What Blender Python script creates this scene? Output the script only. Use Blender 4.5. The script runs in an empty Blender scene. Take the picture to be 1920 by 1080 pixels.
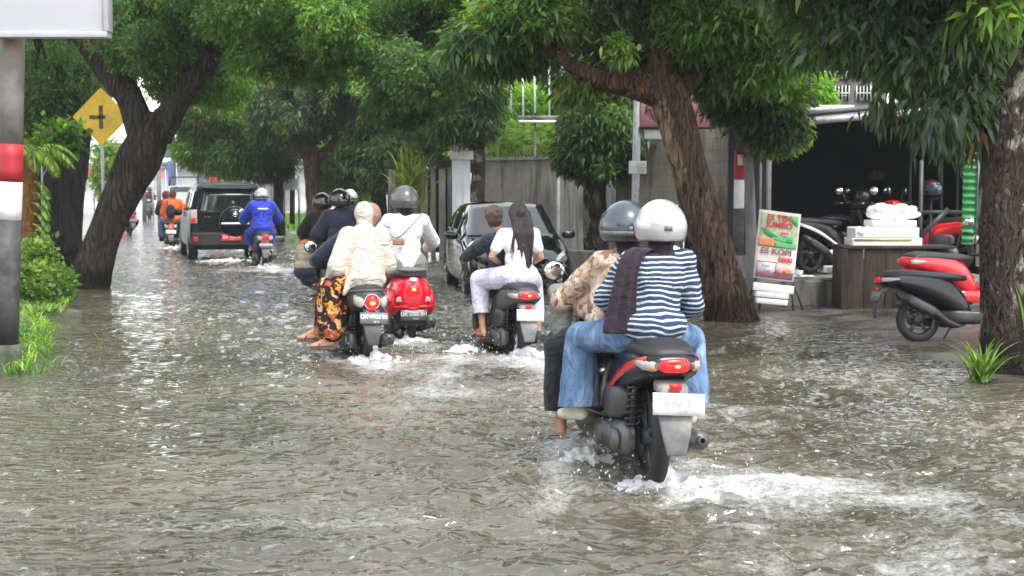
import bpy, math, random
import numpy as np
from mathutils import Vector, Matrix, Euler
random.seed(7)
RNG = np.random.default_rng(11)
S = bpy.context.scene
C = S.collection
R = math.radians
PI = math.pi
# ------------------------------------------------------------------ camera
F = 2667.0
PITCH = math.atan(190.0 / F)
CAM = Vector((0, 0, 1.6))
cd = bpy.data.cameras.new('camera')
cam = bpy.data.objects.new('camera', cd)
C.objects.link(cam)
cam.location = CAM
cam.rotation_euler = (PI / 2 - PITCH, 0, 0)
cd.sensor_width = 36
cd.lens = F / 1920 * 36
cd.clip_start = 0.1
cd.clip_end = 3000
cd.dof.use_dof = True
cd.dof.focus_distance = 9.0
cd.dof.aperture_fstop = 7.0
S.camera = cam
# ------------------------------------------------------------------ overcast daylight
SUN_EL, SUN_AZ = R(58), R(150)
W = bpy.data.worlds.new('World')
S.world = W
W.use_nodes = True
wn = W.node_tree.nodes
wl = W.node_tree.links
wn.clear()
wo = wn.new('ShaderNodeOutputWorld')
bg = wn.new('ShaderNodeBackground')
sky = wn.new('ShaderNodeTexSky')
sky.sky_type = 'NISHITA'
sky.sun_disc = False
sky.sun_elevation = SUN_EL
sky.sun_rotation = SUN_AZ
sky.dust_density = 1.0
sky.air_density = 1.2
hs = wn.new('ShaderNodeHueSaturation')
hs.inputs['Saturation'].default_value = 0.22
hs.inputs['Value'].default_value = 1.35
wl.new(sky.outputs[0], hs.inputs['Color'])
wl.new(hs.outputs[0], bg.inputs[0])
bg.inputs[1].default_value = 0.15
wl.new(bg.outputs[0], wo.inputs[0])
sl = bpy.data.lights.new('sun', 'SUN')
sl.energy = 1.5
sl.angle = R(14)
sl.color = (1.0, 0.97, 0.92)
so = bpy.data.objects.new('sun', sl)
C.objects.link(so)
so.rotation_euler = Euler((PI / 2 - SUN_EL, 0, PI - SUN_AZ), 'XYZ')
S.view_settings.view_transform = 'Standard'
S.view_settings.look = 'None'
S.view_settings.exposure = 1.3
S.view_settings.gamma = 1.0
S.cycles.max_bounces = 6
S.cycles.transparent_max_bounces = 6
S.cycles.use_denoising = True

# ------------------------------------------------------------------ layout helpers
def ray(px, py):
    u = (px - 960) / F
    v = (540 - py) / F
    c, s = math.cos(PITCH), math.sin(PITCH)
    return Vector((u, c + v * s, -s + v * c))
def P(px, py, Y):
    d = ray(px, py)
    return CAM + d * (Y / d.y)
def G(px, py, z=0.0):
    d = ray(px, py)
    return CAM + d * ((z - CAM.z) / d.z)

# ------------------------------------------------------------------ vector noise
def _h(ix, iy, iz, seed):
    n = (ix * 374761393 + iy * 668265263 + iz * 2147483647 + seed * 1274126177) & 0xffffffff
    n = ((n ^ (n >> 13)) * 1274126177) & 0xffffffff
    n = (n ^ (n >> 16)) & 0xffff
    return n / 32767.5 - 1.0
def vn(p, seed=0):
    p = np.asarray(p, float)
    i = np.floor(p).astype(np.int64)
    f = p - i
    f = f * f * (3 - 2 * f)
    x, y, z = i[:, 0], i[:, 1], i[:, 2]
    fx, fy, fz = f[:, 0], f[:, 1], f[:, 2]
    def L(a, b, t): return a + (b - a) * t
    c = [[[_h(x + a, y + b, z + d, seed) for d in (0, 1)] for b in (0, 1)] for a in (0, 1)]
    return L(L(L(c[0][0][0], c[1][0][0], fx), L(c[0][1][0], c[1][1][0], fx), fy),
             L(L(c[0][0][1], c[1][0][1], fx), L(c[0][1][1], c[1][1][1], fx), fy), fz)
def fbm(p, seed=0, o=3):
    p = np.asarray(p, float)
    r = 0; a = 1
    for k in range(o):
        r = r + vn(p * 2 ** k, seed + k) * a
        a *= .5
    return r

# ------------------------------------------------------------------ mesh builder
def frame_for(d):
    d = Vector(d).normalized()
    up = Vector((0, 0, 1)) if abs(d.z) < .95 else Vector((1, 0, 0))
    x = d.cross(up).normalized()
    return x, x.cross(d).normalized(), d
class MB:
    def __init__(s):
        s.v = []; s.f = []; s.m = []; s.mi = 0
    def add(s, vs, fs):
        o = len(s.v)
        s.v += [tuple(p) for p in vs]
        s.f += [tuple(i + o for i in f) for f in fs]
        s.m += [s.mi] * len(fs)
        return s
    def box(s, c, size, rot=None, taper=1.0):
        x, y, z = (a / 2 for a in size)
        vs = []
        for sz in (-1, 1):
            t = taper if sz > 0 else 1
            for a, b in ((-1, -1), (1, -1), (1, 1), (-1, 1)):
                v = Vector((a * x * t, b * y * t, sz * z))
                if rot: v = rot @ v
                vs.append(v + Vector(c))
        return s.add(vs, [(0, 3, 2, 1), (4, 5, 6, 7), (0, 1, 5, 4), (1, 2, 6, 5), (2, 3, 7, 6), (3, 0, 4, 7)])
    def rings(s, rings, cap=True, closed=True):
        n = len(rings[0]); o = []; fs = []
        for r in rings: o += list(r)
        for i in range(len(rings) - 1):
            for j in range(n if closed else n - 1):
                a, b = i * n + j, i * n + (j + 1) % n
                fs.append((a, b, b + n, a + n))
        if cap:
            fs.append(tuple(range(n))[::-1]); fs.append(tuple(range((len(rings) - 1) * n, len(rings) * n)))
        return s.add(o, fs)
    def tube(s, pts, r, n=8, flat=1.0, cap=True):
        pts = [Vector(p) for p in pts]
        rs = r if isinstance(r, (list, tuple)) else [r] * len(pts)
        rg = []
        px = None
        for i, p in enumerate(pts):
            d = pts[min(i + 1, len(pts) - 1)] - pts[max(i - 1, 0)]
            if px is None: x, y, _ = frame_for(d)
            else:
                dn = d.normalized()
                x = (px - dn * px.dot(dn)).normalized(); y = x.cross(dn)
            px = x
            rg.append([p + x * math.cos(2 * PI * k / n) * rs[i] + y * math.sin(2 * PI * k / n) * rs[i] * flat for k in range(n)])
        return s.rings(rg, cap)
    def lathe(s, prof, c=(0, 0, 0), axis=(0, 0, 1), n=20, cap=False):
        x, y, d = frame_for(axis)
        c = Vector(c)
        return s.rings([[c + d * h + x * math.cos(2 * PI * k / n) * r + y * math.sin(2 * PI * k / n) * r for k in range(n)] for r, h in prof], cap)
    def ell(s, c, r, rot=None, n=14, m=9):
        c = Vector(c)
        if not isinstance(r, (tuple, list)): r = (r, r, r)
        vs = []; fs = []
        def q(v):
            v = Vector((v[0] * r[0], v[1] * r[1], v[2] * r[2]))
            if rot: v = rot @ v
            return v + c
        vs.append(q((0, 0, 1)))
        for i in range(1, m):
            t = PI * i / m
            for k in range(n):
                a = 2 * PI * k / n
                vs.append(q((math.sin(t) * math.cos(a), math.sin(t) * math.sin(a), math.cos(t))))
        vs.append(q((0, 0, -1)))
        for k in range(n):
            fs.append((0, 1 + k, 1 + (k + 1) % n))
            b = 1 + (m - 2) * n
            fs.append((b + (k + 1) % n, b + k, len(vs) - 1))
        for i in range(m - 2):
            for k in range(n):
                a = 1 + i * n + k; b = 1 + i * n + (k + 1) % n
                fs.append((a, a + n, b + n, b))
        return s.add(vs, fs)
    def limb(s, a, b, ra, rb, n=12):
        """a tapered round-ended capsule"""
        a, b = Vector(a), Vector(b)
        d = (b - a)
        L = d.length
        x, y, d = frame_for(d if L > 1e-6 else (0, 0, 1))
        prof = []
        for t in (80, 60, 35, 10): prof.append((ra * math.cos(R(t)), -ra * math.sin(R(t))))
        for t in (10, 35, 60, 80): prof.append((rb * math.cos(R(t)), L + rb * math.sin(R(t))))
        return s.rings([[a + d * h + x * math.cos(2 * PI * k / n) * r + y * math.sin(2 * PI * k / n) * r for k in range(n)] for r, h in prof], True)
    def prism(s, poly, x0, x1, plane='yz'):
        """poly in the yz (or xz, xy) plane extruded from x0 to x1"""
        def q(p, h):
            return {'yz': (h, p[0], p[1]), 'xz': (p[0], h, p[1]), 'xy': (p[0], p[1], h)}[plane]
        return s.rings([[q(p, x0) for p in poly], [q(p, x1) for p in poly]], True)
    def torus(s, c, Rr, r, axis=(1, 0, 0), n=32, m=10, sx=1.0):
        x, y, d = frame_for(axis); c = Vector(c)
        rg = []
        for i in range(n + 1):
            a = 2 * PI * i / n
            o = x * math.cos(a) + y * math.sin(a)
            rg.append([c + o * (Rr + r * math.cos(2 * PI * k / m)) + d * r * sx * math.sin(2 * PI * k / m) for k in range(m)])
        return s.rings(rg, False)
    def grid(s, pts):
        """pts[i][j]"""
        n = len(pts[0]); vs = [p for r in pts for p in r]
        return s.add(vs, [(i * n + j, i * n + j + 1, (i + 1) * n + j + 1, (i + 1) * n + j) for i in range(len(pts) - 1) for j in range(n - 1)])
    def sell(s, st, n=20, e=2.6, cap=True):
        """super-ellipse loft along y: stations (y, zc, hw, hh[, xc])"""
        rg = []
        for q in st:
            y, zc, hw, hh = q[:4]; xc = q[4] if len(q) > 4 else 0
            r = []
            for k in range(n):
                a = 2 * PI * k / n
                ca, sa = math.cos(a), math.sin(a)
                r.append((xc + hw * math.copysign(abs(ca) ** (2 / e), ca), y, zc + hh * math.copysign(abs(sa) ** (2 / e), sa)))
            rg.append(r)
        return s.rings(rg, cap)
    def mesh(s, name='m', off=None):
        me = bpy.data.meshes.new(name)
        v = s.v
        if off is not None:
            ox, oy, oz = off
            v = [(a - ox, b - oy, c - oz) for a, b, c in v]
        me.from_pydata(v, [], s.f)
        return me

def finish(me, smooth=True):
    if smooth: me.shade_smooth()
def fixn(me):
    import bmesh
    b = bmesh.new(); b.from_mesh(me)
    bmesh.ops.recalc_face_normals(b, faces=b.faces)
    b.to_mesh(me); b.free()
def part(name, mb, mat, parent=None, off=None, smooth=True, bevel=0.0, sub=0, label=None, seg=2, solid=0):
    me = mb if isinstance(mb, bpy.types.Mesh) else mb.mesh(name, off)
    if isinstance(mb, MB): fixn(me)
    mats = mat if isinstance(mat, (list, tuple)) else [mat]
    for m in mats: me.materials.append(m)
    if isinstance(mb, MB) and len(mats) > 1:
        me.polygons.foreach_set('material_index', mb.m)
    o = bpy.data.objects.new(name, me)
    C.objects.link(o)
    if smooth: me.shade_smooth()
    if solid:
        m = o.modifiers.new('solid', 'SOLIDIFY'); m.thickness = solid; m.offset = 0
    if bevel:
        m = o.modifiers.new('bevel', 'BEVEL'); m.width = bevel; m.segments = seg; m.limit_method = 'ANGLE'; m.angle_limit = R(35)
        m.harden_normals = False
    if sub:
        m = o.modifiers.new('sub', 'SUBSURF'); m.levels = sub; m.render_levels = sub
    if parent: o.parent = parent
    if label: o['label'] = label
    return o
def auto(o, ang=40):
    """sharp edges by angle"""
    o.data.set_sharp_from_angle(angle=R(ang))
    return o
def thing(name, label, cat, loc=(0, 0, 0), rz=0.0, group=None, mat=None, kind='thing'):
    o = bpy.data.objects.new(name, None)
    o.empty_display_size = .1
    C.objects.link(o)
    if mat is not None: o.matrix_world = mat
    else:
        o.location = loc; o.rotation_euler = (0, 0, rz)
    o['label'] = label; o['category'] = cat
    if kind: o['kind'] = kind
    if group: o['group'] = group
    return o
def tag(o, label=None, cat=None, group=None, kind='thing'):
    if label: o['label'] = label
    if cat: o['category'] = cat
    if group: o['group'] = group
    if kind: o['kind'] = kind
    return o
def copy_tree(o, label=None, parent=None):
    c = o.copy(); C.objects.link(c)
    if parent: c.parent = parent
    if label: c['label'] = label
    for ch in list(o.children): copy_tree(ch, None, c)
    return c
def textmesh(txt, size, mat, parent, m4, name='lettering', ext=0.0012, bold=0.0, align='CENTER', sx=1.0):
    cu = bpy.data.curves.new('t', 'FONT')
    cu.body = txt; cu.size = size; cu.extrude = ext; cu.align_x = align; cu.align_y = 'CENTER'; cu.offset = bold
    cu.resolution_u = 3
    o = bpy.data.objects.new('t', cu); C.objects.link(o)
    me = bpy.data.meshes.new_from_object(o.evaluated_get(bpy.context.evaluated_depsgraph_get()))
    bpy.data.objects.remove(o)
    me.transform(m4 @ Matrix.Scale(sx, 4, (1, 0, 0)))
    me.materials.clear(); me.materials.append(mat)
    t = bpy.data.objects.new(name, me); C.objects.link(t)
    if parent: t.parent = parent
    return t
# facing -y (towards the camera): text local x -> x, y -> z
FACE = Matrix.Rotation(PI / 2, 4, 'X')

def remesh(mb, vox, it=3, wr=0.0, wf=(9, 9, 9), seed=0, off=None, fold=None):
    me = mb.mesh('r')
    o = bpy.data.objects.new('tmp', me); C.objects.link(o)
    m = o.modifiers.new('r', 'REMESH'); m.mode = 'VOXEL'; m.voxel_size = vox; m.use_smooth_shade = True
    if it:
        k = o.modifiers.new('s', 'SMOOTH'); k.iterations = it; k.factor = .5
    m2 = bpy.data.meshes.new_from_object(o.evaluated_get(bpy.context.evaluated_depsgraph_get()))
    bpy.data.objects.remove(o)
    n = len(m2.vertices)
    co = np.empty(n * 3, np.float32); m2.vertices.foreach_get('co', co); co = co.reshape(-1, 3).astype(float)
    if wr:
        no = np.empty(n * 3, np.float32); m2.vertex_normals.foreach_get('vector', no); no = no.reshape(-1, 3)
        q = co * np.array(wf)
        w = vn(q + .7 * vn(co * 4 + 3, seed)[:, None], seed + 5)
        w = .6 - 1.6 * np.sqrt(w * w + .03)
        w2 = fbm(q * 1.9 + 7, seed + 9, 2)
        co = co + no * (w * wr + w2 * wr * .4)[:, None]
    if off is not None: co = co - np.array(off)
    m2.vertices.foreach_set('co', co.astype(np.float32).ravel())
    m2.update()
    m2.materials.clear()
    m2.shade_smooth()
    return m2
# ------------------------------------------------------------------ materials
class N:
    """tiny node helper"""
    def __init__(s, name):
        s.m = bpy.data.materials.new(name); s.m.use_nodes = True
        s.t = s.m.node_tree; s.t.nodes.clear()
        s.out = s.t.nodes.new('ShaderNodeOutputMaterial')
    def n(s, typ, **k):
        nd = s.t.nodes.new('ShaderNode' + typ)
        for a, b in k.items():
            if a.startswith('i_'):
                key = a[2:].replace('_', ' ')
                nd.inputs[key].default_value = b
            else: setattr(nd, a, b)
        return nd
    def l(s, a, b): s.t.links.new(a, b)
    def noise(s, scale, detail=4, rough=.5, co=None, dist=0):
        nd = s.n('TexNoise'); nd.inputs['Scale'].default_value = scale; nd.inputs['Detail'].default_value = detail
        nd.inputs['Roughness'].default_value = rough; nd.inputs['Distortion'].default_value = dist
        if co is not None: s.l(co, nd.inputs['Vector'])
        return nd
    def ramp(s, fac, stops):
        nd = s.n('ValToRGB'); e = nd.color_ramp.elements
        while len(e) < len(stops): e.new(.5)
        for k, (p, c) in enumerate(stops):
            e[k].position = p; e[k].color = (*c, 1) if len(c) == 3 else c
        s.l(fac, nd.inputs[0]); return nd
    def map(s, co, scale=(1, 1, 1), rot=(0, 0, 0)):
        nd = s.n('Mapping'); nd.inputs['Scale'].default_value = scale; nd.inputs['Rotation'].default_value = rot
        s.l(co, nd.inputs['Vector']); return nd.outputs[0]
    def obj(s): return s.n('TexCoord').outputs['Object']
    def bump(s, h, dist=.01, strength=1.0, nrm=None):
        nd = s.n('Bump'); nd.inputs['Distance'].default_value = dist; nd.inputs['Strength'].default_value = strength
        s.l(h, nd.inputs['Height'])
        if nrm is not None: s.l(nrm, nd.inputs['Normal'])
        return nd.outputs[0]
    def bsdf(s, **k):
        b = s.n('BsdfPrincipled')
        for a, v in k.items():
            b.inputs[a.replace('_', ' ')].default_value = v
        s.l(b.outputs[0], s.out.inputs[0]); return b
def c4(c): return (c[0], c[1], c[2], 1)
def mat(name, col, rough=.5, metal=0.0, var=.15, scale=12, bump=0.0, coat=0.0, bscale=None, emit=None, es=0, spec=.5, dirt=None):
    h = N(name); b = h.bsdf(Roughness=rough, Metallic=metal)
    b.inputs['Specular IOR Level'].default_value = spec
    if coat: b.inputs['Coat Weight'].default_value = coat; b.inputs['Coat Roughness'].default_value = .05
    co = h.obj()
    nz = h.noise(scale, 4, .6, co)
    d = tuple(x * (1 - var) for x in col); u = tuple(min(1, x * (1 + var)) for x in col)
    st = [(.3, d), (.7, u)]
    r = h.ramp(nz.outputs[0], st)
    src = r.outputs[0]
    if dirt:
        n2 = h.noise(3.1, 5, .65, co)
        mx = h.n('MixRGB'); rr = h.ramp(n2.outputs[0], [(.5, (0, 0, 0)), (.68, (1, 1, 1))])
        h.l(rr.outputs[0], mx.inputs[0]); h.l(src, mx.inputs[1]); mx.inputs[2].default_value = c4(dirt); src = mx.outputs[0]
    h.l(src, b.inputs['Base Color'])
    rn = h.ramp(nz.outputs[0], [(.3, (rough * .85,) * 3), (.75, (min(1, rough * 1.2),) * 3)])
    h.l(rn.outputs[0], b.inputs['Roughness'])
    if bump:
        n3 = h.noise(bscale or scale * 3, 5, .6, co)
        h.l(h.bump(n3.outputs[0], bump), b.inputs['Normal'])
    if emit:
        b.inputs['Emission Color'].default_value = c4(emit); b.inputs['Emission Strength'].default_value = es
    return h.m
def cloth(name, col, wr=.004, var=.2, rough=.85, scale=7, fine=True):
    h = N(name); b = h.bsdf(Roughness=rough); b.inputs['Sheen Weight'].default_value = .15
    b.inputs['Specular IOR Level'].default_value = .25
    co = h.obj()
    nz = h.noise(scale, 4, .6, co)
    r = h.ramp(nz.outputs[0], [(.3, tuple(x * (1 - var) for x in col)), (.7, tuple(min(1, x * (1 + var)) for x in col))])
    h.l(r.outputs[0], b.inputs['Base Color'])
    n1 = h.noise(9, 3, .55, h.map(co, (1, 1, 1.6), (.3, .5, 0)), 1.2)
    h.l(h.bump(n1.outputs[0], wr * 6), b.inputs['Normal'])
    return h.m
M = {}
def reg(k, m): M[k] = m; return m
reg('skin', mat('skin', (.42, .22, .14), .5, var=.1, scale=20, spec=.4))
reg('skin_dark', mat('skin_brown', (.27, .13, .08), .5, var=.1, scale=20, spec=.4))
reg('black_plastic', mat('black_plastic', (.012, .012, .014), .38, var=.35, bump=.0004, scale=30, dirt=(.05, .045, .04)))
reg('black_gloss', mat('black_gloss', (.006, .006, .008), .22, coat=.0, var=.2, spec=.45))
reg('grey_plastic', mat('grey_plastic', (.13, .13, .14), .5, var=.15, dirt=(.3, .28, .25)))
reg('dark_grey', mat('dark_grey_paint', (.055, .055, .06), .42, var=.25, dirt=(.1, .09, .08)))
reg('seat', mat('seat_vinyl', (.018, .018, .02), .5, var=.3, bump=.001, scale=40))
reg('tyre', mat('tyre_rubber', (.014, .014, .014), .6, var=.3, bump=.001, scale=40))
reg('metal', mat('cast_metal', (.14, .14, .145), .45, .6, var=.3, dirt=(.08, .07, .06), bump=.001))
reg('chrome', mat('chrome', (.7, .7, .72), .12, 1.0, var=.1))
reg('steel', mat('galvanised_steel', (.42, .43, .45), .5, .4, var=.15, dirt=(.25, .2, .16)))
reg('red_paint', mat('red_paint', (.62, .012, .02), .22, coat=.6, var=.1))
reg('red_body', mat('red_scooter_paint', (.75, .01, .03), .2, coat=.8, var=.06))
reg('white_plastic', mat('white_plastic', (.78, .78, .78), .35, var=.04))
reg('white_paint', mat('white_paint', (.72, .72, .7), .5, var=.06, dirt=(.5, .47, .42)))
reg('mirror', mat('mirror_glass', (.9, .9, .9), .03, 1.0, var=.02))
reg('plate_white', mat('plate_white', (.82, .82, .8), .4, var=.04, dirt=(.7, .68, .62)))
reg('plate_black', mat('plate_black', (.16, .16, .165), .4, var=.2))
reg('plate_red', mat('plate_red', (.6, .03, .03), .4, var=.1))
reg('ink', mat('dark_lettering', (.06, .06, .065), .5, var=.1))
reg('faded_ink', mat('faded_lettering', (.42, .42, .42), .5, var=.1))
reg('tail_lit', mat('lit_brake_lens', (.75, .01, .015), .15, var=.05, emit=(1, .02, .02), es=.55))
reg('tail_dim', mat('red_lens', (.6, .012, .015), .15, var=.05, emit=(1, .02, .02), es=.08))
reg('bulb', mat('lit_bulb', (1, .25, .05), .3, var=.02, emit=(1, .3, .08), es=2.2))
reg('clear_lens', mat('clear_lens', (.40, .37, .36), .12, var=.15, scale=40))
reg('amber', mat('amber_lens', (.6, .2, .03), .2, var=.1))
reg('glass_dark', mat('tinted_glass', (.012, .014, .016), .03, var=.1, spec=1.0, coat=.5))
reg('helmet_white', mat('silver_white_helmet', (.50, .50, .50), .25, metal=.35, var=.05, coat=.6))
reg('helmet_navy', mat('slate_helmet', (.05, .062, .085), .25, var=.15, coat=.6))
reg('helmet_grey', mat('grey_helmet', (.09, .09, .088), .3, var=.2, coat=.4))
reg('helmet_black', mat('black_helmet', (.012, .013, .013), .15, var=.2, coat=.8))
reg('visor', mat('smoke_visor', (.03, .04, .06), .06, var=.1, coat=.5))
reg('denim', None)
reg('black_cloth', cloth('black_cloth', (.012, .012, .014)))
reg('navy_cloth', cloth('navy_cloth', (.014, .018, .035)))
reg('plum_cloth', cloth('dark_plum_scarf', (.022, .014, .022)))
reg('cream_cloth', cloth('cream_cloth', (.56, .49, .42), .006, var=.1))
reg('white_cloth', cloth('white_cloth', (.78, .78, .77), .005, var=.04))
reg('lilac_cloth', cloth('pale_lilac_cloth', (.6, .58, .7), .004, var=.06))
reg('grey_cloth', cloth('grey_cloth', (.2, .21, .2), .005, var=.12))
reg('grey_green_cloth', cloth('grey_green_cloth', (.16, .17, .155), .004, var=.1))
reg('brown_cloth', cloth('dusty_brown_cloth', (.3, .16, .13), .004, var=.1))
reg('khaki_cloth', cloth('khaki_cloth', (.3, .26, .19), .005, var=.2))
reg('blue_raincoat', cloth('blue_raincoat', (.02, .045, .42), .006, var=.15, rough=.45))
reg('orange_cloth', cloth('orange_cloth', (.72, .13, .03), .005, var=.15))
reg('maroon_cloth', cloth('maroon_cloth', (.1, .025, .03), .005, var=.2))
reg('jean_far', cloth('blue_jean_cloth', (.1, .16, .25), .004))
reg('beige_shoe', mat('off_white_shoe', (.6, .56, .48), .6, var=.1))
reg('sandal', mat('brown_leather', (.09, .05, .035), .55, var=.2))
reg('hair', None); reg('hair_brown', None)
def hairmat(name, c1, c2):
    h = N(name); b = h.bsdf(Roughness=.38); b.inputs['Specular IOR Level'].default_value = .6
    co = h.map(h.obj(), (60, 60, 3))
    nz = h.noise(3, 3, .6, co)
    r = h.ramp(nz.outputs[0], [(.35, c1), (.7, c2)]); h.l(r.outputs[0], b.inputs['Base Color'])
    h.l(h.bump(nz.outputs[0], .012), b.inputs['Normal']); return h.m
M['hair'] = hairmat('dark_hair', (.006, .004, .005), (.028, .015, .015))
M['hair_brown'] = hairmat('brown_hair', (.03, .015, .01), (.14, .07, .045))
def denim():
    h = N('blue_denim'); b = h.bsdf(Roughness=.85); b.inputs['Specular IOR Level'].default_value = .2
    co = h.obj()
    n1 = h.noise(5, 5, .65, co, .6); n2 = h.noise(9, 4, .6, h.map(co, (1, 1, .35), (0, .7, .3)), 2)
    mx = h.n('MixRGB', blend_type='MIX'); mx.inputs[0].default_value = .55
    h.l(n1.outputs[0], mx.inputs[1]); h.l(n2.outputs[0], mx.inputs[2])
    r = h.ramp(mx.outputs[0], [(.3, (.055, .1, .19)), (.5, (.12, .2, .34)), (.72, (.34, .44, .58))])
    h.l(r.outputs[0], b.inputs['Base Color'])
    h.l(h.bump(n2.outputs[0], .03), b.inputs['Normal']); return h.m
M['denim'] = denim()
def stripes():
    h = N('navy_white_striped_jersey'); b = h.bsdf(Roughness=.85); b.inputs['Specular IOR Level'].default_value = .2
    co = h.obj(); sp = h.n('SeparateXYZ'); h.l(co, sp.inputs[0])
    nz = h.noise(4.5, 2, .5, co)
    a = h.n('MathNode') if False else h.n('Math', operation='MULTIPLY_ADD')
    h.l(nz.outputs[0], a.inputs[0]); a.inputs[1].default_value = .085; h.l(sp.outputs[2], a.inputs[2])
    m = h.n('Math', operation='MULTIPLY'); h.l(a.outputs[0], m.inputs[0]); m.inputs[1].default_value = 38.0
    fr = h.n('Math', operation='FRACT'); h.l(m.outputs[0], fr.inputs[0])
    r = h.ramp(fr.outputs[0], [(.0, (.026, .042, .085)), (.60, (.035, .055, .10)), (.68, (.52, .55, .59)), (.93, (.46, .5, .55))])
    h.l(r.outputs[0], b.inputs['Base Color'])
    n2 = h.noise(11, 3, .6, co, 1.5); h.l(h.bump(n2.outputs[0], .02), b.inputs['Normal']); return h.m
M['stripes'] = stripes()
def patterned(name, base, cols, scale, th=(.42, .5)):
    h = N(name); b = h.bsdf(Roughness=.8); b.inputs['Specular IOR Level'].default_value = .2
    co = h.obj(); src = None
    prev = None
    for k, c in enumerate(cols):
        v = h.noise(scale * (1 + .35 * k), 1.5, .5, h.map(co, (1, 1, 1), (k, k * 2, k)), .8)
        r = h.ramp(v.outputs[0], [(th[1] + .03, (0, 0, 0)), (th[1] + .07, (1, 1, 1))])
        mx = h.n('MixRGB'); h.l(r.outputs[0], mx.inputs[0])
        if prev is None: mx.inputs[1].default_value = c4(base)
        else: h.l(prev, mx.inputs[1])
        mx.inputs[2].default_value = c4(c); prev = mx.outputs[0]
    h.l(prev, b.inputs['Base Color'])
    n2 = h.noise(9, 3, .6, co, 1.5); h.l(h.bump(n2.outputs[0], .02), b.inputs['Normal']); return h.m
M['floral'] = patterned('dark_floral_skirt', (.022, .012, .012), [(.35, .07, .03), (.55, .36, .2), (.68, .28, .04)], 8.5, (.4, .56))
M['batik'] = patterned('beige_patterned_blouse', (.44, .34, .27), [(.55, .47, .40), (.2, .11, .07), (.36, .2, .11)], 15, (.4, .52))
def bark(name, c1, c2, c3=None, sc=9, bump=.09, patch=(.6, .7), zs=.22):
    h = N(name); b = h.bsdf(Roughness=.85); b.inputs['Specular IOR Level'].default_value = .3
    co = h.map(h.obj(), (1, 1, zs))
    n1 = h.noise(sc, 8, .7, co, .8)
    v = h.n('TexVoronoi', feature='DISTANCE_TO_EDGE'); v.inputs['Scale'].default_value = sc * 1.4
    ad = h.n('MixRGB', blend_type='ADD'); ad.inputs[0].default_value = .12
    h.l(co, ad.inputs[1]); h.l(n1.outputs['Color'], ad.inputs[2]); h.l(ad.outputs[0], v.inputs['Vector'])
    r = h.ramp(n1.outputs[0], [(.32, c1), (.68, c2)])
    src = r.outputs[0]
    if c3:
        n2 = h.noise(2.4, 6, .7, h.map(h.obj(), (1, 1, .6)), .5)
        rr = h.ramp(n2.outputs[0], [(patch[0], (0, 0, 0)), (patch[1], (1, 1, 1))])
        mx = h.n('MixRGB'); h.l(rr.outputs[0], mx.inputs[0]); h.l(src, mx.inputs[1]); mx.inputs[2].default_value = c4(c3); src = mx.outputs[0]
    if name.startswith('brown'):
        at = h.n('Attribute', attribute_name='tan'); nt = h.noise(7, 6, .7, h.map(h.obj(), (1, 1, .3)), .6)
        ma = h.n('Math', operation='MULTIPLY_ADD'); h.l(nt.outputs[0], ma.inputs[0]); ma.inputs[1].default_value = .9; h.l(at.outputs['Fac'], ma.inputs[2])
        rt = h.ramp(ma.outputs[0], [(.78, (0, 0, 0)), (.92, (1, 1, 1))]); nq = h.noise(15, 6, .7, h.map(h.obj(), (1, 1, .12)), .4); rq = h.ramp(nq.outputs[0], [(.35, (.12, .08, .05)), (.65, (.40, .30, .19))])
        m3 = h.n('MixRGB'); h.l(rt.outputs[0], m3.inputs[0]); h.l(src, m3.inputs[1]); h.l(rq.outputs[0], m3.inputs[2]); src = m3.outputs[0]
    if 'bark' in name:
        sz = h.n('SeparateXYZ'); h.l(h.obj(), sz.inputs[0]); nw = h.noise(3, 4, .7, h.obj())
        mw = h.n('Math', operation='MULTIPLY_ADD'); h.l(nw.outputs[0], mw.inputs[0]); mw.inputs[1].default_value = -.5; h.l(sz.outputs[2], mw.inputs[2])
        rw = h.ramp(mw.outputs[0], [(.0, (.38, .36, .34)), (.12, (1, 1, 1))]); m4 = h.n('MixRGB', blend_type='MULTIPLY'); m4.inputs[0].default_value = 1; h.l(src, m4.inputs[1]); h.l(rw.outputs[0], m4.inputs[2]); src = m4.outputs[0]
    h.l(src, b.inputs['Base Color'])
    rv = h.ramp(v.outputs[0], [(.0, (0, 0, 0)), (.25, (1, 1, 1))])
    b1 = h.bump(rv.outputs[0], bump * .5); b2 = h.bump(n1.outputs[0], bump, 1, b1)
    h.l(b2, b.inputs['Normal']); return h.m
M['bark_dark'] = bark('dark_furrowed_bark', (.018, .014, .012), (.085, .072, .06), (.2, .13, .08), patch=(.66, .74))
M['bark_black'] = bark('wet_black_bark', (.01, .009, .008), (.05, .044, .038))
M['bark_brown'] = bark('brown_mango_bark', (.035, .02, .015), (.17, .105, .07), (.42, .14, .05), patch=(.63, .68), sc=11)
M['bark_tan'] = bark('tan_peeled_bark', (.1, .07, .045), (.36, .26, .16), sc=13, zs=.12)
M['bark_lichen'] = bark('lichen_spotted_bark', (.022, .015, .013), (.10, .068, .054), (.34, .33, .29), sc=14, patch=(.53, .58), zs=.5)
M['wood_brown'] = bark('fern_trunk_fibre', (.12, .05, .02), (.38, .18, .06), sc=16, zs=.5)
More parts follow.
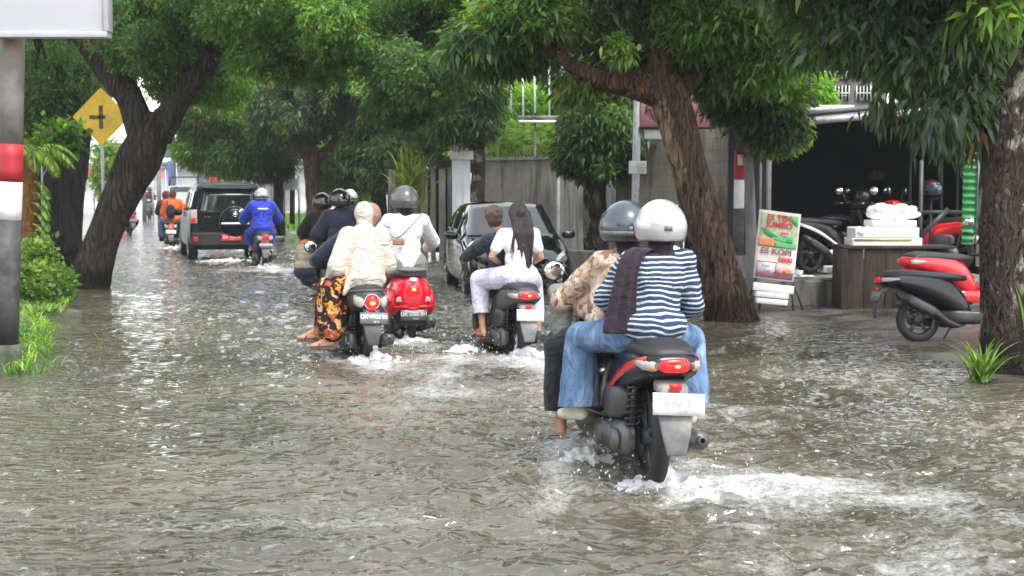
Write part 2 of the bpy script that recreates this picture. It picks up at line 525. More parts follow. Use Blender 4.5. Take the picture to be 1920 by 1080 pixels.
def leafmat(name, rough=.45, tr=.45):
    h = N(name)
    at = h.n('Attribute', attribute_name='col')
    b = h.n('BsdfPrincipled'); b.inputs['Roughness'].default_value = rough; b.inputs['Specular IOR Level'].default_value = .5
    h.l(at.outputs['Color'], b.inputs['Base Color'])
    t = h.n('BsdfTranslucent')
    g = h.n('MixRGB', blend_type='MULTIPLY'); g.inputs[0].default_value = 1; g.inputs[2].default_value = (1.5, 1.7, .5, 1)
    h.l(at.outputs['Color'], g.inputs[1]); h.l(g.outputs[0], t.inputs['Color'])
    mx = h.n('MixShader'); mx.inputs[0].default_value = tr
    h.l(b.outputs[0], mx.inputs[1]); h.l(t.outputs[0], mx.inputs[2]); h.l(mx.outputs[0], h.out.inputs[0]); return h.m
M['leaf'] = leafmat('tree_leaves')
M['leaf_thin'] = leafmat('thin_leaves', .5, .45)
def concrete(name, c1, c2, stain, vert=True, bump=.01, blocks=False):
    h = N(name); b = h.bsdf(Roughness=.85); b.inputs['Specular IOR Level'].default_value = .3
    co = h.obj()
    n1 = h.noise(1.3, 7, .65, co); n2 = h.noise(2.2, 5, .6, h.map(co, (1.6, 1.6, .22)), .4); n3 = h.noise(30, 4, .6, co)
    r = h.ramp(n1.outputs[0], [(.35, c1), (.65, c2)])
    rr = h.ramp(n2.outputs[0], [(.48, (0, 0, 0)), (.66, (1, 1, 1))])
    mx = h.n('MixRGB'); h.l(rr.outputs[0], mx.inputs[0]); h.l(r.outputs[0], mx.inputs[1]); mx.inputs[2].default_value = c4(stain)
    src = mx.outputs[0]
    if blocks:
        br = h.n('TexBrick'); br.inputs['Scale'].default_value = 1.0; br.inputs['Brick Width'].default_value = .4; br.inputs['Row Height'].default_value = .2
        br.inputs['Mortar Size'].default_value = .008; br.inputs['Color1'].default_value = (1, 1, 1, 1); br.inputs['Color2'].default_value = (.9, .9, .9, 1); br.inputs['Mortar'].default_value = (.62, .62, .6, 1)
        h.l(h.map(co, (1, 1, 1), (PI / 2, 0, 0)), br.inputs['Vector'])
        m2 = h.n('MixRGB', blend_type='MULTIPLY'); m2.inputs[0].default_value = .7
        h.l(src, m2.inputs[1]); h.l(br.outputs[0], m2.inputs[2]); src = m2.outputs[0]
    h.l(src, b.inputs['Base Color'])
    h.l(h.bump(n3.outputs[0], bump), b.inputs['Normal']); return h.m
M['wall_grey'] = concrete('weathered_render', (.15, .142, .128), (.27, .258, .235), (.065, .062, .05))
M['wall_block'] = concrete('bare_block_wall', (.19, .172, .145), (.33, .30, .25), (.09, .08, .06), blocks=True)
M['wall_pale'] = concrete('pale_painted_wall', (.24, .235, .22), (.38, .375, .35), (.12, .115, .095))
M['pillar_white'] = concrete('pale_pillar', (.5, .51, .53), (.62, .63, .65), (.34, .34, .34))
M['pole_conc'] = concrete('concrete_pole', (.17, .165, .16), (.3, .29, .28), (.08, .075, .07))
M['far_white'] = mat('white_shop_render', (.8, .8, .8), .8, var=.06, scale=2)
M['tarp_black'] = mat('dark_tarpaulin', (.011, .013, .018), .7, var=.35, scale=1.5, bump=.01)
M['wood_dark'] = bark('weathered_dark_boards', (.02, .016, .012), (.065, .05, .037), (.035, .042, .02), sc=8, bump=.01, zs=.1)
M['foam_box'] = mat('white_styrofoam', (.84, .84, .83), .7, var=.03, bump=.002, scale=60)
M['tape'] = mat('tan_packing_tape', (.5, .3, .08), .3, var=.1)
M['green_metal'] = mat('green_corrugated_sheet', (.06, .3, .09), .45, var=.2, dirt=(.04, .16, .06))
M['yellow_sign'] = mat('yellow_sign_face', (.72, .46, .02), .5, var=.08, dirt=(.5, .33, .04), scale=5)
M['pink_sign'] = mat('pink_sign_face', (.62, .2, .25), .5, var=.12, scale=3, dirt=(.6, .36, .36))
M['stripe_red'] = mat('painted_red_band', (.36, .016, .025), .55, var=.12, bump=.001)
M['stripe_black'] = mat('painted_black_band', (.045, .044, .045), .6, var=.45, scale=5, bump=.002, dirt=(.12, .11, .10))
M['stripe_white'] = mat('painted_white_band', (.74, .74, .73), .55, var=.04, dirt=(.5, .5, .5))
M['pole_grey'] = mat('weathered_grey_pole', (.16, .15, .14), .6, var=.35, scale=6, dirt=(.24, .16, .11), bump=.001)
M['board_white'] = mat('blank_white_board', (.44, .44, .46), .5, var=.03, scale=2)
M['board_edge'] = mat('board_frame', (.38, .38, .4), .4, var=.06)
M['ban_white'] = mat('banner_white', (.72, .66, .62), .6, var=.06)
M['ban_green'] = mat('banner_green', (.1, .45, .16), .6, var=.15)
M['ban_pale'] = mat('banner_pale_green', (.42, .5, .3), .6, var=.2)
M['ban_red'] = mat('banner_red', (.6, .04, .06), .6, var=.1)
M['ban_brown'] = mat('banner_brown', (.24, .1, .06), .6, var=.2)
M['ban_orange'] = mat('banner_orange', (.7, .25, .1), .6, var=.2)
M['ban_purple'] = mat('banner_purple', (.18, .05, .1), .6, var=.2)
M['ban_blue'] = mat('banner_blue', (.06, .12, .5), .6, var=.15)
M['suv'] = mat('black_green_car_paint', (.004, .007, .009), .3, var=.2, coat=.0, spec=.22)
M['car_black'] = mat('black_car_paint', (.006, .006, .007), .1, var=.2, coat=1.0)
M['undertrim'] = mat('dark_trim', (.02, .02, .022), .6, var=.2)
M['rim'] = mat('silver_rim', (.4, .4, .42), .35, .6, var=.1)
M['head_lens'] = mat('headlamp_lens', (.6, .62, .65), .06, var=.2, scale=25, coat=1)
M['kerb_dark'] = concrete('mossy_kerb', (.07, .075, .06), (.15, .15, .13), (.04, .06, .025))
M['lime_orange'] = mat('orange_bucket', (.4, .12, .05), .5, var=.1)
# ------------------------------------------------------------------ ground, road, water
HEAD = R(18.5)
DIR = np.array([-math.sin(HEAD), math.cos(HEAD)])
LY = [0, 7, 12.5, 22.4, 30.6, 50, 120, 400, 3000]
LX = [-2.4, -3.3, -4.35, -6.9, -9.6, -15.5, -38, -130, -1000]
RY = [0, 7, 11, 12.2, 17, 24, 30, 44, 60, 120, 400, 3000]
RX = [6.5, 5.2, 4.1, 3.75, 2.9, 1.9, .2, -4.6, -9.6, -29, -121, -990]
def ground_h(x, y):
    xl = np.interp(y, LY, LX); xr = np.interp(y, RY, RX)
    dl = xl - x; dr = x - xr
    n = fbm(np.stack([x * 1.1, y * 1.1, x * 0], 1), 3, 4)
    h = np.full_like(x, -.16)
    t = np.clip((dl + .7) / 1.3, 0, 1); h = h + t * t * (3 - 2 * t) * .27 + np.clip(dl - .3, 0, 8) * .05
    t = np.clip((dr + .9) / 1.5, 0, 1); h = h + t * t * (3 - 2 * t) * .165 + np.clip(dr - .5, 0, 6) * .018
    return h + n * .014
def fan(ys, ncol, spread=.62, base=3.2):
    t = np.linspace(-1, 1, ncol)
    X = t[None, :] * (base + spread * ys[:, None]); Y = np.repeat(ys[:, None], ncol, 1)
    return X, Y
def grid_mesh(name, X, Y, Z, attrs=None):
    n, m = X.shape
    me = bpy.data.meshes.new(name)
    idx = np.arange(n * m).reshape(n, m)
    q = np.stack([idx[:-1, :-1], idx[:-1, 1:], idx[1:, 1:], idx[1:, :-1]], -1).reshape(-1, 4)
    me.vertices.add(n * m); me.loops.add(q.size); me.polygons.add(len(q))
    me.vertices.foreach_set('co', np.stack([X, Y, Z], -1).astype(np.float32).ravel())
    me.loops.foreach_set('vertex_index', q.ravel().astype(np.int32))
    me.polygons.foreach_set('loop_start', (np.arange(len(q)) * 4).astype(np.int32))
    me.update(calc_edges=True); me.validate()
    for k, a in (attrs or {}).items():
        at = me.attributes.new(k, 'FLOAT', 'POINT'); at.data.foreach_set('value', a.astype(np.float32).ravel())
    me.shade_smooth()
    return me
def ground():
    ys = np.concatenate([np.linspace(-6, 40, 300), np.geomspace(41, 2500, 50)])
    X, Y = fan(np.maximum(ys, 0) + 0, 260, .75, 9)
    Y = np.repeat(ys[:, None], 260, 1)
    Z = ground_h(X.ravel(), Y.ravel()).reshape(X.shape)
    h = N('wet_muddy_ground'); b = h.bsdf(Roughness=.35)
    co = h.obj(); n1 = h.noise(1.4, 7, .65, co); n2 = h.noise(22, 5, .7, co)
    r = h.ramp(n1.outputs[0], [(.35, (.035, .03, .024)), (.65, (.12, .108, .092))]); h.l(r.outputs[0], b.inputs['Base Color'])
    rr = h.ramp(n1.outputs[0], [(.4, (.06,) * 3), (.6, (.6,) * 3)]); h.l(rr.outputs[0], b.inputs['Roughness'])
    h.l(h.bump(n2.outputs[0], .015), b.inputs['Normal'])
    o = part('ground', grid_mesh('ground', X, Y, Z), h.m); o['kind'] = 'structure'
    # flooded road sheet between the two edges
    ry = np.concatenate([np.linspace(-5, 60, 140), np.geomspace(62, 2400, 30)])
    xl = np.interp(ry, LY, LX) + .75; xr = np.interp(ry, RY, RX) - .95
    t = np.linspace(0, 1, 24)
    RXX = xl[:, None] + (xr - xl)[:, None] * t[None]; RYY = np.repeat(ry[:, None], 24, 1)
    h2 = mat('wet_asphalt', (.05, .05, .05), .4, var=.3, bump=.004, scale=20)
    o = part('road', grid_mesh('road', RXX, RYY, np.full_like(RXX, -.125)), h2); o['kind'] = 'structure'
ground()

# movers: (x, y, heading, strength) filled in layout order; used for wakes
NEAR = G(1232, 905); CREAM = G(682, 672); VESPA = G(764, 640); GIRL = G(972, 668)
BLUE = G(494, 500); ORNG = G(322, 464); PAIR = G(628, 560)
SUVP = G(432, 487)
MOVERS = [(NEAR.x, NEAR.y, 1.0), (CREAM.x, CREAM.y, .8), (VESPA.x, VESPA.y, .7), (GIRL.x, GIRL.y, .95), (BLUE.x, BLUE.y, .8), (ORNG.x, ORNG.y, .6),
          (PAIR.x, PAIR.y, .5), (SUVP.x - .6, SUVP.y, .6), (SUVP.x + .6, SUVP.y, .6)]
def water():
    # rows spaced evenly in the look along the ground
    rows = 1000
    inv = np.linspace(1 / 3.2, 1 / 75, rows)
    ys = np.concatenate([np.linspace(-6, 3.0, 30), 1 / inv, np.geomspace(78, 2500, 40)])
    nc = 820
    X, Y = fan(np.maximum(ys, 0), nc, .47, 2.2)
    # outer columns reach further out
    k = np.linspace(-1, 1, nc); st = np.sign(k) * np.clip((np.abs(k) - .94) / .06, 0, 1) ** 2
    X = X + st[None, :] * (8 + .5 * np.maximum(ys, 0)[:, None])
    Y = np.repeat(ys[:, None], nc, 1)
    x, y = X.ravel(), Y.ravel()
    z0 = np.zeros_like(x)
    wob = vn(np.stack([x * .5, y * .4, z0], 1), 2)
    def nz(sx, sy, s, o=2, rot=0.3):
        c, q = math.cos(rot), math.sin(rot)
        u = x * c + y * q; v = -x * q + y * c
        return fbm(np.stack([u * sx + wob * .4, v * sy, z0 + s], 1), s, o)
    h = .0130 * nz(1.1, 1.9, 21, 2) + 0.0310 * (.6 - 1.6 * np.sqrt(nz(2.2, 4.2, 31, 2, .1) ** 2 + .03)) + .0165 * (.6 - 1.6 * np.sqrt(nz(4.6, 8.5, 41, 2, -.2) ** 2 + .03)) + .0055 * nz(9, 15, 47, 1, .4)
    fade = np.clip(1.2 - y / 70, .25, 1)
    calm = np.clip((x - np.interp(y, LY, LX)) / 3.0, .35, 1) * np.clip((np.interp(y, RY, RX) - x) / 2.0 + .4, .45, 1)
    h = h * fade * calm
    foam = np.zeros_like(x)
    rag = fbm(np.stack([x * 2.2, y * 2.2, z0], 1), 51, 4)
    fine = fbm(np.stack([x * 8, y * 8, z0], 1), 57, 3)
    for mx, my, sg in MOVERS:
        dx, dy = x - mx, y - my
        s = -(dx * DIR[0] + dy * DIR[1]); w = dx * DIR[1] - dy * DIR[0]
        aw = np.abs(w)
        r = np.sqrt(dx * dx + dy * dy)
        L = 2.2 + 1.6 * sg
        behind = np.clip((s + .3) / .5, 0, 1)
        core = behind * np.exp(-(aw / (.22 + .16 * np.clip(s, 0, 9))) ** 2) * np.exp(-np.clip(s, 0, 99) / (L * .62))
        arm = .42 * np.clip(s + 1.4, 0, 99)
        vee = np.exp(-((aw - arm) / (.13 + .04 * np.clip(s, 0, 9))) ** 2) * np.exp(-np.clip(s + 1.4, 0, 99) / (L * .62)) * np.clip((s + 1.4) / .3, 0, 1)
        blob = np.exp(-(r / .5) ** 2)
        foam += sg * (core * .42 + vee * .42 + blob * .22) * (1 + .5 * rag)
        k = 2 * PI / .34
        h += sg * (.020 * vee * (1 + .5 * rag) + .012 * core * np.sin(k * s + 3 * rag) + .014 * blob * (1 + fine) + .010 * core * fine)
        inside = behind * np.clip(1 - aw / np.maximum(arm, .05), 0, 1) * np.exp(-np.clip(s, 0, 99) / (L * 1.3))
        h += sg * .006 * inside * fine + sg * .006 * inside * np.sin(2 * PI / .26 * (aw + .25 * s) + rag * 2)
        foam += sg * .14 * inside * (1 + .6 * rag)
    # wide spread of churned foam the near scooter leaves to its right
    s = -((x - NEAR.x) * DIR[0] + (y - NEAR.y) * DIR[1]); w = (x - NEAR.x) * DIR[1] - (y - NEAR.y) * DIR[0]
    fan2 = np.exp(-((w - .55 - .38 * s) / (.5 + .34 * np.clip(s, 0, 5))) ** 2) * np.clip((s + .6) / .6, 0, 1) * np.exp(-np.clip(s - 1.5, 0, 9) / 3)
    foam += .17 * fan2 * (1 + .6 * rag); h += .005 * fan2 * fine
    # drifting foam streaks; the white flecks also paint in sky glints
    foam += .34 * np.clip(nz(.7, 2.6, 77, 3, .15) - .05, 0, 1) * np.clip(nz(.25, .3, 79, 2) + .6, 0, 1)
    foam += .05 * np.clip(nz(1.6, 4.5, 83, 3, .2) - .1, 0, 1) * calm
    # puff along the rims of tree and kerb on the left
    for ex, ey, rr in [(G(125, 588).x, G(125, 588).y, .4), (G(60, 748).x, G(60, 748).y, .22), (G(230, 705).x, G(230, 705).y, .25)]:
        b = np.exp(-(((x - ex) / rr) ** 2 + ((y - ey) / (rr * .6)) ** 2)); foam += b * .3; h += b * .02
    Z = h.reshape(X.shape)
    me = grid_mesh('water', X, Y, Z, {'foam': foam})
    m = N('muddy_flood_water')
    b = m.n('BsdfPrincipled'); co = m.obj()
    b.inputs['IOR'].default_value = 1.5; b.inputs['Specular IOR Level'].default_value = .8
    n0 = m.noise(.35, 4, .6, co)
    cr = m.ramp(n0.outputs[0], [(.38, (.062, .056, .038)), (.5, (.095, .086, .062)), (.66, (.14, .122, .086))])
    b.inputs['Roughness'].default_value = .05
    m.l(cr.outputs[0], b.inputs['Base Color'])
    mp = m.map(co, (1, 1.7, 1), (0, 0, .25))
    b1 = m.noise(8, 1.5, .5, mp, .5); b2 = m.noise(26, 3, .6, mp, .4)
    bb = m.bump(b1.outputs[0], .042); bb2 = bb
    m.l(bb2, b.inputs['Normal'])
    f = m.n('BsdfPrincipled'); f.inputs['Base Color'].default_value = (.74, .74, .73, 1); f.inputs['Roughness'].default_value = .45
    f.inputs['Subsurface Weight'].default_value = 0
    f1 = m.noise(26, 4, .7, co, .5)
    m.l(m.bump(f1.outputs[0], .05), f.inputs['Normal'])
    at = m.n('Attribute', attribute_name='foam')
    e1 = m.noise(17, 8, .78, m.map(co, (1, 1.5, 1), (0, 0, .2)), .25); e2 = m.noise(60, 3, .7, co)
    a = m.n('Math', operation='MULTIPLY_ADD'); m.l(e1.outputs[0], a.inputs[0]); a.inputs[1].default_value = 1.15; m.l(at.outputs['Fac'], a.inputs[2])
    a2 = m.n('Math', operation='MULTIPLY_ADD'); m.l(e2.outputs[0], a2.inputs[0]); a2.inputs[1].default_value = .28; m.l(a.outputs[0], a2.inputs[2])
    fr = m.ramp(a2.outputs[0], [(.0, (0, 0, 0)), (1, (1, 1, 1))])
    mr = m.n('MapRange'); mr.inputs['From Min'].default_value = .99; mr.inputs['From Max'].default_value = 1.5; mr.inputs['To Max'].default_value = .8
    m.t.nodes.remove(fr)
    m.l(a2.outputs[0], mr.inputs['Value'])
    mx = m.n('MixShader'); m.l(mr.outputs[0], mx.inputs[0]); m.l(b.outputs[0], mx.inputs[1]); m.l(f.outputs[0], mx.inputs[2])
    m.l(mx.outputs[0], m.out.inputs[0])
    o = part('water', me, m.m); o['kind'] = 'structure'
water()
M['foam'] = mat('white_foam', (.8, .8, .79), .35, var=.06, scale=40, bump=.004)
# ------------------------------------------------------------------ scooters
def wheel(par, y, rad, tw, z=None, m_rim='dark_grey', name='wheel', spokes=5, tread=True):
    z = rad if z is None else z
    mb = MB(); mb.torus((0, y, z), rad - tw, tw, (1, 0, 0), 40, 10, .85)
    w = part(name, mb, M['tyre'], par)
    mb = MB()
    rr = rad - tw * 1.55
    mb.lathe([(rr, -tw * .75), (rr + .01, -tw * .8), (rr + .012, 0), (rr + .01, tw * .8), (rr, tw * .75), (rr - .014, tw * .5), (rr - .014, -tw * .5), (rr, -tw * .75)], (0, y, z), (1, 0, 0), 36)
    mb.lathe([(.0, -.04), (.045, -.04), (.05, 0), (.045, .04), (.0, .04)], (0, y, z), (1, 0, 0), 20)
    for k in range(spokes):
        a = 2 * PI * k / spokes + .3
        for d in (-.1, .1):
            p0 = (0, y + .04 * math.cos(a), z + .04 * math.sin(a)); p1 = (0, y + rr * math.cos(a + d), z + rr * math.sin(a + d))
            mb.tube([p0, p1], [.014, .011], 6)
    part('rim', mb, M[m_rim], w)
    return w
def mirror(par, base, c, housing, r=.06, face=M['mirror'], tilt=(0.1, 0)):
    mb = MB(); mb.tube([base, (Vector(base) + Vector(c)) / 2 + Vector((0, .02, .03)), (c[0], c[1], c[2])], .007, 6)
    s = part('mirror', mb, M['black_plastic'], par)
    rot = Matrix.Rotation(tilt[0], 3, 'Z')
    mb = MB(); mb.ell((c[0], c[1] + .012, c[2]), (r * 1.12, .03, r * 1.0), rot, 18, 10); part('mirror_housing', mb, housing, s)
    mb = MB(); mb.ell((c[0], c[1] - .013, c[2]), (r * .98, .012, r * .86), rot, 18, 8); part('mirror_glass', mb, face, s)
    return s
def plate(par, c, w, h, tilt, bg, ink, l1, l2, roll=0.0, bend=0):
    rot = Matrix.Rotation(roll, 4, 'Y') @ Matrix.Rotation(tilt, 4, 'X')
    m4 = Matrix.Translation(c) @ rot
    mb = MB(); g = []
    for i in range(7):
        r = []
        for j in range(3):
            u = (i / 6 - .5) * w; v = (j / 2 - .5) * h
            dy = bend * (abs(u) / w * 2) ** 2 * -.007
            r.append(tuple(m4 @ Vector((u, dy, v))))
        g.append(r)
    mb.grid(g)
    p = part('license_plate', mb, bg, par, solid=.004)
    if l1: textmesh(l1, h * .5, ink, p, m4 @ Matrix.Translation((0, -.008, h * .1)) @ FACE, sx=.95, bold=h * .006)
    if l2: textmesh(l2, h * .22, ink, p, m4 @ Matrix.Translation((w * .08, -.008, -h * .32)) @ FACE)
    return p
def scooter(name, label, loc, yaw, roll=0, paint='black_gloss', lower='black_plastic', accent=None, tail='sharp', lit=True, pl=('plate_white', 'faded_ink', 'DK 5878 FI', '12 27'),
            group='scooters and motorbikes', sc=1.0, mirrors=None, mir_mat='black_plastic', flap='grey_plastic', sink=0.06, cat='scooter', rimm='dark_grey', grab=True, wr=.275, steer=0, parked=False, pitch=0, seatmat='seat'):
    m = Matrix.Translation((loc[0], loc[1], loc[2] - sink)) @ Matrix.Rotation(yaw, 4, 'Z') @ Matrix.Rotation(roll, 4, 'Y') @ Matrix.Rotation(pitch, 4, 'X') @ Matrix.Scale(sc, 4)
    t = thing(name, label, cat, mat=m, group=group)
    pm = M[paint]; bp = M['black_plastic']
    # wheels
    wheel(t, 0, wr, .052, m_rim=rimm); wheel(t, 1.26, wr, .045, m_rim=rimm, name='wheel')
    ves = tail == 'vespa'
    # tail and under-seat body
    mb = MB()
    if ves:
        mb.sell([(-.37, .60, .09, .07), (-.36, .60, .13, .14), (-.31, .585, .175, .185), (-.18, .57, .21, .2), (.02, .56, .225, .2), (.2, .55, .2, .2), (.38, .53, .15, .2), (.5, .5, .12, .16)], 28, 2.4)
    else:
        mb.sell([(-.45, .70, .10, .030), (-.43, .70, .125, .050), (-.36, .69, .145, .075), (-.22, .675, .16, .10), (0, .64, .17, .125), (.2, .58, .165, .165), (.36, .5, .16, .19), (.5, .4, .15, .15), (.56, .34, .13, .08)], 24, 2.8)
    body = part('body', mb, pm, t)
    if ves:
        for s_ in (-1, 1):
            mb = MB(); mb.sell([(-.30, .5, .03, .06, s_ * .15), (-.24, .5, .07, .12, s_ * .165), (-.1, .5, .085, .15, s_ * .175), (.1, .5, .08, .14, s_ * .175), (.25, .5, .04, .09, s_ * .15)], 18, 2.2); part('side_cowl', mb, pm, t)
        mb = MB(); mb.sell([(-.36, .465, .165, .018), (-.3, .46, .19, .02), (.2, .44, .19, .02)], 20, 2.5); part('trim_strip', mb, M['chrome'] if False else pm, t)
        mb = MB(); mb.prism([(-.16, .27), (.16, .27), (.14, .46), (-.14, .46)], -.28, -.24, 'xz'); part('rear_fender', mb, bp, t, bevel=.02)
    if accent:
        for s_ in (-1, 1):
            mb = MB(); g = []
            for y, z in ((-.40, .725), (-.3, .7), (-.15, .655), (.0, .60), (.15, .53), (.3, .45), (.4, .40)):
                hw = np.interp(y, [-.45, -.36, -.22, 0, .2, .36, .5], [.115, .14, .16, .17, .165, .16, .15]) + .004
                wd = .014 + .012 * (1 - abs(y + .05) / .5)
                g.append([(s_ * (hw - .004), y, z + wd), (s_ * hw, y, z), (s_ * (hw - .002), y, z - wd)])
            mb.grid(g); part('side_stripe', mb, M[accent], t, solid=.006)
    # seat
    mb = MB()
    if ves: mb.sell([(-.36, .80, .08, .02), (-.33, .80, .14, .04), (-.2, .805, .16, .045), (.1, .79, .155, .05), (.4, .77, .13, .045), (.52, .76, .07, .02)], 24, 2.6)
    else: mb.sell([(-.42, .738, .06, .02), (-.40, .742, .10, .036), (-.33, .752, .125, .050), (-.22, .757, .138, .055), (0, .745, .146, .055), (.12, .735, .145, .05), (.4, .72, .12, .05), (.56, .71, .06, .03)], 24, 2.6)
    part('seat', mb, M[seatmat], t)
    if tail == 'round':
        mb = MB(); mb.tube([(-.14, -.05, .74), (-.155, -.25, .752), (-.13, -.43, .765), (-.06, -.485, .772), (.06, -.485, .772), (.13, -.43, .765), (.155, -.25, .752), (.14, -.05, .74)], .013, 8); part('grab_rail', mb, M['dark_grey'], t)
    if ves:
        mb = MB(); mb.sell([(-.40, .83, .07, .012), (-.38, .83, .13, .018), (-.30, .835, .15, .012), (-.2, .84, .15, .01)], 20, 2.5); part('grab_rail', mb, M['grey_plastic'], t)
    lm = M['tail_lit'] if lit else M['tail_dim']
    # tail light
    if tail == 'sharp':
        mb = MB(); mb.sell([(-.468, .70, .045, .022), (-.460, .70, .072, .032), (-.43, .70, .078, .037), (-.36, .71, .078, .037)], 24, 3.2); tl = part('tail_light', mb, lm, t)
        if lit:
            mb = MB(); mb.ell((.01, -.466, .698), (.015, .005, .009)); part('bulb', mb, M['bulb'], tl)
        for s_ in (-1, 1):
            mb = MB(); mb.sell([(-.450, .697, .022, .018, s_ * .090), (-.44, .697, .030, .025, s_ * .095), (-.38, .697, .033, .026, s_ * .115), (-.30, .70, .010, .014, s_ * .146), (-.26, .70, .005, .008, s_ * .152)], 14, 3.4); k = part('indicator', mb, M['clear_lens'], t)
            mb = MB(); mb.ell((s_ * .108, -.450, .690), (.012, .005, .010)); part('bulb', mb, M['amber'], k)
    elif tail == 'round':
        mb = MB(); mb.lathe([(0, -.03), (.035, -.027), (.058, -.012), (.066, .01), (.066, .03)], (0, -.455, .665), (0, 1, 0), 26); tl = part('tail_light', mb, lm, t)
        if lit:
            mb = MB(); mb.ell((0, -.485, .655), (.026, .008, .016)); part('bulb', mb, M['bulb'], tl)
        mb = MB(); mb.torus((0, -.45, .665), .069, .008, (0, 1, 0), 28, 8); part('lamp_ring', mb, M['chrome'], t)
        for s_ in (-1, 1):
            mb = MB(); mb.sell([(-.46, .66, .012, .035, s_ * .088), (-.44, .665, .034, .05, s_ * .105), (-.36, .68, .034, .055, s_ * .125), (-.3, .69, .01, .03, s_ * .145)], 14, 2.2); part('indicator', mb, M['clear_lens'], t)
    else:
        mb = MB(); mb.sell([(-.395, .635, .05, .032), (-.375, .635, .072, .05), (-.34, .635, .075, .052)], 22, 3); tl = part('tail_light', mb, lm, t)
        if lit:
            mb = MB(); mb.ell((0, -.397, .64), (.02, .006, .012)); part('bulb', mb, M['bulb'], tl)
        mb = MB(); mb.sell([(-.385, .728, .03, .016), (-.36, .735, .045, .026)], 16, 2.5); part('badge', mb, M['white_plastic'], t)
        for s_ in (-1, 1):
            mb = MB(); mb.prism([(s_ * .10, .515), (s_ * .175, .515), (s_ * .165, .56), (s_ * .12, .575)], -.36, -.33, 'xz'); part('indicator', mb, M['clear_lens'], t, bevel=.006)
    # plate holder, plate and mud flap
    if ves:
        mb = MB(); mb.prism([(-.05, .38), (.05, .38), (.05, .48), (-.05, .48)], -.36, -.30, 'xz'); part('plate_bracket', mb, M['grey_plastic'], t, bevel=.01)
        mb = MB(); mb.box((0, -.375, .455), (.1, .02, .022)); part('reflector', mb, M['tail_dim'], t, bevel=.005)
        plate(t, (.0, -.37, .385), .26, .105, .08, M[pl[0]], M[pl[1]], pl[2], pl[3])
    else:
        mb = MB(); mb.sell([(-.36, .60, .08, .04), (-.43, .575, .075, .035), (-.46, .545, .06, .03)], 18, 3.5); part('tail_underside', mb, M['grey_plastic'] if flap == 'grey_plastic' else M[flap], t)
        mb = MB(); mb.rings([[(-.065, -.43, .6), (.065, -.43, .6), (.065, -.38, .6), (-.065, -.38, .6)], [(-.06, -.475, .44), (.06, -.475, .44), (.06, -.44, .44), (-.06, -.44, .44)]]); part('plate_bracket', mb, M[flap], t, bevel=.008)
        mb = MB(); mb.box((0, -.470, .60), (.06, .02, .030)); part('reflector', mb, M['tail_dim'], t, bevel=.005)
        plate(t, (.01, -.487, .52), .255, .105, -.22, M[pl[0]], M[pl[1]], pl[2], pl[3], roll=.05 if tail == 'sharp' else .03, bend=1 if tail == 'sharp' else 0)
        mb = MB(); mb.rings([[(-.085, -.475, .47), (.085, -.475, .47), (.085, -.462, .47), (-.085, -.462, .47)], [(-.07, -.50, .37), (.07, -.50, .37), (.07, -.488, .37), (-.07, -.488, .37)], [(-.045, -.505, .275), (.045, -.505, .275), (.045, -.494, .275), (-.045, -.494, .275)]]); part('mud_flap', mb, M[flap], t, bevel=.006)
    # inner rear fender
    mb = MB(); g = []
    for k in range(9):
        a = R(30 + 13 * k); rr = wr + .03
        g.append([(x, rr * math.cos(a) * -1, wr + rr * math.sin(a)) for x in (-.06, -.05, 0, .05, .06)])
    mb.grid(g); part('inner_fender', mb, bp, t, solid=.006)
    # engine / transmission case (left), with ribs and cover details
    mb = MB(); mb.sell([(-.07, .27, .03, .05, -.12), (-.03, .275, .045, .085, -.125), (.08, .27, .05, .095, -.13), (.25, .26, .045, .075, -.13), (.42, .25, .05, .085, -.125), (.52, .25, .04, .07, -.12), (.56, .25, .02, .04, -.12)], 20, 2.6)
    mb.ell((-.1, .36, .27), (.1, .13, .11)); mb.ell((.04, .4, .27), (.12, .14, .12))
    mb.lathe([(.055, 0), (.06, .02), (.03, .03), (0, .03)], (-.17, .0, .275), (-1, 0, 0), 18)
    mb.lathe([(.075, 0), (.078, .015), (.05, .028), (0, .03)], (-.165, .4, .25), (-1, 0, 0), 22)
    for k in range(6): mb.tube([(-.178, .08 + .04 * k, .2), (-.18, .09 + .04 * k, .33)], .006, 5)
    for yy, zz in ((-.02, .2), (.12, .19), (.3, .19), (.47, .19), (.12, .35), (.3, .33)): mb.ell((-.172, yy, zz), .012, None, 8, 6)
    part('engine', mb, M['metal'], t)
    mb = MB(); mb.sell([(-.02, .46, .03, .05, -.11), (.03, .46, .05, .085, -.125), (.2, .45, .055, .1, -.13), (.34, .43, .045, .08, -.12), (.4, .42, .02, .05, -.11)], 18, 3); part('air_box', mb, M['dark_grey'], t)
    # shock absorber
    mb = MB(); mb.tube([(-.1, -.02, .3), (-.1, -.10, .63)], .014, 8)
    sh = part('shock_absorber', mb, M['metal'], t)
    mb = MB(); pts = []
    for k in range(100):
        f = k / 99; a = f * 2 * PI * 8
        c = Vector((-.1, -.025 - .07 * f, .335 + .26 * f)); pts.append(c + Vector((.034 * math.cos(a), .034 * math.sin(a), 0)))
    mb.tube(pts, .0075, 5); part('spring', mb, bp, sh)
    # exhaust (right)
    mb = MB()
    if parked: pth = [(.1, .5, .2), (.15, .4, .18), (.17, .26, .22), (.19, .1, .33), (.195, -.12, .44), (.195, -.3, .53)]; rs = [.02, .025, .045, .062, .066, .05]
    else: pth = [(.1, .5, .18), (.14, .35, .17), (.165, .22, .2), (.175, .1, .245), (.18, -.12, .285), (.18, -.3, .31)]; rs = [.018, .022, .04, .056, .058, .045]
    mb.tube(pth, rs, 16)
    mb.lathe([(rs[-1] * .55, 0), (rs[-1] * .5, .03), (rs[-1] * .3, .03)], pth[-1], Vector(pth[-1]) - Vector(pth[-2]), 14)
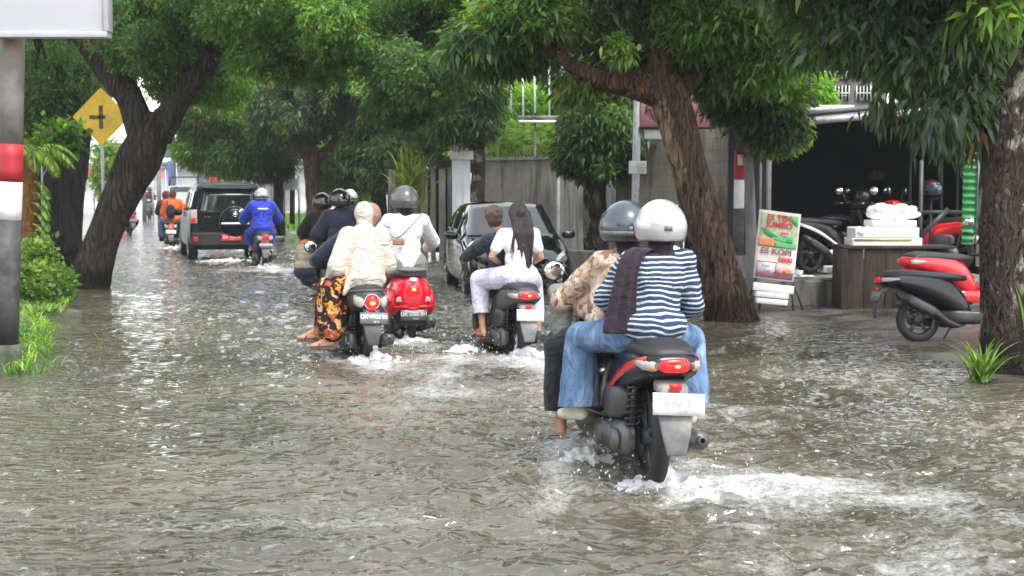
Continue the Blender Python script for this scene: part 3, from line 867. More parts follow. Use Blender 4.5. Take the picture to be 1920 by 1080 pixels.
    ex = part('exhaust', mb, M['metal'] if not parked else bp, t)
    mb = MB(); q0, q1 = Vector(pth[-3]), Vector(pth[-1]); mb.sell([(0, 0, .02, .03), (.02, 0, .025, .045), (.28, 0, .03, .05), (.33, 0, .022, .03)], 16, 2.8)
    d = (q1 - q0).normalized(); mm = Matrix.Translation(q0 + Vector((.045, 0, 0)) + d * .0) @ Vector((0, 1, 0)).rotation_difference(d).to_matrix().to_4x4()
    mb.v = [tuple(mm @ Vector(v)) for v in mb.v]; part('heat_shield', mb, M['dark_grey'], ex)
    # floorboard + belly
    mb = MB(); mb.box((0, .72, .26), (.34, .56, .09), None, .92); part('floorboard', mb, bp, t, bevel=.03)
    for s_ in (-1, 1):
        mb = MB(); mb.sell([(.2, .3, .012, .04, s_ * .15), (.4, .28, .03, .07, s_ * .165), (.75, .26, .035, .07, s_ * .18), (1.0, .33, .03, .09, s_ * .18), (1.08, .45, .02, .1, s_ * .17)], 14, 2.5); part('side_panel', mb, M[lower], t)
    # leg shield / apron
    mb = MB(); mb.rings([[(math.sin(a) * w, y + .10 - .16 * (1 - math.cos(a)) , z) for a in np.linspace(-1.2, 1.2, 13)] + [(math.sin(a) * w * .8, y + .05 - .12 * (1 - math.cos(a)), z) for a in np.linspace(1.1, -1.1, 13)]
                         for y, z, w in ((.92, .25, .16), (.98, .35, .21), (1.02, .5, .22), (1.0, .68, .22), (.95, .82, .19), (.9, .9, .12))]); part('leg_shield', mb, pm, t)
    # steering
    st = Matrix.Translation((0, 1.02, 0)) @ Matrix.Rotation(steer, 4, 'Z') @ Matrix.Translation((0, -1.02, 0))
    mb = MB(); mb.tube([(-.055, 1.26, wr), (-.055, 1.05, .66)], .017, 8); mb.tube([(.055, 1.26, wr), (.055, 1.05, .66)], .017, 8); mb.tube([(0, 1.06, .6), (0, .94, .95)], .03, 10); part('fork', mb, M['metal'], t)
    mb = MB(); g = []
    for k in range(9):
        a = R(35 + 14 * k); rr = wr + .025
        g.append([(x, 1.26 + rr * math.cos(a), wr + rr * math.sin(a) - abs(x) * .4) for x in (-.07, -.045, 0, .045, .07)])
    mb.grid(g); part('front_fender', mb, pm, t, solid=.006)
    mb = MB(); mb.sell([(.84, .97, .06, .03), (.87, .97, .13, .055), (.95, .97, .16, .07), (1.04, .96, .12, .07), (1.09, .95, .05, .04)], 22, 2.4); cw = part('handlebar_cowl', mb, pm, t)
    mb = MB(); mb.sell([(1.07, .95, .085, .045), (1.1, .945, .06, .035)], 18, 2.4); part('headlight', mb, M['head_lens'], t)
    mb = MB(); mb.tube([(-.36, .84, .99), (-.2, .9, .985), (0, .93, .97), (.2, .9, .985), (.36, .84, .99)], .013, 8)
    for s_ in (-1, 1): mb.tube([(s_ * .37, .835, .99), (s_ * .25, .882, .985)], .019, 8); mb.tube([(s_ * .2, .94, 1.0), (s_ * .36, .9, 1.0)], .006, 5)
    part('handlebar', mb, bp, t)
    mirrors = mirrors or [((-.2, .9, 1.0), (-.34, .88, 1.17)), ((.2, .9, 1.0), (.34, .88, 1.17))]
    for b_, c_ in mirrors: mirror(t, b_, c_, M[mir_mat], r=.06)
    if parked:
        mb = MB(); mb.tube([(-.1, .45, .2), (-.16, .36, .02), (-.22, .34, .0)], .012, 6); part('side_stand', mb, M['metal'], t)
    return t, m
# ------------------------------------------------------------------ people
def V3(*a): return Vector(a)
def hand_prims(mb, wr, d, palm, curl=.6, s=1.0, side=1):
    """palm with four bent fingers and a thumb leaving the palm's side"""
    d = Vector(d).normalized(); palm = Vector(palm); palm = (palm - d * palm.dot(d)).normalized(); x = d.cross(palm) * side
    c = Vector(wr) + d * .045 * s
    mb.limb(Vector(wr), c, .022 * s, .028 * s)
    for k in range(4):
        o = (k - 1.5) * .019 * s
        b = Vector(wr) + d * .075 * s + x * o
        mb.limb(Vector(wr) + d * .02 * s + x * o * .7, b, .014 * s, .011 * s, 8)
        L = (.036, .042, .040, .032)[k] * s
        d1 = (d * math.cos(curl) + palm * math.sin(curl)); k1 = b + d1 * L
        d2 = (d * math.cos(curl * 2.2) + palm * math.sin(curl * 2.2)); k2 = k1 + d2 * L * .8
        mb.limb(b, k1, .0095 * s, .009 * s, 8); mb.limb(k1, k2, .009 * s, .0075 * s, 8)
    tb = Vector(wr) + d * .03 * s + x * -.024 * s
    t1 = tb + (d * .6 - x * .6 + palm * .4).normalized() * .035 * s; t2 = t1 + (d * .8 + palm * .6).normalized() * .028 * s
    mb.limb(tb, t1, .012 * s, .010 * s, 8); mb.limb(t1, t2, .010 * s, .008 * s, 8)
def foot_prims(mb, an, yaw=0, s=1.0, fat=0.0, pitch=0):
    r = Matrix.Rotation(yaw, 3, 'Z') @ Matrix.Rotation(pitch, 3, 'X')
    a = Vector(an)
    heel = a + r @ V3(0, -.03, -.055) * s; ball = a + r @ V3(0, .12, -.07) * s; toe = a + r @ V3(0, .17, -.075) * s
    mb.limb(a, heel, (.036 + fat) * s, (.03 + fat) * s); mb.limb(heel, ball, (.03 + fat) * s, (.032 + fat) * s); mb.limb(ball, toe, (.032 + fat) * s, (.022 + fat) * s)
    mb.limb(a, ball, (.034 + fat) * s, (.03 + fat) * s)
    mb.limb(ball + r @ V3(.02, 0, 0) * s, toe + r @ V3(.02, -.01, 0) * s, (.022 + fat) * s, (.016 + fat) * s)
    mb.limb(ball - r @ V3(.02, 0, 0) * s, toe - r @ V3(.02, .015, 0) * s, (.022 + fat) * s, (.014 + fat) * s)
def pose(hip=(0, 0, .84), lean=.15, S_=1.0, side=0.0, knL=(-.26, .42, .78), knR=(.26, .42, .78), anL=(-.22, .4, .36), anR=(.22, .4, .36),
         elL=None, elR=None, wrL=(-.3, .75, 1.0), wrR=(.3, .75, 1.0), head=None, shw=.165):
    h = V3(*hip); up = V3(side, math.sin(lean), math.cos(lean)).normalized()
    d = dict(S=S_, hip=h, up=up, waist=h + up * .17 * S_, chest=h + up * .33 * S_, neck=h + up * .49 * S_)
    d['sh'] = h + up * .425 * S_
    d['shL'] = d['sh'] + V3(-shw * S_, 0, 0); d['shR'] = d['sh'] + V3(shw * S_, 0, 0)
    d['head'] = V3(*head) if head else d['neck'] + V3(side * .1, .03, .135) * S_
    d['hipL'] = h + V3(-.085 * S_, 0, -.01); d['hipR'] = h + V3(.085 * S_, 0, -.01)
    d.update(knL=V3(*knL), knR=V3(*knR), anL=V3(*anL), anR=V3(*anR), wrL=V3(*wrL), wrR=V3(*wrR))
    for q in 'LR':
        e = dict(L=elL, R=elR)[q]
        if e is None:
            a, b = d['sh' + q], d['wr' + q]
            mid = (a + b) / 2; Ln = (b - a).length; out = math.sqrt(max(.0, (.27 * S_) ** 2 - (Ln / 2) ** 2))
            e = mid + V3(-.45 if q == 'L' else .45, -.25, -.85).normalized() * out
        d['el' + q] = V3(*e)
    return d
def torso_prims(mb, p, f=0.0, lo=True, hips=True):
    S_ = p['S']
    rot = V3(0, 0, 1).rotation_difference(p['up']).to_matrix()
    def e(c, r): mb.ell(c, tuple((a + f) for a in (r[0] * S_, r[1] * S_, r[2] * S_)), rot, 20, 12)
    if hips: e(p['hip'] + p['up'] * .02, (.165, .125, .12))
    e(p['waist'], (.135, .1, .13)); e(p['chest'], (.155, .11, .15)); e(p['sh'] - p['up'] * .03, (.17, .09, .07))
    mb.limb(p['hip'], p['sh'] - p['up'] * .05, (.125) * S_ + f, .1 * S_ + f, 18)
    for q in 'LR': mb.limb(p['sh'] - p['up'] * .01, p['sh' + q], .06 * S_ + f, .055 * S_ + f)
    mb.limb(p['sh'], p['neck'], .06 * S_ + f, .05 * S_ + f)
def head_prims(mb, p, fwd=V3(0, 1, 0), tilt=0):
    S_ = p['S']; c = p['head']; f = fwd.normalized(); r = f.cross(V3(0, 0, 1)).normalized(); u = V3(0, 0, 1)
    rot = V3(0, 1, 0).rotation_difference(f).to_matrix()
    mb.limb(p['neck'] - p['up'] * .05, c - f * .02 - u * .04, .052 * S_, .05 * S_)
    mb.ell(c + u * .025 * S_ - f * .012 * S_, (.076 * S_, .095 * S_, .09 * S_), rot, 20, 14)
    mb.ell(c + f * .025 * S_ - u * .045 * S_, (.058 * S_, .065 * S_, .07 * S_), rot, 18, 12)
    mb.ell(c + f * .055 * S_ - u * .095 * S_, (.028 * S_, .024 * S_, .02 * S_), rot)
    mb.limb(c + f * .088 * S_ + u * .01 * S_, c + f * .108 * S_ - u * .032 * S_, .010 * S_, .014 * S_)
    for s_ in (-1, 1):
        mb.ell(c + r * s_ * .078 * S_ - f * .005 - u * .01 * S_, (.012 * S_, .02 * S_, .032 * S_), rot)
        mb.ell(c + f * .075 * S_ + r * s_ * .03 * S_ + u * .02 * S_, (.02 * S_, .012 * S_, .009 * S_), rot)
    mb.ell(c + f * .085 * S_ - u * .06 * S_, (.024 * S_, .012 * S_, .007 * S_), rot); mb.ell(c + f * .083 * S_ - u * .071 * S_, (.02 * S_, .012 * S_, .007 * S_), rot)
def face_parts(body, p, fwd, base):
    S_ = p['S']; c = p['head']; f = fwd.normalized(); r = f.cross(V3(0, 0, 1)).normalized()
    for s_ in (-1, 1):
        mb = MB(); mb.ell(c + f * .082 * S_ + r * s_ * .031 * S_ + V3(0, 0, .004 * S_), (.013, .008, .007)); part('eye', mb, M['black_gloss'], body, off=base)
def lerp(a, b, t): return a + (b - a) * t
def sweep(mb, a, b, ra, rb): mb.limb(a, b, ra, rb, 14)
def person(label, frame, p, vox=.012, skin='skin', shirt='white_cloth', sleeve=2.0, loose=.014, trousers='denim', leg=2.0, legloose=.02, flare=0.0, hem=None,
           shoe=None, wr=.005, fwd=V3(0, 1, 0), helmet=None, hijab=None, hair=None, hand=True, skirt=None, handd=V3(0, 1, -.2), group='riders on scooters', coat_hem=None,
           shirt_label=None, bare_feet_yaw=(0, 0), footpitch=0, seed=0, extra=None, cut=None, wf=(7, 7, 4)):
    """p in the frame of the scooter"""
    base = Vector((p['hip'].x, p['hip'].y, p['hip'].z - .1))
    t = thing('person', label, 'person', mat=frame @ Matrix.Translation(base), group=group)
    b3 = tuple(base)
    S_ = p['S']
    mb = MB(); torso_prims(mb, p); head_prims(mb, p, fwd)
    for q in 'LR':
        mb.limb(p['sh' + q], p['el' + q], .048 * S_, .038 * S_); mb.limb(p['el' + q], p['wr' + q], .038 * S_, .025 * S_)
        if hand: hand_prims(mb, p['wr' + q], (p['wr' + q] - p['el' + q]).normalized() * .6 + handd * .6, V3(0, .0, -1), .65, S_, 1 if q == 'L' else -1)
        mb.limb(p['hip' + q], p['kn' + q], .082 * S_, .058 * S_); mb.limb(p['kn' + q], lerp(p['kn' + q], p['an' + q], .35), .056 * S_, .055 * S_)
        mb.limb(lerp(p['kn' + q], p['an' + q], .35), p['an' + q], .055 * S_, .033 * S_)
        foot_prims(mb, p['an' + q], bare_feet_yaw[0 if q == 'L' else 1], S_, 0, footpitch)
    bm = remesh(mb, vox * .8, 2, off=b3)
    body = part('body', bm, M[skin], t)
    face_parts(body, p, fwd, b3)
    # shirt
    if shirt:
        mb = MB(); torso_prims(mb, p, loose)
        if coat_hem:
            for zz, rx, ry in coat_hem: mb.ell(p['hip'] + V3(0, -.01, zz), (rx, ry, .09), None, 20, 10)
        for q in 'LR':
            l = min(1, sleeve); mb.limb(p['sh' + q], lerp(p['sh' + q], p['el' + q], l), .052 * S_ + loose, .044 * S_ + loose * 1.1)
            if sleeve > 1: mb.limb(p['el' + q], lerp(p['el' + q], p['wr' + q], sleeve - 1), .044 * S_ + loose * 1.1, .033 * S_ + loose * .8)
        if extra: extra(mb, p)
        part('shirt', remesh(mb, vox, 4, wr, wf, seed, b3), M[shirt], t, label=shirt_label)
    if trousers:
        mb = MB(); mb.ell(p['hip'] + V3(0, 0, -.0), (.172 * S_ + legloose * .5, .14 * S_, .12 * S_), None, 20, 12)
        for q in 'LR':
            mb.limb(p['hip' + q], p['kn' + q], .092 * S_ + legloose, .066 * S_ + legloose)
            e = lerp(p['kn' + q], p['an' + q], min(1, leg - 1))
            if leg > 1: mb.limb(p['kn' + q], e, .066 * S_ + legloose, .05 * S_ + legloose + flare)
        me = remesh(mb, vox, 3, wr, (8, 8, 5), seed + 2, b3)
        if cut:
            import bmesh
            bm_ = bmesh.new(); bm_.from_mesh(me); bmesh.ops.bisect_plane(bm_, geom=bm_.verts[:] + bm_.edges[:] + bm_.faces[:], plane_co=(0, 0, cut - b3[2]), plane_no=(0, .12, 1), clear_inner=True)
            bm_.to_mesh(me); bm_.free()
        part('trousers', me, M[trousers], t, solid=.006 if cut else 0)
    if skirt:
        mb = MB()
        for a_, b_, ra, rb in skirt['prims']: mb.limb(a_, b_, ra, rb, 16)
        part('skirt', remesh(mb, vox, 4, wr * 1.5, (9, 9, 2.5), seed + 3, b3), M[skirt['mat']], t)
    if shoe:
        for i, q in enumerate('LR'):
            mb = MB(); foot_prims(mb, p['an' + q] + V3(0, 0, -.004), bare_feet_yaw[i], S_, .012, footpitch)
            me = remesh(mb, .008, 3, off=b3)
            if shoe == 'sandal':
                # keep the sole and a strap only
                mb = MB(); r = Matrix.Rotation(bare_feet_yaw[i], 3, 'Z') @ Matrix.Rotation(footpitch, 3, 'X'); a = p['an' + q]
                pts = [(-.035, -.075), (.035, -.075), (.045, .03), (.05, .12), (.03, .19), (-.03, .19), (-.045, .12), (-.036, .03)]
                mb.rings([[a + r @ V3(x * 1.05, y, -.112) * S_ for x, y in pts], [a + r @ V3(x, y, -.090) * S_ for x, y in pts]])
                s0 = part('sandal', mb, M['sandal'], t, off=b3, bevel=.004)
                mb = MB(); mb.tube([a + r @ V3(-.045, .10, -.09) * S_, a + r @ V3(-.02, .09, -.045) * S_, a + r @ V3(.02, .09, -.045) * S_, a + r @ V3(.045, .10, -.09) * S_], .008, 6); part('strap', mb, M['sandal'], s0, off=b3)
            else: part('shoe', me, M[shoe], t)
    hc = p['head'] + V3(0, -.005, .02) * S_
    if helmet: make_helmet(t, hc, fwd, b3, S_, *helmet)
    if hijab:
        mb = MB(); f = fwd.normalized()
        mb.ell(hc + V3(0, -.012, .005), (.1 * S_, .115 * S_, .118 * S_), None, 22, 14)
        mb.limb(hc - f * .03 + V3(0, 0, -.03), p['neck'] + V3(0, -.01, 0), .088 * S_, .075 * S_)
        if hijab[1] > 0:
            mb.ell(p['neck'] + V3(0, 0, -.04), (.13 * S_, .1 * S_, .08 * S_)); mb.limb(p['neck'] + V3(0, -.02, -.03), p['chest'] + V3(0, -.09, -.0), .1 * S_, .08 * S_ * hijab[1])
        part('hijab', remesh(mb, vox * .8, 4, wr * .8, (9, 9, 5), seed + 4, b3), M[hijab[0]], t)
    if hair: hair(t, p, b3)
    return t
def make_helmet(t, hc, fwd, b3, S_=1.0, shell='helmet_white', visor='visor', strip=None, size=1.0, full=False):
    rot = V3(0, 1, 0).rotation_difference(fwd.normalized()).to_matrix().to_4x4()
    # lathe-like shell cut at the rim; opening at the front
    n, m = 40, 22; g = []; s = size
    rx, ry, rz = .132 * s, .158 * s, .148 * s
    for i in range(m + 1):
        row = []
        for k in range(n + 1):
            a = 2 * PI * k / n - PI / 2 + PI  # start at front
            fr = max(0, math.cos(2 * PI * k / n)) ** 1.2    # 1 in front
            tmax = R(118) - R(52 if not full else 22) * fr
            th = tmax * i / m
            bulge = 1 + .05 * math.sin(th) ** 4
            v = V3(rx * math.sin(th) * math.sin(2 * PI * k / n) * bulge, ry * math.sin(th) * math.cos(2 * PI * k / n) * (1.0 if math.cos(2 * PI * k / n) > 0 else .98), rz * math.cos(th))
            row.append(tuple(rot @ v + hc))
        g.append(row)
    mb = MB(); mb.grid(g)
    h = part('helmet', mb, M[shell], t, off=b3, solid=.014)
    mb = MB(); rim = g[-1]; mb.tube(rim, .008 * s, 6, cap=False); part('rim_trim', mb, M['black_plastic'], h, off=b3)
    # visor pushed over the front
    gv = []
    for i in range(8):
        th = R(58 + 9 * i); row = []
        for k in range(-9, 10):
            a = R(8.2 * k)
            row.append(tuple(rot @ V3(rx * 1.10 * math.sin(th) * math.sin(a), ry * 1.12 * math.sin(th) * math.cos(a), rz * 1.05 * math.cos(th)) + hc))
        gv.append(row)
    mb = MB(); mb.grid(gv); part('visor', mb, M[visor], h, off=b3, solid=.003)
    for k_ in ():
        mb = MB(); q_ = []
        for i_ in range(6):
            th = R(30 + 9 * i_); a_ = PI + k_ * R(26)
            q_.append(tuple(rot @ V3(rx * 1.055 * math.sin(th) * math.sin(a_), ry * 1.035 * math.sin(th) * math.cos(a_), rz * 1.03 * math.cos(th)) + hc))
        mb.tube(q_[:3], .007 * s, 6, .5); part('vent', mb, M['black_plastic'], h, off=b3)
    mb = MB(); g_ = [[tuple(rot @ V3(rx * 1.075 * math.sin(R(t_)) * math.sin(R(180 + 9 * k)), ry * 1.055 * math.sin(R(t_)) * math.cos(R(180 + 9 * k)), rz * 1.04 * math.cos(R(t_))) + hc) for k in (-1, 0, 1)] for t_ in (86, 91, 96)]
    mb.grid(g_); part('sticker', mb, M['grey_plastic'], h, off=b3, solid=.002)
    for s_ in (-1, 1):
        mb = MB(); mb.lathe([(.02 * s, 0), (.02 * s, .008), (0, .01)], rot @ V3(s_ * rx * 1.03, .03, -.005) + hc, rot @ V3(s_, 0, 0), 14); part('visor_pivot', mb, M['black_plastic'], h, off=b3)
    if strip:
        gs = []
        for i in range(3):
            th = R(96 + 5 * i); row = []
            for k in range(-12, 13):
                a = PI + R(10 * k)
                row.append(tuple(rot @ V3(rx * 1.062 * math.sin(th) * math.sin(a), ry * 1.03 * math.sin(th) * math.cos(a), rz * 1.0 * math.cos(th)) + hc))
            gs.append(row)
        mb = MB(); mb.grid(gs); part('trim_band', mb, M[strip], h, off=b3, solid=.012)
    return h
# ------------------------------------------------------------------ near scooter with two riders
def rel(q, m):  # world -> scooter frame
    return m.inverted() @ q
t, mN = scooter('scooter', 'black scooter with red side stripe and white plate, ridden by the pair in front', (NEAR.x - .04, NEAR.y + .06, 0), R(9.5), roll=R(.3), paint='black_gloss', accent='red_paint', tail='sharp',
                pl=('plate_white', 'faded_ink', 'DK 5878 FI', '12 27'), sink=.06, sc=1.07, wr=.285, mirrors=[((-.2, .9, 1.0), (-.33, .86, 1.08)), ((.2, .9, 1.0), (.36, .88, 1.17))])
p1 = pose(hip=(-.005, -.03, .825), lean=.13, S_=.82, side=.13, knL=(-.27, .40, .755), knR=(.30, .34, .74), anL=(-.29, .36, .40), anR=(.30, .28, .38),
          elL=(-.205, .14, .985), elR=(.225, .02, .96), wrL=(-.14, .26, .92), wrR=(.18, .22, .86))
person('passenger in navy and white striped top, blue jeans and white helmet', mN, p1, vox=.008, shirt='stripes', sleeve=1.95, loose=.026, trousers='denim', leg=2.0, legloose=.030, flare=.040, cut=.435,
       bare_feet_yaw=(.5, -.1), shoe='beige_shoe', wf=(6, 6, 9), wr=.011, helmet=('helmet_white', 'visor', None, .92), hijab=('plum_cloth', .01), seed=3,
       extra=lambda mb, p: mb.ell(p['hip'] + V3(0, -.01, .03), (.185, .15, .12)))
# scarf end hanging down her left shoulder blade
def scarf(par_label, pts, w, mat_, frame, base, t):
    mb = MB(); g = []
    for i, p in enumerate(pts):
        p = V3(*p); row = []
        for k in range(9):
            u = (k / 8 - .5) * w[i]
            row.append(tuple(p + V3(u, .012 * math.sin(k * 1.9 + i * .35) - .02 * abs(u) / w[i] * 0, 0)))
        g.append(row)
    mb.grid(g)
    return part('scarf', mb, M[mat_], t, off=base, solid=.012, sub=1)
near1 = [o for o in C.objects if o.get('category') == 'person'][-1]
b = V3(p1['hip'].x, p1['hip'].y, p1['hip'].z - .1)
scarf('', [(-.03, -.02, 1.245), (-.10, -.075, 1.235), (-.145, -.10, 1.17), (-.165, -.11, 1.05), (-.18, -.115, .94), (-.19, -.12, .86), (-.19, -.125, .82)], [.14, .12, .11, .12, .15, .17, .18], 'plum_cloth', mN, tuple(b), near1)
p2 = pose(hip=(.0, .34, .79), lean=.24, S_=.86, knL=(-.34, .66, .68), knR=(.2, .80, .66), anL=(-.33, .62, .26), anR=(.24, .74, .30), wrL=(-.33, .80, .97), wrR=(.36, .82, .97), elL=(-.33, .60, .93), side=-.04)
def drape(mb, p):
    # loose long sleeve hanging from the forearm
    mb.limb(p['elL'], V3(-.26, .66, .62), .07, .035); mb.limb(p['wrL'], V3(-.28, .7, .70), .05, .03)
person('scooter driver in beige patterned blouse, dark headscarf and slate helmet', mN, p2, vox=.009, cut=.36, shirt='batik', sleeve=1.0, loose=.03, trousers='black_cloth', leg=1.9, legloose=.03, flare=.02,
       wr=.008, helmet=('helmet_navy', 'visor', 'grey_green_cloth', .95), hijab=('plum_cloth', 1.0), seed=8, extra=lambda mb, p: (mb.limb(p['shL'] + V3(.03, .0, -.04), V3(-.15, .42, .84), .08, .10), mb.limb(p['shL'] + V3(.01, .03, -.05), V3(-.21, .54, .90), .065, .07), mb.limb(p['chest'], p['hip'], .15, .17)))
drv = [o for o in C.objects if o.get('category') == 'person'][-1]
b = (p2['hip'].x, p2['hip'].y, p2['hip'].z - .1)
mb = MB(); mb.limb(lerp(p2['shL'], p2['elL'], .55), p2['elL'], .045, .058); mb.limb(p2['elL'], p2['wrL'], .062, .045); mb.limb(p2['wrL'], p2['wrL'] + V3(-.01, .05, .0), .046, .03)
mb.limb(p2['elL'] + V3(0, .02, 0), V3(-.335, .64, .62), .07, .04); mb.limb(p2['wrL'] + V3(.02, -.04, 0), V3(-.335, .68, .62), .05, .035)
part('sleeve', remesh(mb, .010, 4, .005, (8, 8, 3), 4, b), M['grey_green_cloth'], drv, label='long grey-green sleeve hanging over the forearm')

# ------------------------------------------------------------------ girl in white with the driver before her
t, mG = scooter('scooter', 'dark grey scooter with blank white plate ridden by the long haired girl', (GIRL.x - .02, GIRL.y + .1, 0), HEAD * .75, roll=R(0), paint='dark_grey', tail='sharp',
                pl=('plate_white', 'faded_ink', '', ''), sink=.10, mir_mat='white_plastic', mirrors=[((-.2, .9, 1.0), (-.24, .74, 1.10)), ((.2, .9, 1.0), (.30, .9, 1.08))])
def longhair(t, p, b3):
    c = p['head']; mb = MB()
    mb.ell(c + V3(0, -.012, .022), (.092, .108, .102), None, 22, 14)
    for x0, x1, y1, z1 in ((-.055, -.03, -.13, -.33), (-.03, .0, -.14, -.40), (.0, .045, -.14, -.50), (.03, .075, -.13, -.52), (.05, .10, -.12, -.47), (.065, .115, -.08, -.36)):
        a = c + V3(x0, -.06, .0); m_ = c + V3((x0 + x1) / 2 + .008, -.115, -.18)
        mb.limb(a, m_, .048, .034); mb.limb(m_, c + V3(x1, y1, z1), .034, .012)
    part('hair', remesh(mb, .009, 2, .004, (30, 30, 2), 5, b3), M['hair'], t)
    for k in range(5):
        mb = MB(); x = -.10 + .012 * k if k < 3 else .09 + .01 * k
        mb.tube([c + V3(x * .5, -.08, -.08), c + V3(x * .85, -.128, -.24), c + V3(x * .9 - .02, -.14, -.38 - .03 * k)], [.008, .007, .002], 5); part('hair_strand', mb, M['hair'], t, off=b3)
pg = pose(hip=(.02, -.02, .86), lean=.02, S_=.92, knL=(-.28, .34, .80), knR=(.25, .33, .77), anL=(-.27, .26, .34), anR=(.29, .28, .30), elL=(-.24, -.01, 1.04), elR=(.24, .0, 1.03), wrL=(-.12, .2, .97), wrR=(.14, .2, .93), shw=.165)
person('passenger girl with long dark hair, white tee and pale lilac trousers', mG, pg, vox=.011, shirt='white_cloth', sleeve=.62, loose=.014, trousers='lilac_cloth', leg=1.75, legloose=.034, flare=.0, cut=.52, shoe='sandal',
       wr=.005, hair=longhair, seed=12, bare_feet_yaw=(.35, -.5), extra=lambda mb, p: None)
def shorthair(mt):
    def f(t, p, b3):
        c = p['head']; mb = MB()
        mb.ell(c + V3(0, -.02, .03), (.094, .106, .095), None, 22, 14); mb.ell(c + V3(0, -.05, -.02), (.082, .07, .07))
        for k in range(16):
            a = k * .7; mb.limb(c + V3(.05 * math.cos(a), .04 * math.sin(a) - .02, .07), c + V3(.085 * math.cos(a), .09 * math.sin(a) - .03, .05 + .03 * math.sin(k * 2.1)), .03, .014)
        part('hair', remesh(mb, .009, 2, .004, (30, 30, 8), 5, b3), M[mt], t)
    return f
pk = pose(hip=(-.03, .30, .80), lean=.08, S_=.88, side=-.08, knL=(-.2, .70, .62), knR=(.2, .70, .62), anL=(-.18, .68, .30), anR=(.2, .68, .30), wrL=(-.33, .78, 1.0), wrR=(.33, .8, 1.0), head=(-.13, .40, 1.40))
person('scooter driver with short brown hair in dark clothes ahead of the long haired girl', mG, pk, vox=.013, shirt='navy_cloth', sleeve=1.9, loose=.035, trousers='black_cloth', leg=1.9, wr=.006, hair=shorthair('hair_brown'), shoe='black_cloth', seed=22, fwd=V3(-.45, 1, 0))

# ------------------------------------------------------------------ cream hijab, side-saddle
t, mC = scooter('scooter', 'brown-black scooter with round red tail lamp and grey plate under the cream veiled woman', (CREAM.x, CREAM.y + .1, 0), HEAD * .8, paint='dark_grey', lower='dark_grey', tail='round',
                pl=('plate_black', 'plate_white', 'DK 4902 BS', '06 25'), sink=.11, mir_mat='black_plastic', flap='dark_grey', mirrors=[((-.2, .9, 1.0), (-.40, .84, 1.12)), ((.2, .9, 1.0), (.34, .88, 1.12))])
pc = pose(hip=(.0, .0, .86), lean=.08, S_=.93, side=.02, knL=(-.36, .16, .78), knR=(-.33, .02, .76), anL=(-.44, .16, .36), anR=(-.34, -.02, .30), elL=(-.25, -.02, 1.0), elR=(.23, .05, 1.0), wrL=(-.30, .14, .84), wrR=(.1, .25, .9))
def poncho(mb, p):
    mb.limb(p['sh'] + V3(0, -.02, -.02), p['hip'] + V3(0, -.03, .02), .14, .20, 20)
    mb.limb(p['shL'], p['elL'] + V3(0, 0, -.03), .09, .10); mb.limb(p['shR'], p['elR'] + V3(0, 0, -.02), .09, .09); mb.limb(p['elL'], p['wrL'], .09, .055)
    mb.ell(p['hip'] + V3(0, -.03, -.02), (.205, .18, .10), None, 20, 10)
    mb.limb(p['hip'] + V3(-.15, -.12, -.02), p['hip'] + V3(-.21, -.14, -.14), .05, .02)
person('passenger woman in cream veil and tunic sitting side-saddle in a floral skirt', mC, pc, vox=.011, shirt='cream_cloth', sleeve=2, loose=.03, trousers=None, wf=(11, 11, 2.6), wr=.0065, hijab=('cream_cloth', .9), seed=31, shoe='sandal',
       bare_feet_yaw=(1.35, 1.25), footpitch=0, extra=poncho,
       skirt=dict(mat='floral', prims=[(V3(-.03, 0, .84), V3(-.33, .14, .77), .13, .10), (V3(-.03, -.03, .83), V3(-.31, .0, .75), .13, .10), (V3(-.33, .14, .77), V3(-.38, .14, .42), .10, .085), (V3(-.31, .0, .75), V3(-.30, -.02, .36), .10, .10), (V3(-.34, .06, .7), V3(-.33, .05, .36), .1, .12), (V3(-.2, .02, .72), V3(-.24, .0, .40), .1, .07)]))
pd = pose(hip=(-.0, .38, .82), lean=.12, S_=.95, side=.10, knL=(-.2, .78, .62), knR=(.2, .78, .62), anL=(-.17, .74, .33), anR=(.2, .74, .33), wrL=(-.36, .80, .98), wrR=(.36, .8, .98), elL=(-.36, .50, 1.02), head=(.15, .50, 1.42))
person('scooter driver in navy jacket and dusty brown headscarf before the cream veiled woman', mC, pd, vox=.013, shirt='navy_cloth', sleeve=1.95, loose=.04, trousers='black_cloth', leg=1.9, wr=.006, hijab=('brown_cloth', 1.5), shoe='black_cloth', seed=41)

# ------------------------------------------------------------------ red retro scooter
t, mV = scooter('scooter', 'bright red retro scooter with grey seat and dark plate', (VESPA.x, VESPA.y + .1, 0), HEAD * .7, paint='red_body', lower='red_body', tail='vespa',
                pl=('plate_black', 'plate_white', 'DK 3585 BH', '04 25'), sink=.10, mir_mat='white_plastic', mirrors=[((-.2, .9, 1.0), (-.33, .86, 1.13)), ((.2, .9, 1.0), (.36, .80, 1.14))], sc=1.03, seatmat='grey_plastic')
pv = pose(hip=(.0, .12, .88), lean=.06, S_=.98, knL=(-.18, .55, .76), knR=(.18, .55, .76), anL=(-.16, .62, .36), anR=(.16, .62, .36), wrL=(-.34, .80, .98), wrR=(.32, .74, 1.0), elL=(-.30, .25, 1.10), elR=(.33, .42, 1.08), shw=.175)
person('rider in white long sleeve top and matt grey helmet on the red scooter', mV, pv, vox=.011, shirt='white_cloth', sleeve=1.92, loose=.03, trousers='grey_cloth', leg=1.9, legloose=.05, wr=.007, helmet=('helmet_grey', 'visor', None, 1.02), hijab=('black_cloth', .0), seed=51, shoe='beige_shoe')
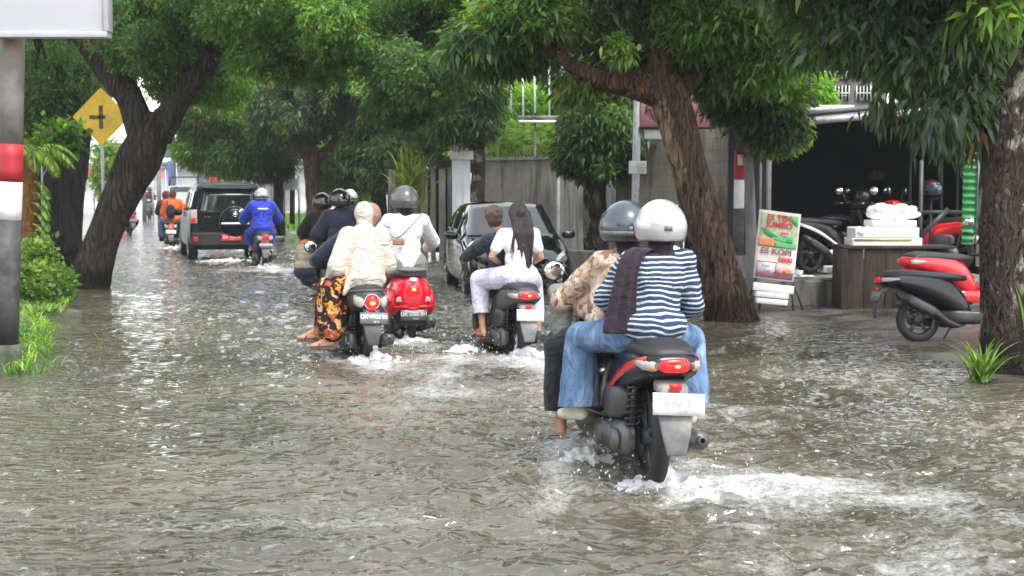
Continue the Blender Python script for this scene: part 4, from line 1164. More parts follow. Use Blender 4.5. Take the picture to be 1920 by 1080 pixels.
# crossbody bag
bb = mV @ V3(-.10, -.035, 1.05)
t = thing('crossbody_bag', 'small brown bag on a thin strap worn over the white top', 'bag', mat=mV @ Matrix.Translation((-.10, -.03, 1.10)))
mb = MB(); mb.box((0, -.02, 0), (.12, .04, .07)); part('pouch', mb, M['brown_cloth'], t, bevel=.012)
mb = MB(); mb.tube([(-.05, -.0, .02), (.03, -.035, .06), (.12, -.04, .15), (.2, -.02, .24), (.25, .06, .27)], .006, 6); part('strap', mb, M['plum_cloth'], t)

# ------------------------------------------------------------------ pair further ahead (black helmet)
t, mE = scooter('scooter', 'dark scooter carrying the black helmet rider with a khaki bag at its side', (PAIR.x, PAIR.y, 0), HEAD * .9, paint='black_gloss', tail='round', sink=.12, mir_mat='white_plastic', pl=('plate_black', 'plate_white', '', ''), mirrors=[((-.2, .9, 1.0), (-.24, .88, 1.12)), ((.2, .9, 1.0), (.34, .88, 1.12))])
pe = pose(hip=(.08, -.02, .88), lean=.05, S_=1.0, side=.02, knL=(-.25, .4, .78), knR=(.3, .4, .78), anL=(-.25, .36, .36), anR=(.27, .3, .36), wrL=(-.12, .3, 1.0), wrR=(.2, .3, 1.0), elL=(-.24, .05, 1.05))
person('passenger in dark navy jacket and glossy black helmet on the far dark scooter', mE, pe, vox=.014, shirt='navy_cloth', sleeve=1.9, loose=.05, trousers='black_cloth', leg=1.55, wr=.006, helmet=('helmet_black', 'visor', None, 1.1), hijab=('black_cloth', .8), seed=61, shoe='sandal')
pf = pose(hip=(-.05, .42, .84), lean=.12, S_=1.0, side=-.06, knL=(-.24, .8, .64), knR=(.2, .8, .64), anL=(-.2, .74, .33), anR=(.2, .74, .33), wrL=(-.33, .86, 1.0), wrR=(.33, .86, 1.0), elL=(-.36, .6, 1.06))
person('driver in black jacket leaning behind the glossy black helmet passenger', mE, pf, vox=.014, shirt='black_cloth', sleeve=1.9, loose=.05, trousers='black_cloth', leg=1.8, wr=.006, helmet=('helmet_black', 'visor', None, 1.0), hijab=('maroon_cloth', .8), seed=66, shoe='black_cloth')
t = thing('shoulder_bag', 'khaki cloth bag with dark base hanging beside the far dark scooter', 'bag', mat=mE @ Matrix.Translation((-.36, .40, .46)))
mb = MB(); mb.ell((0, 0, .28), (.16, .15, .19)); mb.ell((0, 0, .12), (.17, .16, .14)); part('bag_body', remesh(mb, .014, 3, .01, (9, 9, 5), 4), M['khaki_cloth'], t)
mb = MB(); mb.ell((0, -.01, .03), (.175, .17, .12)); mb.ell((.05, -.02, -.08), (.13, .12, .1)); part('bag_base', remesh(mb, .014, 3, .008, (9, 9, 5), 6), M['navy_cloth'], t)
mb = MB(); mb.ell((.0, .0, .44), (.10, .08, .06)); part('bag_top', remesh(mb, .014, 3, .008, (9, 9, 5), 6), M['lime_orange'], t)
W1 = G(662, 512)
t, mF = scooter('scooter', 'dark scooter ridden by the white and black helmet rider beyond the pair', (W1.x, W1.y, 0), HEAD, paint='dark_grey', tail='round', sink=.10, pl=('plate_black', 'plate_white', '', ''))
pz = pose(hip=(.0, .15, .86), lean=.08, S_=1.0, wrL=(-.34, .8, 1.0), wrR=(.34, .8, 1.0), anL=(-.17, .62, .33), anR=(.17, .62, .33), knL=(-.18, .6, .7), knR=(.18, .6, .7))
person('rider in charcoal jacket and white topped helmet beyond the black helmet pair', mF, pz, vox=.016, shirt='black_cloth', sleeve=1.9, loose=.04, trousers='black_cloth', leg=1.9, helmet=('helmet_white', 'black_gloss', 'black_cloth', 1.0), seed=71, shoe='black_cloth')

# ------------------------------------------------------------------ blue raincoat
t, mB = scooter('motorbike', 'black and silver motorbike ridden by the blue raincoat rider beside the black car', (BLUE.x, BLUE.y, 0), HEAD * .85, paint='dark_grey', lower='chrome', tail='round', lit=False, sink=.08, pl=('plate_black', 'plate_white', 'DK 2197 AO', ''), rimm='metal', cat='motorbike')
pb = pose(hip=(.0, .1, .86), lean=.10, S_=1.0, wrL=(-.33, .76, 1.0), wrR=(.33, .76, 1.0), elL=(-.33, .40, 1.04), elR=(.33, .40, 1.04), knL=(-.24, .52, .74), knR=(.24, .52, .74), anL=(-.18, .45, .36), anR=(.18, .45, .36), shw=.165)
person('rider in bright blue raincoat with silver back band and white helmet', mB, pb, vox=.014, shirt='blue_raincoat', sleeve=1.95, loose=.072, trousers='blue_raincoat', leg=1.5, legloose=.03, wr=.009, helmet=('helmet_white', 'visor', 'black_cloth', 1.0), seed=81, shoe='black_cloth',
       extra=lambda mb, p: (mb.ell(p['hip'] + V3(0, -.04, .0), (.22, .17, .14)), mb.ell(p['neck'] + V3(0, -.07, -.02), (.09, .07, .05))))
blu = [o for o in C.objects if o.get('category') == 'person'][-1]
b = (pb['hip'].x, pb['hip'].y, pb['hip'].z - .1)
mb = MB(); q = pb['chest'] + V3(0, 0, .03); mb.grid([[(q.x + .175 * math.sin(a), q.y - .187 * math.cos(a) + .005, q.z + dz) for a in np.linspace(-1.05, 1.05, 13)] for dz in (0, .035)])
part('reflective_band', mb, M['plate_white'], blu, off=b, solid=.006)

# ------------------------------------------------------------------ orange pair by the car's left side
t, mO = scooter('motorbike', 'dark motorbike with lit red lamp and white plate carrying the orange shirt rider', (ORNG.x, ORNG.y, 0), HEAD * .6, paint='black_gloss', tail='round', sink=.10, pl=('plate_white', 'ink', '', ''), cat='motorbike')
po = pose(hip=(.02, -.02, .86), lean=.08, S_=1.0, side=.05, wrL=(-.14, .3, 1.0), wrR=(.2, .3, 1.0), elR=(.30, .1, 1.05))
person('passenger in bright orange shirt and red cap with a dark backpack', mO, po, vox=.016, shirt='orange_cloth', sleeve=1.8, loose=.045, trousers='jean_far', leg=1.9, hijab=('maroon_cloth', .0), seed=91, shoe='black_cloth')
pq = pose(hip=(-.04, .40, .84), lean=.12, S_=1.0, side=-.2, wrL=(-.33, .86, 1.0), wrR=(.33, .86, 1.0), elR=(.42, .6, 1.1), knL=(-.3, .6, .7), anL=(-.3, .55, .35))
person('driver in dark red shirt and maroon cap ahead of the orange shirt passenger', mO, pq, vox=.016, shirt='maroon_cloth', sleeve=1.9, loose=.05, trousers='jean_far', leg=1.9, hijab=('maroon_cloth', .0), seed=95, shoe='black_cloth')
t = thing('backpack', 'dark grey backpack on the back of the orange shirt passenger', 'backpack', mat=mO @ Matrix.Translation((.0, -.22, 1.05)))
mb = MB(); mb.ell((0, 0, 0), (.13, .09, .19)); mb.ell((0, -.05, -.05), (.1, .05, .09)); part('pack_body', remesh(mb, .014, 3, .004), M['navy_cloth'], t)
mb = MB(); mb.tube([(-.08, .06, .14), (-.09, .1, .28), (-.1, .2, .31)], .012, 6); part('strap', mb, M['black_cloth'], t)
# ------------------------------------------------------------------ cars
def shell_half(st):
    y, w, zb, zm, zbelt, wb, zr, wr_ = st
    p = [(0, zb), (w * .55, zb), (w * .93, zb + .02), (w * .99, zb + .10), (w, zb + .22), (w * 1.005, (zb + zm) / 2 + .05), (w, zm), (w * .985, zbelt - .05), (wb, zbelt),
         (wb + (wr_ - wb) * .5, zbelt + (zr - zbelt) * .48), (wr_ + .015, zr - .10), (wr_ - .02, zr - .035), (wr_ - .12, zr), (wr_ * .5, zr + .022), (0, zr + .03)]
    return p
def interp_st(sts, y):
    ys = [s[0] for s in sts]
    return tuple([y] + [float(np.interp(y, ys, [s[k] for s in sts])) for k in range(1, 8)])
def car_shell(sts, m_, par):
    mb = MB(); rg = []
    for s in sts:
        h = shell_half(s)
        rg.append([(x, s[0], z) for x, z in h] + [(-x, s[0], z) for x, z in h[-2:0:-1]])
    mb.rings(rg, True)
    o = part('body', mb, M[m_], par, bevel=0)
    s = o.modifiers.new('sub', 'SUBSURF'); s.levels = 1; s.render_levels = 1
    return o
def side_glass(sts, y0, y1, par, f0=.08, f1=.88, inset=.004, name='side_window', sd=(-1, 1), cut=0):
    for s_ in sd:
        mb = MB(); g = []
        for y in np.linspace(y0, y1, 7):
            a = interp_st(sts, y); h = shell_half(a)
            seg = h[8:11]; r = []
            for f in np.linspace(f0, f1, 5):
                q = f * 2; i = min(int(q), 1); t = q - i
                x = seg[i][0] + (seg[i + 1][0] - seg[i][0]) * t; z = seg[i][1] + (seg[i + 1][1] - seg[i][1]) * t
                r.append((s_ * (x + inset + .004), y, z))
            g.append(r)
        mb.grid(g); part(name, mb, M['glass_dark'], par, solid=.008)
def panel(par, name, pts, m_, bulge=0.0, axis=(0, -1, 0), thick=.01, n=9):
    """pts: 4 corners bl, br, tr, tl"""
    bl, br, tr, tl = [Vector(p) for p in pts]; ax = Vector(axis); mb = MB(); g = []
    for j in range(n):
        v = j / (n - 1); r = []
        for i in range(n):
            u = i / (n - 1)
            p = (bl * (1 - u) + br * u) * (1 - v) + (tl * (1 - u) + tr * u) * v
            r.append(p + ax * bulge * (1 - (2 * u - 1) ** 2))
        g.append(r)
    mb.grid(g); return part(name, mb, M[m_], par, solid=thick)
def car_wheels(par, ys, w, r=.33, z=.33, rim='rim'):
    for y in ys:
        for s_ in (-1, 1):
            mb = MB(); mb.lathe([(r - .09, -.10), (r - .02, -.10), (r, -.07), (r, .07), (r - .02, .10), (r - .09, .10)], (s_ * (w - .10), y, z), (1, 0, 0), 32)
            mb.lathe([(0, 0), (r - .06, 0)], (s_ * (w - .12), y, z), (1, 0, 0), 24)
            wh = part('wheel', mb, M['tyre'], par)
            mb = MB(); mb.lathe([(r - .085, .0), (r - .10, -.03), (.05, -.02), (0, -.01)], (s_ * (w - .012), y, z), (s_, 0, 0), 30)
            for k in range(5):
                a = 2 * PI * k / 5
                mb.tube([(s_ * w, y + .03 * math.cos(a), z + .03 * math.sin(a)), (s_ * (w - .005), y + (r - .11) * math.cos(a), z + (r - .11) * math.sin(a))], .022, 6)
            part('rim', mb, M[rim], wh)
            mb = MB(); q = [(y + (r + .07) * math.cos(a), z + (r + .07) * math.sin(a)) for a in np.linspace(0, PI, 17)]
            mb.prism(q, s_ * (w - .19), s_ * (w + .002)); part('wheel_arch', mb, M['undertrim'], par, smooth=False)
# --- tall black car with a spare wheel on the tailgate (rear towards us)
def suv():
    rt = thing('off_road_car', 'tall black four-wheel drive car with spare wheel cover and red plate driving away', 'car', (SUVP.x + .0, SUVP.y, -.10), R(16.5))
    # y = 0 at the rear face
    st = [(0.0, .78, .48, .75, 1.08, .77, 1.60, .60), (.05, .84, .40, .75, 1.10, .82, 1.70, .66), (.30, .865, .34, .75, 1.11, .835, 1.76, .69), (1.2, .87, .30, .75, 1.11, .84, 1.79, .70), (2.2, .87, .30, .75, 1.10, .84, 1.78, .69), (2.6, .87, .30, .75, 1.09, .84, 1.72, .67),
          (3.15, .865, .3, .74, 1.07, .83, 1.22, .72), (3.3, .86, .3, .74, 1.05, .82, 1.09, .74), (3.9, .84, .32, .72, 1.0, .80, 1.02, .72), (4.15, .78, .36, .68, .92, .74, .93, .66), (4.2, .70, .42, .66, .88, .66, .88, .55)]
    car_shell(st, 'suv', rt)
    side_glass(st, .22, .75, rt); side_glass(st, .85, 1.65, rt); side_glass(st, 1.75, 2.55, rt)
    panel(rt, 'rear_window', [(-.66, -.012, 1.13), (.66, -.012, 1.13), (.565, .012, 1.56), (-.565, .012, 1.56)], 'glass_dark', .03)
    mb = MB(); mb.sell([(-.10, 1.66, .5, .012), (-.02, 1.675, .56, .022), (.15, 1.70, .58, .02)], 20, 3); part('roof_spoiler', mb, M['suv'], rt)
    mb = MB()
    mb.rings([[(s * .83, -.09 + .05 * abs(s) ** 3, z) for s in np.linspace(-1, 1, 13)] + [(s * .83, .15, z) for s in np.linspace(1, -1, 13)] for z in (.42, .46, .66, .70)]); part('bumper', mb, M['undertrim'], rt, bevel=.015)
    # spare wheel cover
    mb = MB(); mb.lathe([(.0, .17), (.24, .165), (.31, .13), (.34, .06), (.34, 0)], (.10, 0, .93), (0, -1, 0), 40); sp = part('spare_wheel_cover', mb, M['suv'], rt)
    mb = MB(); mb.torus((.10, -.085, .93), .334, .009, (0, 1, 0), 48, 6); part('cover_ring', mb, M['metal'], sp)
    mb = MB(); mb.rings([[(.10 + x, -.168 - d, .90 + z) for z, d in ((-.022, 0), (-.018, .012), (.018, .012), (.022, 0))] for x in (-.30, .30)]); part('cover_strip', mb, M['white_plastic'], sp)
    mb = MB(); mb.torus((.10, -.175, 1.10), .05, .010, (0, 1, 0), 24, 6); mb.ell((.10, -.178, 1.10), (.047, .01, .018)); part('emblem', mb, M['chrome'], sp)
    for s_ in (-1, 1):
        mb = MB(); mb.rings([[(s_ * .70, -.02, z), (s_ * .84, .0, z), (s_ * .875, .13, z), (s_ * .80, .16, z), (s_ * .70, .1, z)] for z in (.90, 1.20)]); k = part('tail_lamp', mb, M['clear_lens'], rt, bevel=.02)
        mb = MB(); mb.box((s_ * .78, -.018, .98), (.1, .02, .1)); part('red_lens', mb, M['tail_dim'], k, bevel=.01)
        mb = MB(); mb.lathe([(.02, 0), (.045, -.01), (.05, .01)], (s_ * .74, -.08, .56), (0, 1, 0), 16); part('reflector', mb, M['tail_dim'], rt)
        mb = MB(); mb.sell([(2.42, 1.08, .02, .03, s_ * .92), (2.46, 1.10, .1, .07, s_ * .97), (2.52, 1.10, .1, .075, s_ * .97), (2.58, 1.1, .05, .04, s_ * .95)], 16, 2.6); part('door_mirror', mb, M['suv'], rt)
    textmesh('SERIES', .05, M['chrome'], rt, Matrix.Translation((-.48, -.012, 1.04)) @ FACE, name='tailgate_letters')
    p = panel(rt, 'license_plate', [(-.20, -.105, .52), (.24, -.105, .52), (.24, -.105, .66), (-.20, -.105, .66)], 'plate_red')
    textmesh('DK 1366 A', .075, M['plate_white'], p, Matrix.Translation((.02, -.113, .60)) @ FACE, sx=1.05)
    textmesh('11 26', .03, M['plate_white'], p, Matrix.Translation((.02, -.113, .545)) @ FACE)
    car_wheels(rt, (.72, 3.35), .865, .34, .34)
    mb = MB(); mb.box((0, .35, .42), (1.4, .5, .2)); part('underbody', mb, M['undertrim'], rt)
    mb = MB(); mb.tube([(.45, .3, .34), (.45, -.06, .32)], .03, 10); part('tail_pipe', mb, M['metal'], rt)
suv()
# --- black hatchback facing us
def hatch():
    hp = G(984, 552)
    rt = thing('parked_car', 'black hatchback with silver wheels facing the camera beyond the long haired girl', 'car', (hp.x - .02, hp.y, -.15), R(189.2))
    # local y forward, front face at y = 0
    st = [(-3.62, .66, .42, .70, .92, .66, 1.22, .50), (-3.58, .75, .34, .70, .98, .74, 1.34, .56), (-3.3, .81, .25, .66, .97, .78, 1.45, .60), (-2.6, .83, .22, .64, .95, .80, 1.50, .62), (-1.9, .83, .22, .63, .94, .80, 1.485, .61), (-1.65, .83, .22, .62, .93, .80, 1.44, .60),
          (-.95, .825, .22, .62, .90, .79, 1.00, .68), (-.82, .82, .22, .61, .875, .78, .925, .70), (-.4, .80, .22, .58, .80, .75, .845, .66), (-.15, .76, .22, .55, .72, .70, .76, .58), (-.03, .68, .24, .5, .64, .60, .66, .46), (0, .60, .3, .46, .56, .52, .56, .4)]
    car_shell(st, 'car_black', rt)
    side_glass(st, -2.35, -1.72, rt); side_glass(st, -3.2, -2.45, rt); side_glass(st, -1.62, -1.15, rt, .08, .62)
    panel(rt, 'windscreen', [(.72, -.90, .95), (-.72, -.90, .95), (-.575, -1.66, 1.455), (.575, -1.66, 1.455)], 'glass_dark', .05, (0, .75, .5), .012)
    for s_ in (-1, 1):
        mb = MB(); mb.sell([(-.62, .73, .015, .03, s_ * .745), (-.4, .70, .06, .085, s_ * .70), (-.18, .64, .09, .10, s_ * .62), (-.07, .58, .07, .075, s_ * .54), (-.02, .55, .03, .03, s_ * .5)], 20, 2.3); part('headlight', mb, M['head_lens'], rt)
        mb = MB(); mb.lathe([(0, .02), (.035, .015), (.045, 0)], (s_ * .55, .0, .36), (0, 1, 0), 16); part('fog_lamp', mb, M['clear_lens'], rt)
        mb = MB(); mb.sell([(-1.30, .98, .02, .03, s_ * .86), (-1.26, 1.0, .10, .07, s_ * .93), (-1.19, 1.0, .10, .07, s_ * .93), (-1.14, 1.0, .04, .03, s_ * .90)], 16, 2.6); part('door_mirror', mb, M['car_black'], rt)
        mb = MB(); mb.tube([(s_ * .1, -.90, .96), (s_ * .3 + .2, -.98, 1.03)], .008, 6); part('wiper', mb, M['black_plastic'], rt)
    mb = MB(); mb.sell([(-.08, .50, .30, .05), (.015, .49, .26, .035)], 20, 3); gr = part('grille', mb, M['undertrim'], rt)
    mb = MB(); mb.rings([[(x, .02 + .01 * k, .50 + .006 * k) for k, x in enumerate((-.26, .26))] + [(.26, .03, .52), (-.26, .03, .52)] for _ in (0, 1)]) if False else mb.box((0, .018, .53), (.5, .012, .014)); part('chrome_bar', mb, M['chrome'], gr)
    mb = MB(); mb.sell([(-.08, .32, .52, .07), (.0, .32, .46, .06)], 20, 3.5); part('lower_intake', mb, M['undertrim'], rt)
    mb = MB(); mb.ell((0, .02, .57), (.06, .012, .035)); part('emblem', mb, M['chrome'], rt)
    p = panel(rt, 'license_plate', [(.21, .028, .37), (-.21, .028, .37), (-.21, .028, .50), (.21, .028, .50)], 'plate_black', axis=(0, 1, 0))
    car_wheels(rt, (-3.0, -.66), .82, .29, .29)
    mb = MB(); 
    for s_ in (-1, 1): mb.tube([(s_ * .745, -.55, .80), (s_ * .80, -1.5, .935), (s_ * .80, -3.3, .95)], .006, 5)
    part('belt_moulding', mb, M['chrome'], rt)
hatch()
# --- white pick-up far down the road
def pickup():
    q = G(352, 424)
    rt = thing('white_truck', 'white pickup truck with roof bars coming up the bright end of the road', 'truck', (q.x, q.y, -.05), R(196))
    st = [(-4.6, .80, .45, .7, .95, .8, .98, .74), (-2.9, .82, .4, .7, .98, .80, 1.0, .74), (-2.85, .83, .4, .7, 1.0, .80, 1.62, .62), (-2.5, .83, .36, .7, 1.0, .80, 1.70, .64), (-1.6, .83, .36, .7, 1.0, .80, 1.68, .64), (-.95, .83, .36, .7, .98, .8, 1.10, .7), (-.2, .80, .36, .66, .9, .76, .95, .68), (0, .70, .42, .62, .8, .66, .82, .6)]
    car_shell(st, 'white_plastic', rt); side_glass(st, -2.6, -1.55, rt)
    panel(rt, 'windscreen', [(.70, -.98, 1.12), (-.70, -.98, 1.12), (-.60, -1.62, 1.63), (.60, -1.62, 1.63)], 'visor', .04, (0, .75, .5), .012)
    mb = MB(); mb.tube([(-.6, -1.9, 1.7), (-.55, -1.9, 2.05), (.55, -1.9, 2.05), (.6, -1.9, 1.7)], .025, 6); mb.tube([(-.6, -2.7, 1.7), (-.55, -2.7, 2.05), (.55, -2.7, 2.05), (.6, -2.7, 1.7)], .025, 6); part('roof_bar', mb, M['undertrim'], rt)
    for s_ in (-1, 1):
        mb = MB(); mb.ell((s_ * .58, -.03, .72), (.14, .06, .09)); part('headlight', mb, M['head_lens'], rt)
    mb = MB(); mb.box((0, .02, .62), (.7, .04, .16)); part('grille', mb, M['undertrim'], rt, bevel=.01)
    car_wheels(rt, (-3.7, -.75), .83, .35, .35)
pickup()
# ------------------------------------------------------------------ trees
PAL = dict(
    dark=[(.016, .042, .018), (.025, .064, .024), (.036, .088, .030), (.055, .12, .036)],
    blue=[(.018, .040, .026), (.030, .062, .038), (.048, .09, .052), (.075, .125, .072)],
    mid=[(.035, .095, .024), (.055, .14, .03), (.075, .18, .038), (.11, .22, .045)],
    light=[(.05, .13, .02), (.09, .20, .03), (.14, .27, .04), (.20, .33, .05)],
    lime=[(.12, .30, .03), (.18, .40, .05), (.26, .48, .07), (.10, .25, .03)],
    yellow=[(.10, .15, .03), (.17, .22, .05), (.24, .27, .07), (.12, .17, .03)],
    fern=[(.035, .085, .035), (.05, .12, .045), (.07, .15, .058), (.05, .11, .032)],
)
for k_ in ('dark', 'blue', 'mid', 'light', 'fern', 'lime'):
    e_ = .72 if k_ in ('light', 'lime') else 1.0
    PAL[k_] = [(a * 1.85 * e_, b * 1.5 * e_, c * 1.35) for a, b, c in PAL[k_]]
def unit(a): return a / np.maximum(np.linalg.norm(a, axis=1, keepdims=True), 1e-9)
class Leaves:
    def __init__(s): s.v = []; s.c = []
    def add(s, b, d, L, Wd, col, droop=.3, face_up=.5):
        n = len(b)
        w = np.cross(d, unit(RNG.normal(size=(n, 3)) + np.array([0, 0, face_up * 2]))); w = unit(w)
        L = L.reshape(-1, 1) if hasattr(L, 'reshape') else L
        Wd = Wd.reshape(-1, 1) if hasattr(Wd, 'reshape') else Wd
        mid = b + d * L * .45
        tip = b + d * L + np.array([0, 0, -1]) * L * droop * .35
        s.v.append(np.stack([b, mid + w * Wd, tip, mid - w * Wd], 1)); s.c.append(np.repeat(col[:, None, :], 4, 1))
    def count(s): return sum(len(a) for a in s.v)
    def mesh(s, name, off):
        v = np.concatenate(s.v).reshape(-1, 3) - np.array(off); c = np.concatenate(s.c).reshape(-1, 3)
        n = len(v) // 4
        me = bpy.data.meshes.new(name)
        me.vertices.add(n * 4); me.loops.add(n * 4); me.polygons.add(n)
        me.vertices.foreach_set('co', v.astype(np.float32).ravel()); me.loops.foreach_set('vertex_index', np.arange(n * 4, dtype=np.int32))
        me.polygons.foreach_set('loop_start', (np.arange(n) * 4).astype(np.int32)); me.update(calc_edges=True)
        at = me.attributes.new('col', 'FLOAT_COLOR', 'POINT'); at.data.foreach_set('color', np.concatenate([c, np.ones((len(c), 1))], 1).astype(np.float32).ravel())
        return me
def clusters(lv, cen, rad, n, L=.14, W=.022, k=9, pal='dark', droop=.5, accent=None, acc=.12, seed=0, gap=.12, spread=1.0, scale=1.3):
    """leaf rosettes at twig ends spread through an ellipsoid; holes where a noise is low"""
    rad = np.array(rad)
    if len(cen) == 3 and L < .24: n = int(n * 1.55); L *= .82; W *= .85
    m = int(n * 1.9)
    u = unit(RNG.normal(size=(m, 3))); r = RNG.random(m) ** (1 / 2.4)
    p = u * r[:, None] * rad + np.array(cen)
    nn = fbm(p * scale, seed + 100, 3)
    # uneven outline: pull in some sides
    p = p + u * rad * (.16 * vn(p * .9, seed + 60))[:, None]
    keep = nn > np.quantile(nn, min(.47, gap + .2))
    p = p[keep][:n]; u = u[keep][:n]; n = len(p)
    P0 = np.array(PAL[pal]); ci = RNG.integers(0, len(P0), n)
    tone = vn(p * 1.1, seed + 7)
    col = P0[np.clip((tone * 2.2 + 1.5 + RNG.normal(size=n) * .6).astype(int), 0, len(P0) - 1)]
    if accent:
        A = np.array(PAL[accent]); am = (vn(p * 1.4, seed + 9) > 1 - acc * 4.2) | (RNG.random(n) < acc * .25)
        col = np.where(am[:, None], A[RNG.integers(0, len(A), n)], col)
    pr = np.repeat(p, k, 0); ur = np.repeat(u, k, 0); cr = np.repeat(col, k, 0)
    N_ = len(pr)
    d = unit(ur * .5 * spread + unit(RNG.normal(size=(N_, 3))) * .95 + np.array([0, 0, -droop]))
    b = pr + d * .02 + RNG.normal(size=(N_, 3)) * L * np.repeat(.25 + .45 * RNG.random(n), k)[:, None]
    cr = cr * (1 + RNG.normal(size=(N_, 1)) * .24).clip(.45, 1.8)
    dead = RNG.random(N_) < .012; cr[dead] = np.array([.22, .16, .05])
    Ls = L * (.45 + .85 * RNG.random(N_)) * np.repeat(.75 + .5 * RNG.random(n), k)
    lv.add(b, d, Ls, W * (Ls / L), cr, droop)
def trunk(mb, path, n=20, rough=.07, seed=0, patch=None):
    """path: (point, radius); smooth spline with lumpy rings"""
    pts = [Vector(p) for p, r in path]; rs = [r for p, r in path]
    out = []; rr = []
    K = len(pts)
    for i in range(K - 1):
        p0, p1, p2, p3 = pts[max(i - 1, 0)], pts[i], pts[i + 1], pts[min(i + 2, K - 1)]
        seg = max(4, int((p2 - p1).length / .12))
        for j in range(seg):
            t = j / seg
            out.append(.5 * ((2 * p1) + (p2 - p0) * t + (2 * p0 - 5 * p1 + 4 * p2 - p3) * t * t + (3 * p1 - p0 - 3 * p2 + p3) * t ** 3)); rr.append(rs[i] + (rs[i + 1] - rs[i]) * t)
    out.append(pts[-1]); rr.append(rs[-1])
    px = None; rings = []
    for i, p in enumerate(out):
        d = (out[min(i + 1, len(out) - 1)] - out[max(i - 1, 0)])
        if px is None: x, y, _ = frame_for(d)
        else:
            dn = d.normalized(); x = (px - dn * px.dot(dn)).normalized(); y = x.cross(dn)
        px = x
        a = np.arange(n) * 2 * PI / n
        q = np.array([[p.x + math.cos(t) * .5, p.y + math.sin(t) * .5, p.z * .8] for t in a])
        nz = fbm(q * 2.6, seed, 3)
        nz2 = np.abs(vn(np.stack([np.cos(a) * 3.2, np.sin(a) * 3.2, np.full(n, p.z * .45)], 1), seed + 3))
        R_ = rr[i] * (1 + rough * nz - rough * .9 * nz2)
        rings.append([tuple(p + x * math.cos(t) * R_[j] + y * math.sin(t) * R_[j]) for j, t in enumerate(a)])
    s0 = len(mb.f)
    mb.rings(rings, True)
    return mb
def tp(px, py, Y, rpx): return (P(px, py, Y), rpx * Y / F)
def tree(name, label, base, trunks, crowns, bark='bark_dark', leafm='leaf', group='trees along the flooded road', patchfn=None, seed=1, cat='tree', extra_mats=None):
    b = Vector(base)
    t = thing(name, label, cat, b, group=group)
    for i, path in enumerate(trunks):
        mb = MB(); trunk(mb, path, 28 if path[0][1] > .12 else 14, .10, seed + i)
        mats = [M[bark]] + ([M[m] for m in extra_mats] if extra_mats and i == 0 else [])
        o = part('trunk' if i == 0 else 'limb', mb, mats, t, off=b)
        if patchfn and i == 0:
            at = o.data.attributes.new('tan', 'FLOAT', 'POINT'); at.data.foreach_set('value', [patchfn(v.co + b, v.normal) for v in o.data.vertices])
    lv = Leaves()
    for c in crowns:
        px, py, Y, rx, ry, rd, n = c[:7]; kw = dict(c[7]) if len(c) > 7 else {}
        s = Y / F
        clusters(lv, P(px, py, Y), (rx * s, rd, ry * s), n, seed=seed * 13, **kw)
    mb = MB(); tr = random.Random(seed); tops = [(Vector(p), r) for path in trunks for p, r in path[max(1, len(path) // 2):]]
    for c in crowns:
        if c[6] < 150 or c[1] < -200: continue
        s = c[2] / F; cc = P(c[0], c[1], c[2])
        for _ in range(3):
            e = cc + V3(tr.uniform(-.8, .8) * c[3] * s, tr.uniform(-.6, .6) * c[5], tr.uniform(-.8, .5) * c[4] * s)
            a = min(tops, key=lambda q: (q[0] - e).length)[0]
            mid = (a + e) / 2 + V3(tr.uniform(-.2, .2), tr.uniform(-.2, .2), tr.uniform(.0, .3)); r0 = min(.05, .018 * (e - a).length + .008)
            mb.tube([a, (a + mid) / 2 + V3(tr.uniform(-.08, .08), 0, .05), mid, (mid + e) / 2 + V3(tr.uniform(-.1, .1), 0, .02), e], [r0, r0 * .8, r0 * .6, r0 * .4, r0 * .15], 6)
    if mb.f: part('branches', mb, M[bark], t, off=b)
    if lv.v: part('crown', lv.mesh('crown', b), M[leafm], t, smooth=False)
    return t

FERN = dict(L=.085, W=.020, k=12, pal='fern', accent='light', acc=.10, droop=.35, gap=.14)
FERN2 = dict(L=.085, W=.020, k=12, pal='mid', accent='light', acc=.10, droop=.45, gap=.14)
MANGO = dict(L=.17, W=.024, k=10, pal='dark', accent='light', acc=.11, droop=.75, gap=.1)
MANGOL = dict(L=.15, W=.022, k=9, pal='mid', accent='light', acc=.16, droop=.45, gap=.22)
BLUE_ = dict(L=.15, W=.026, k=10, pal='blue', accent='light', acc=.09, droop=.55, gap=.18)
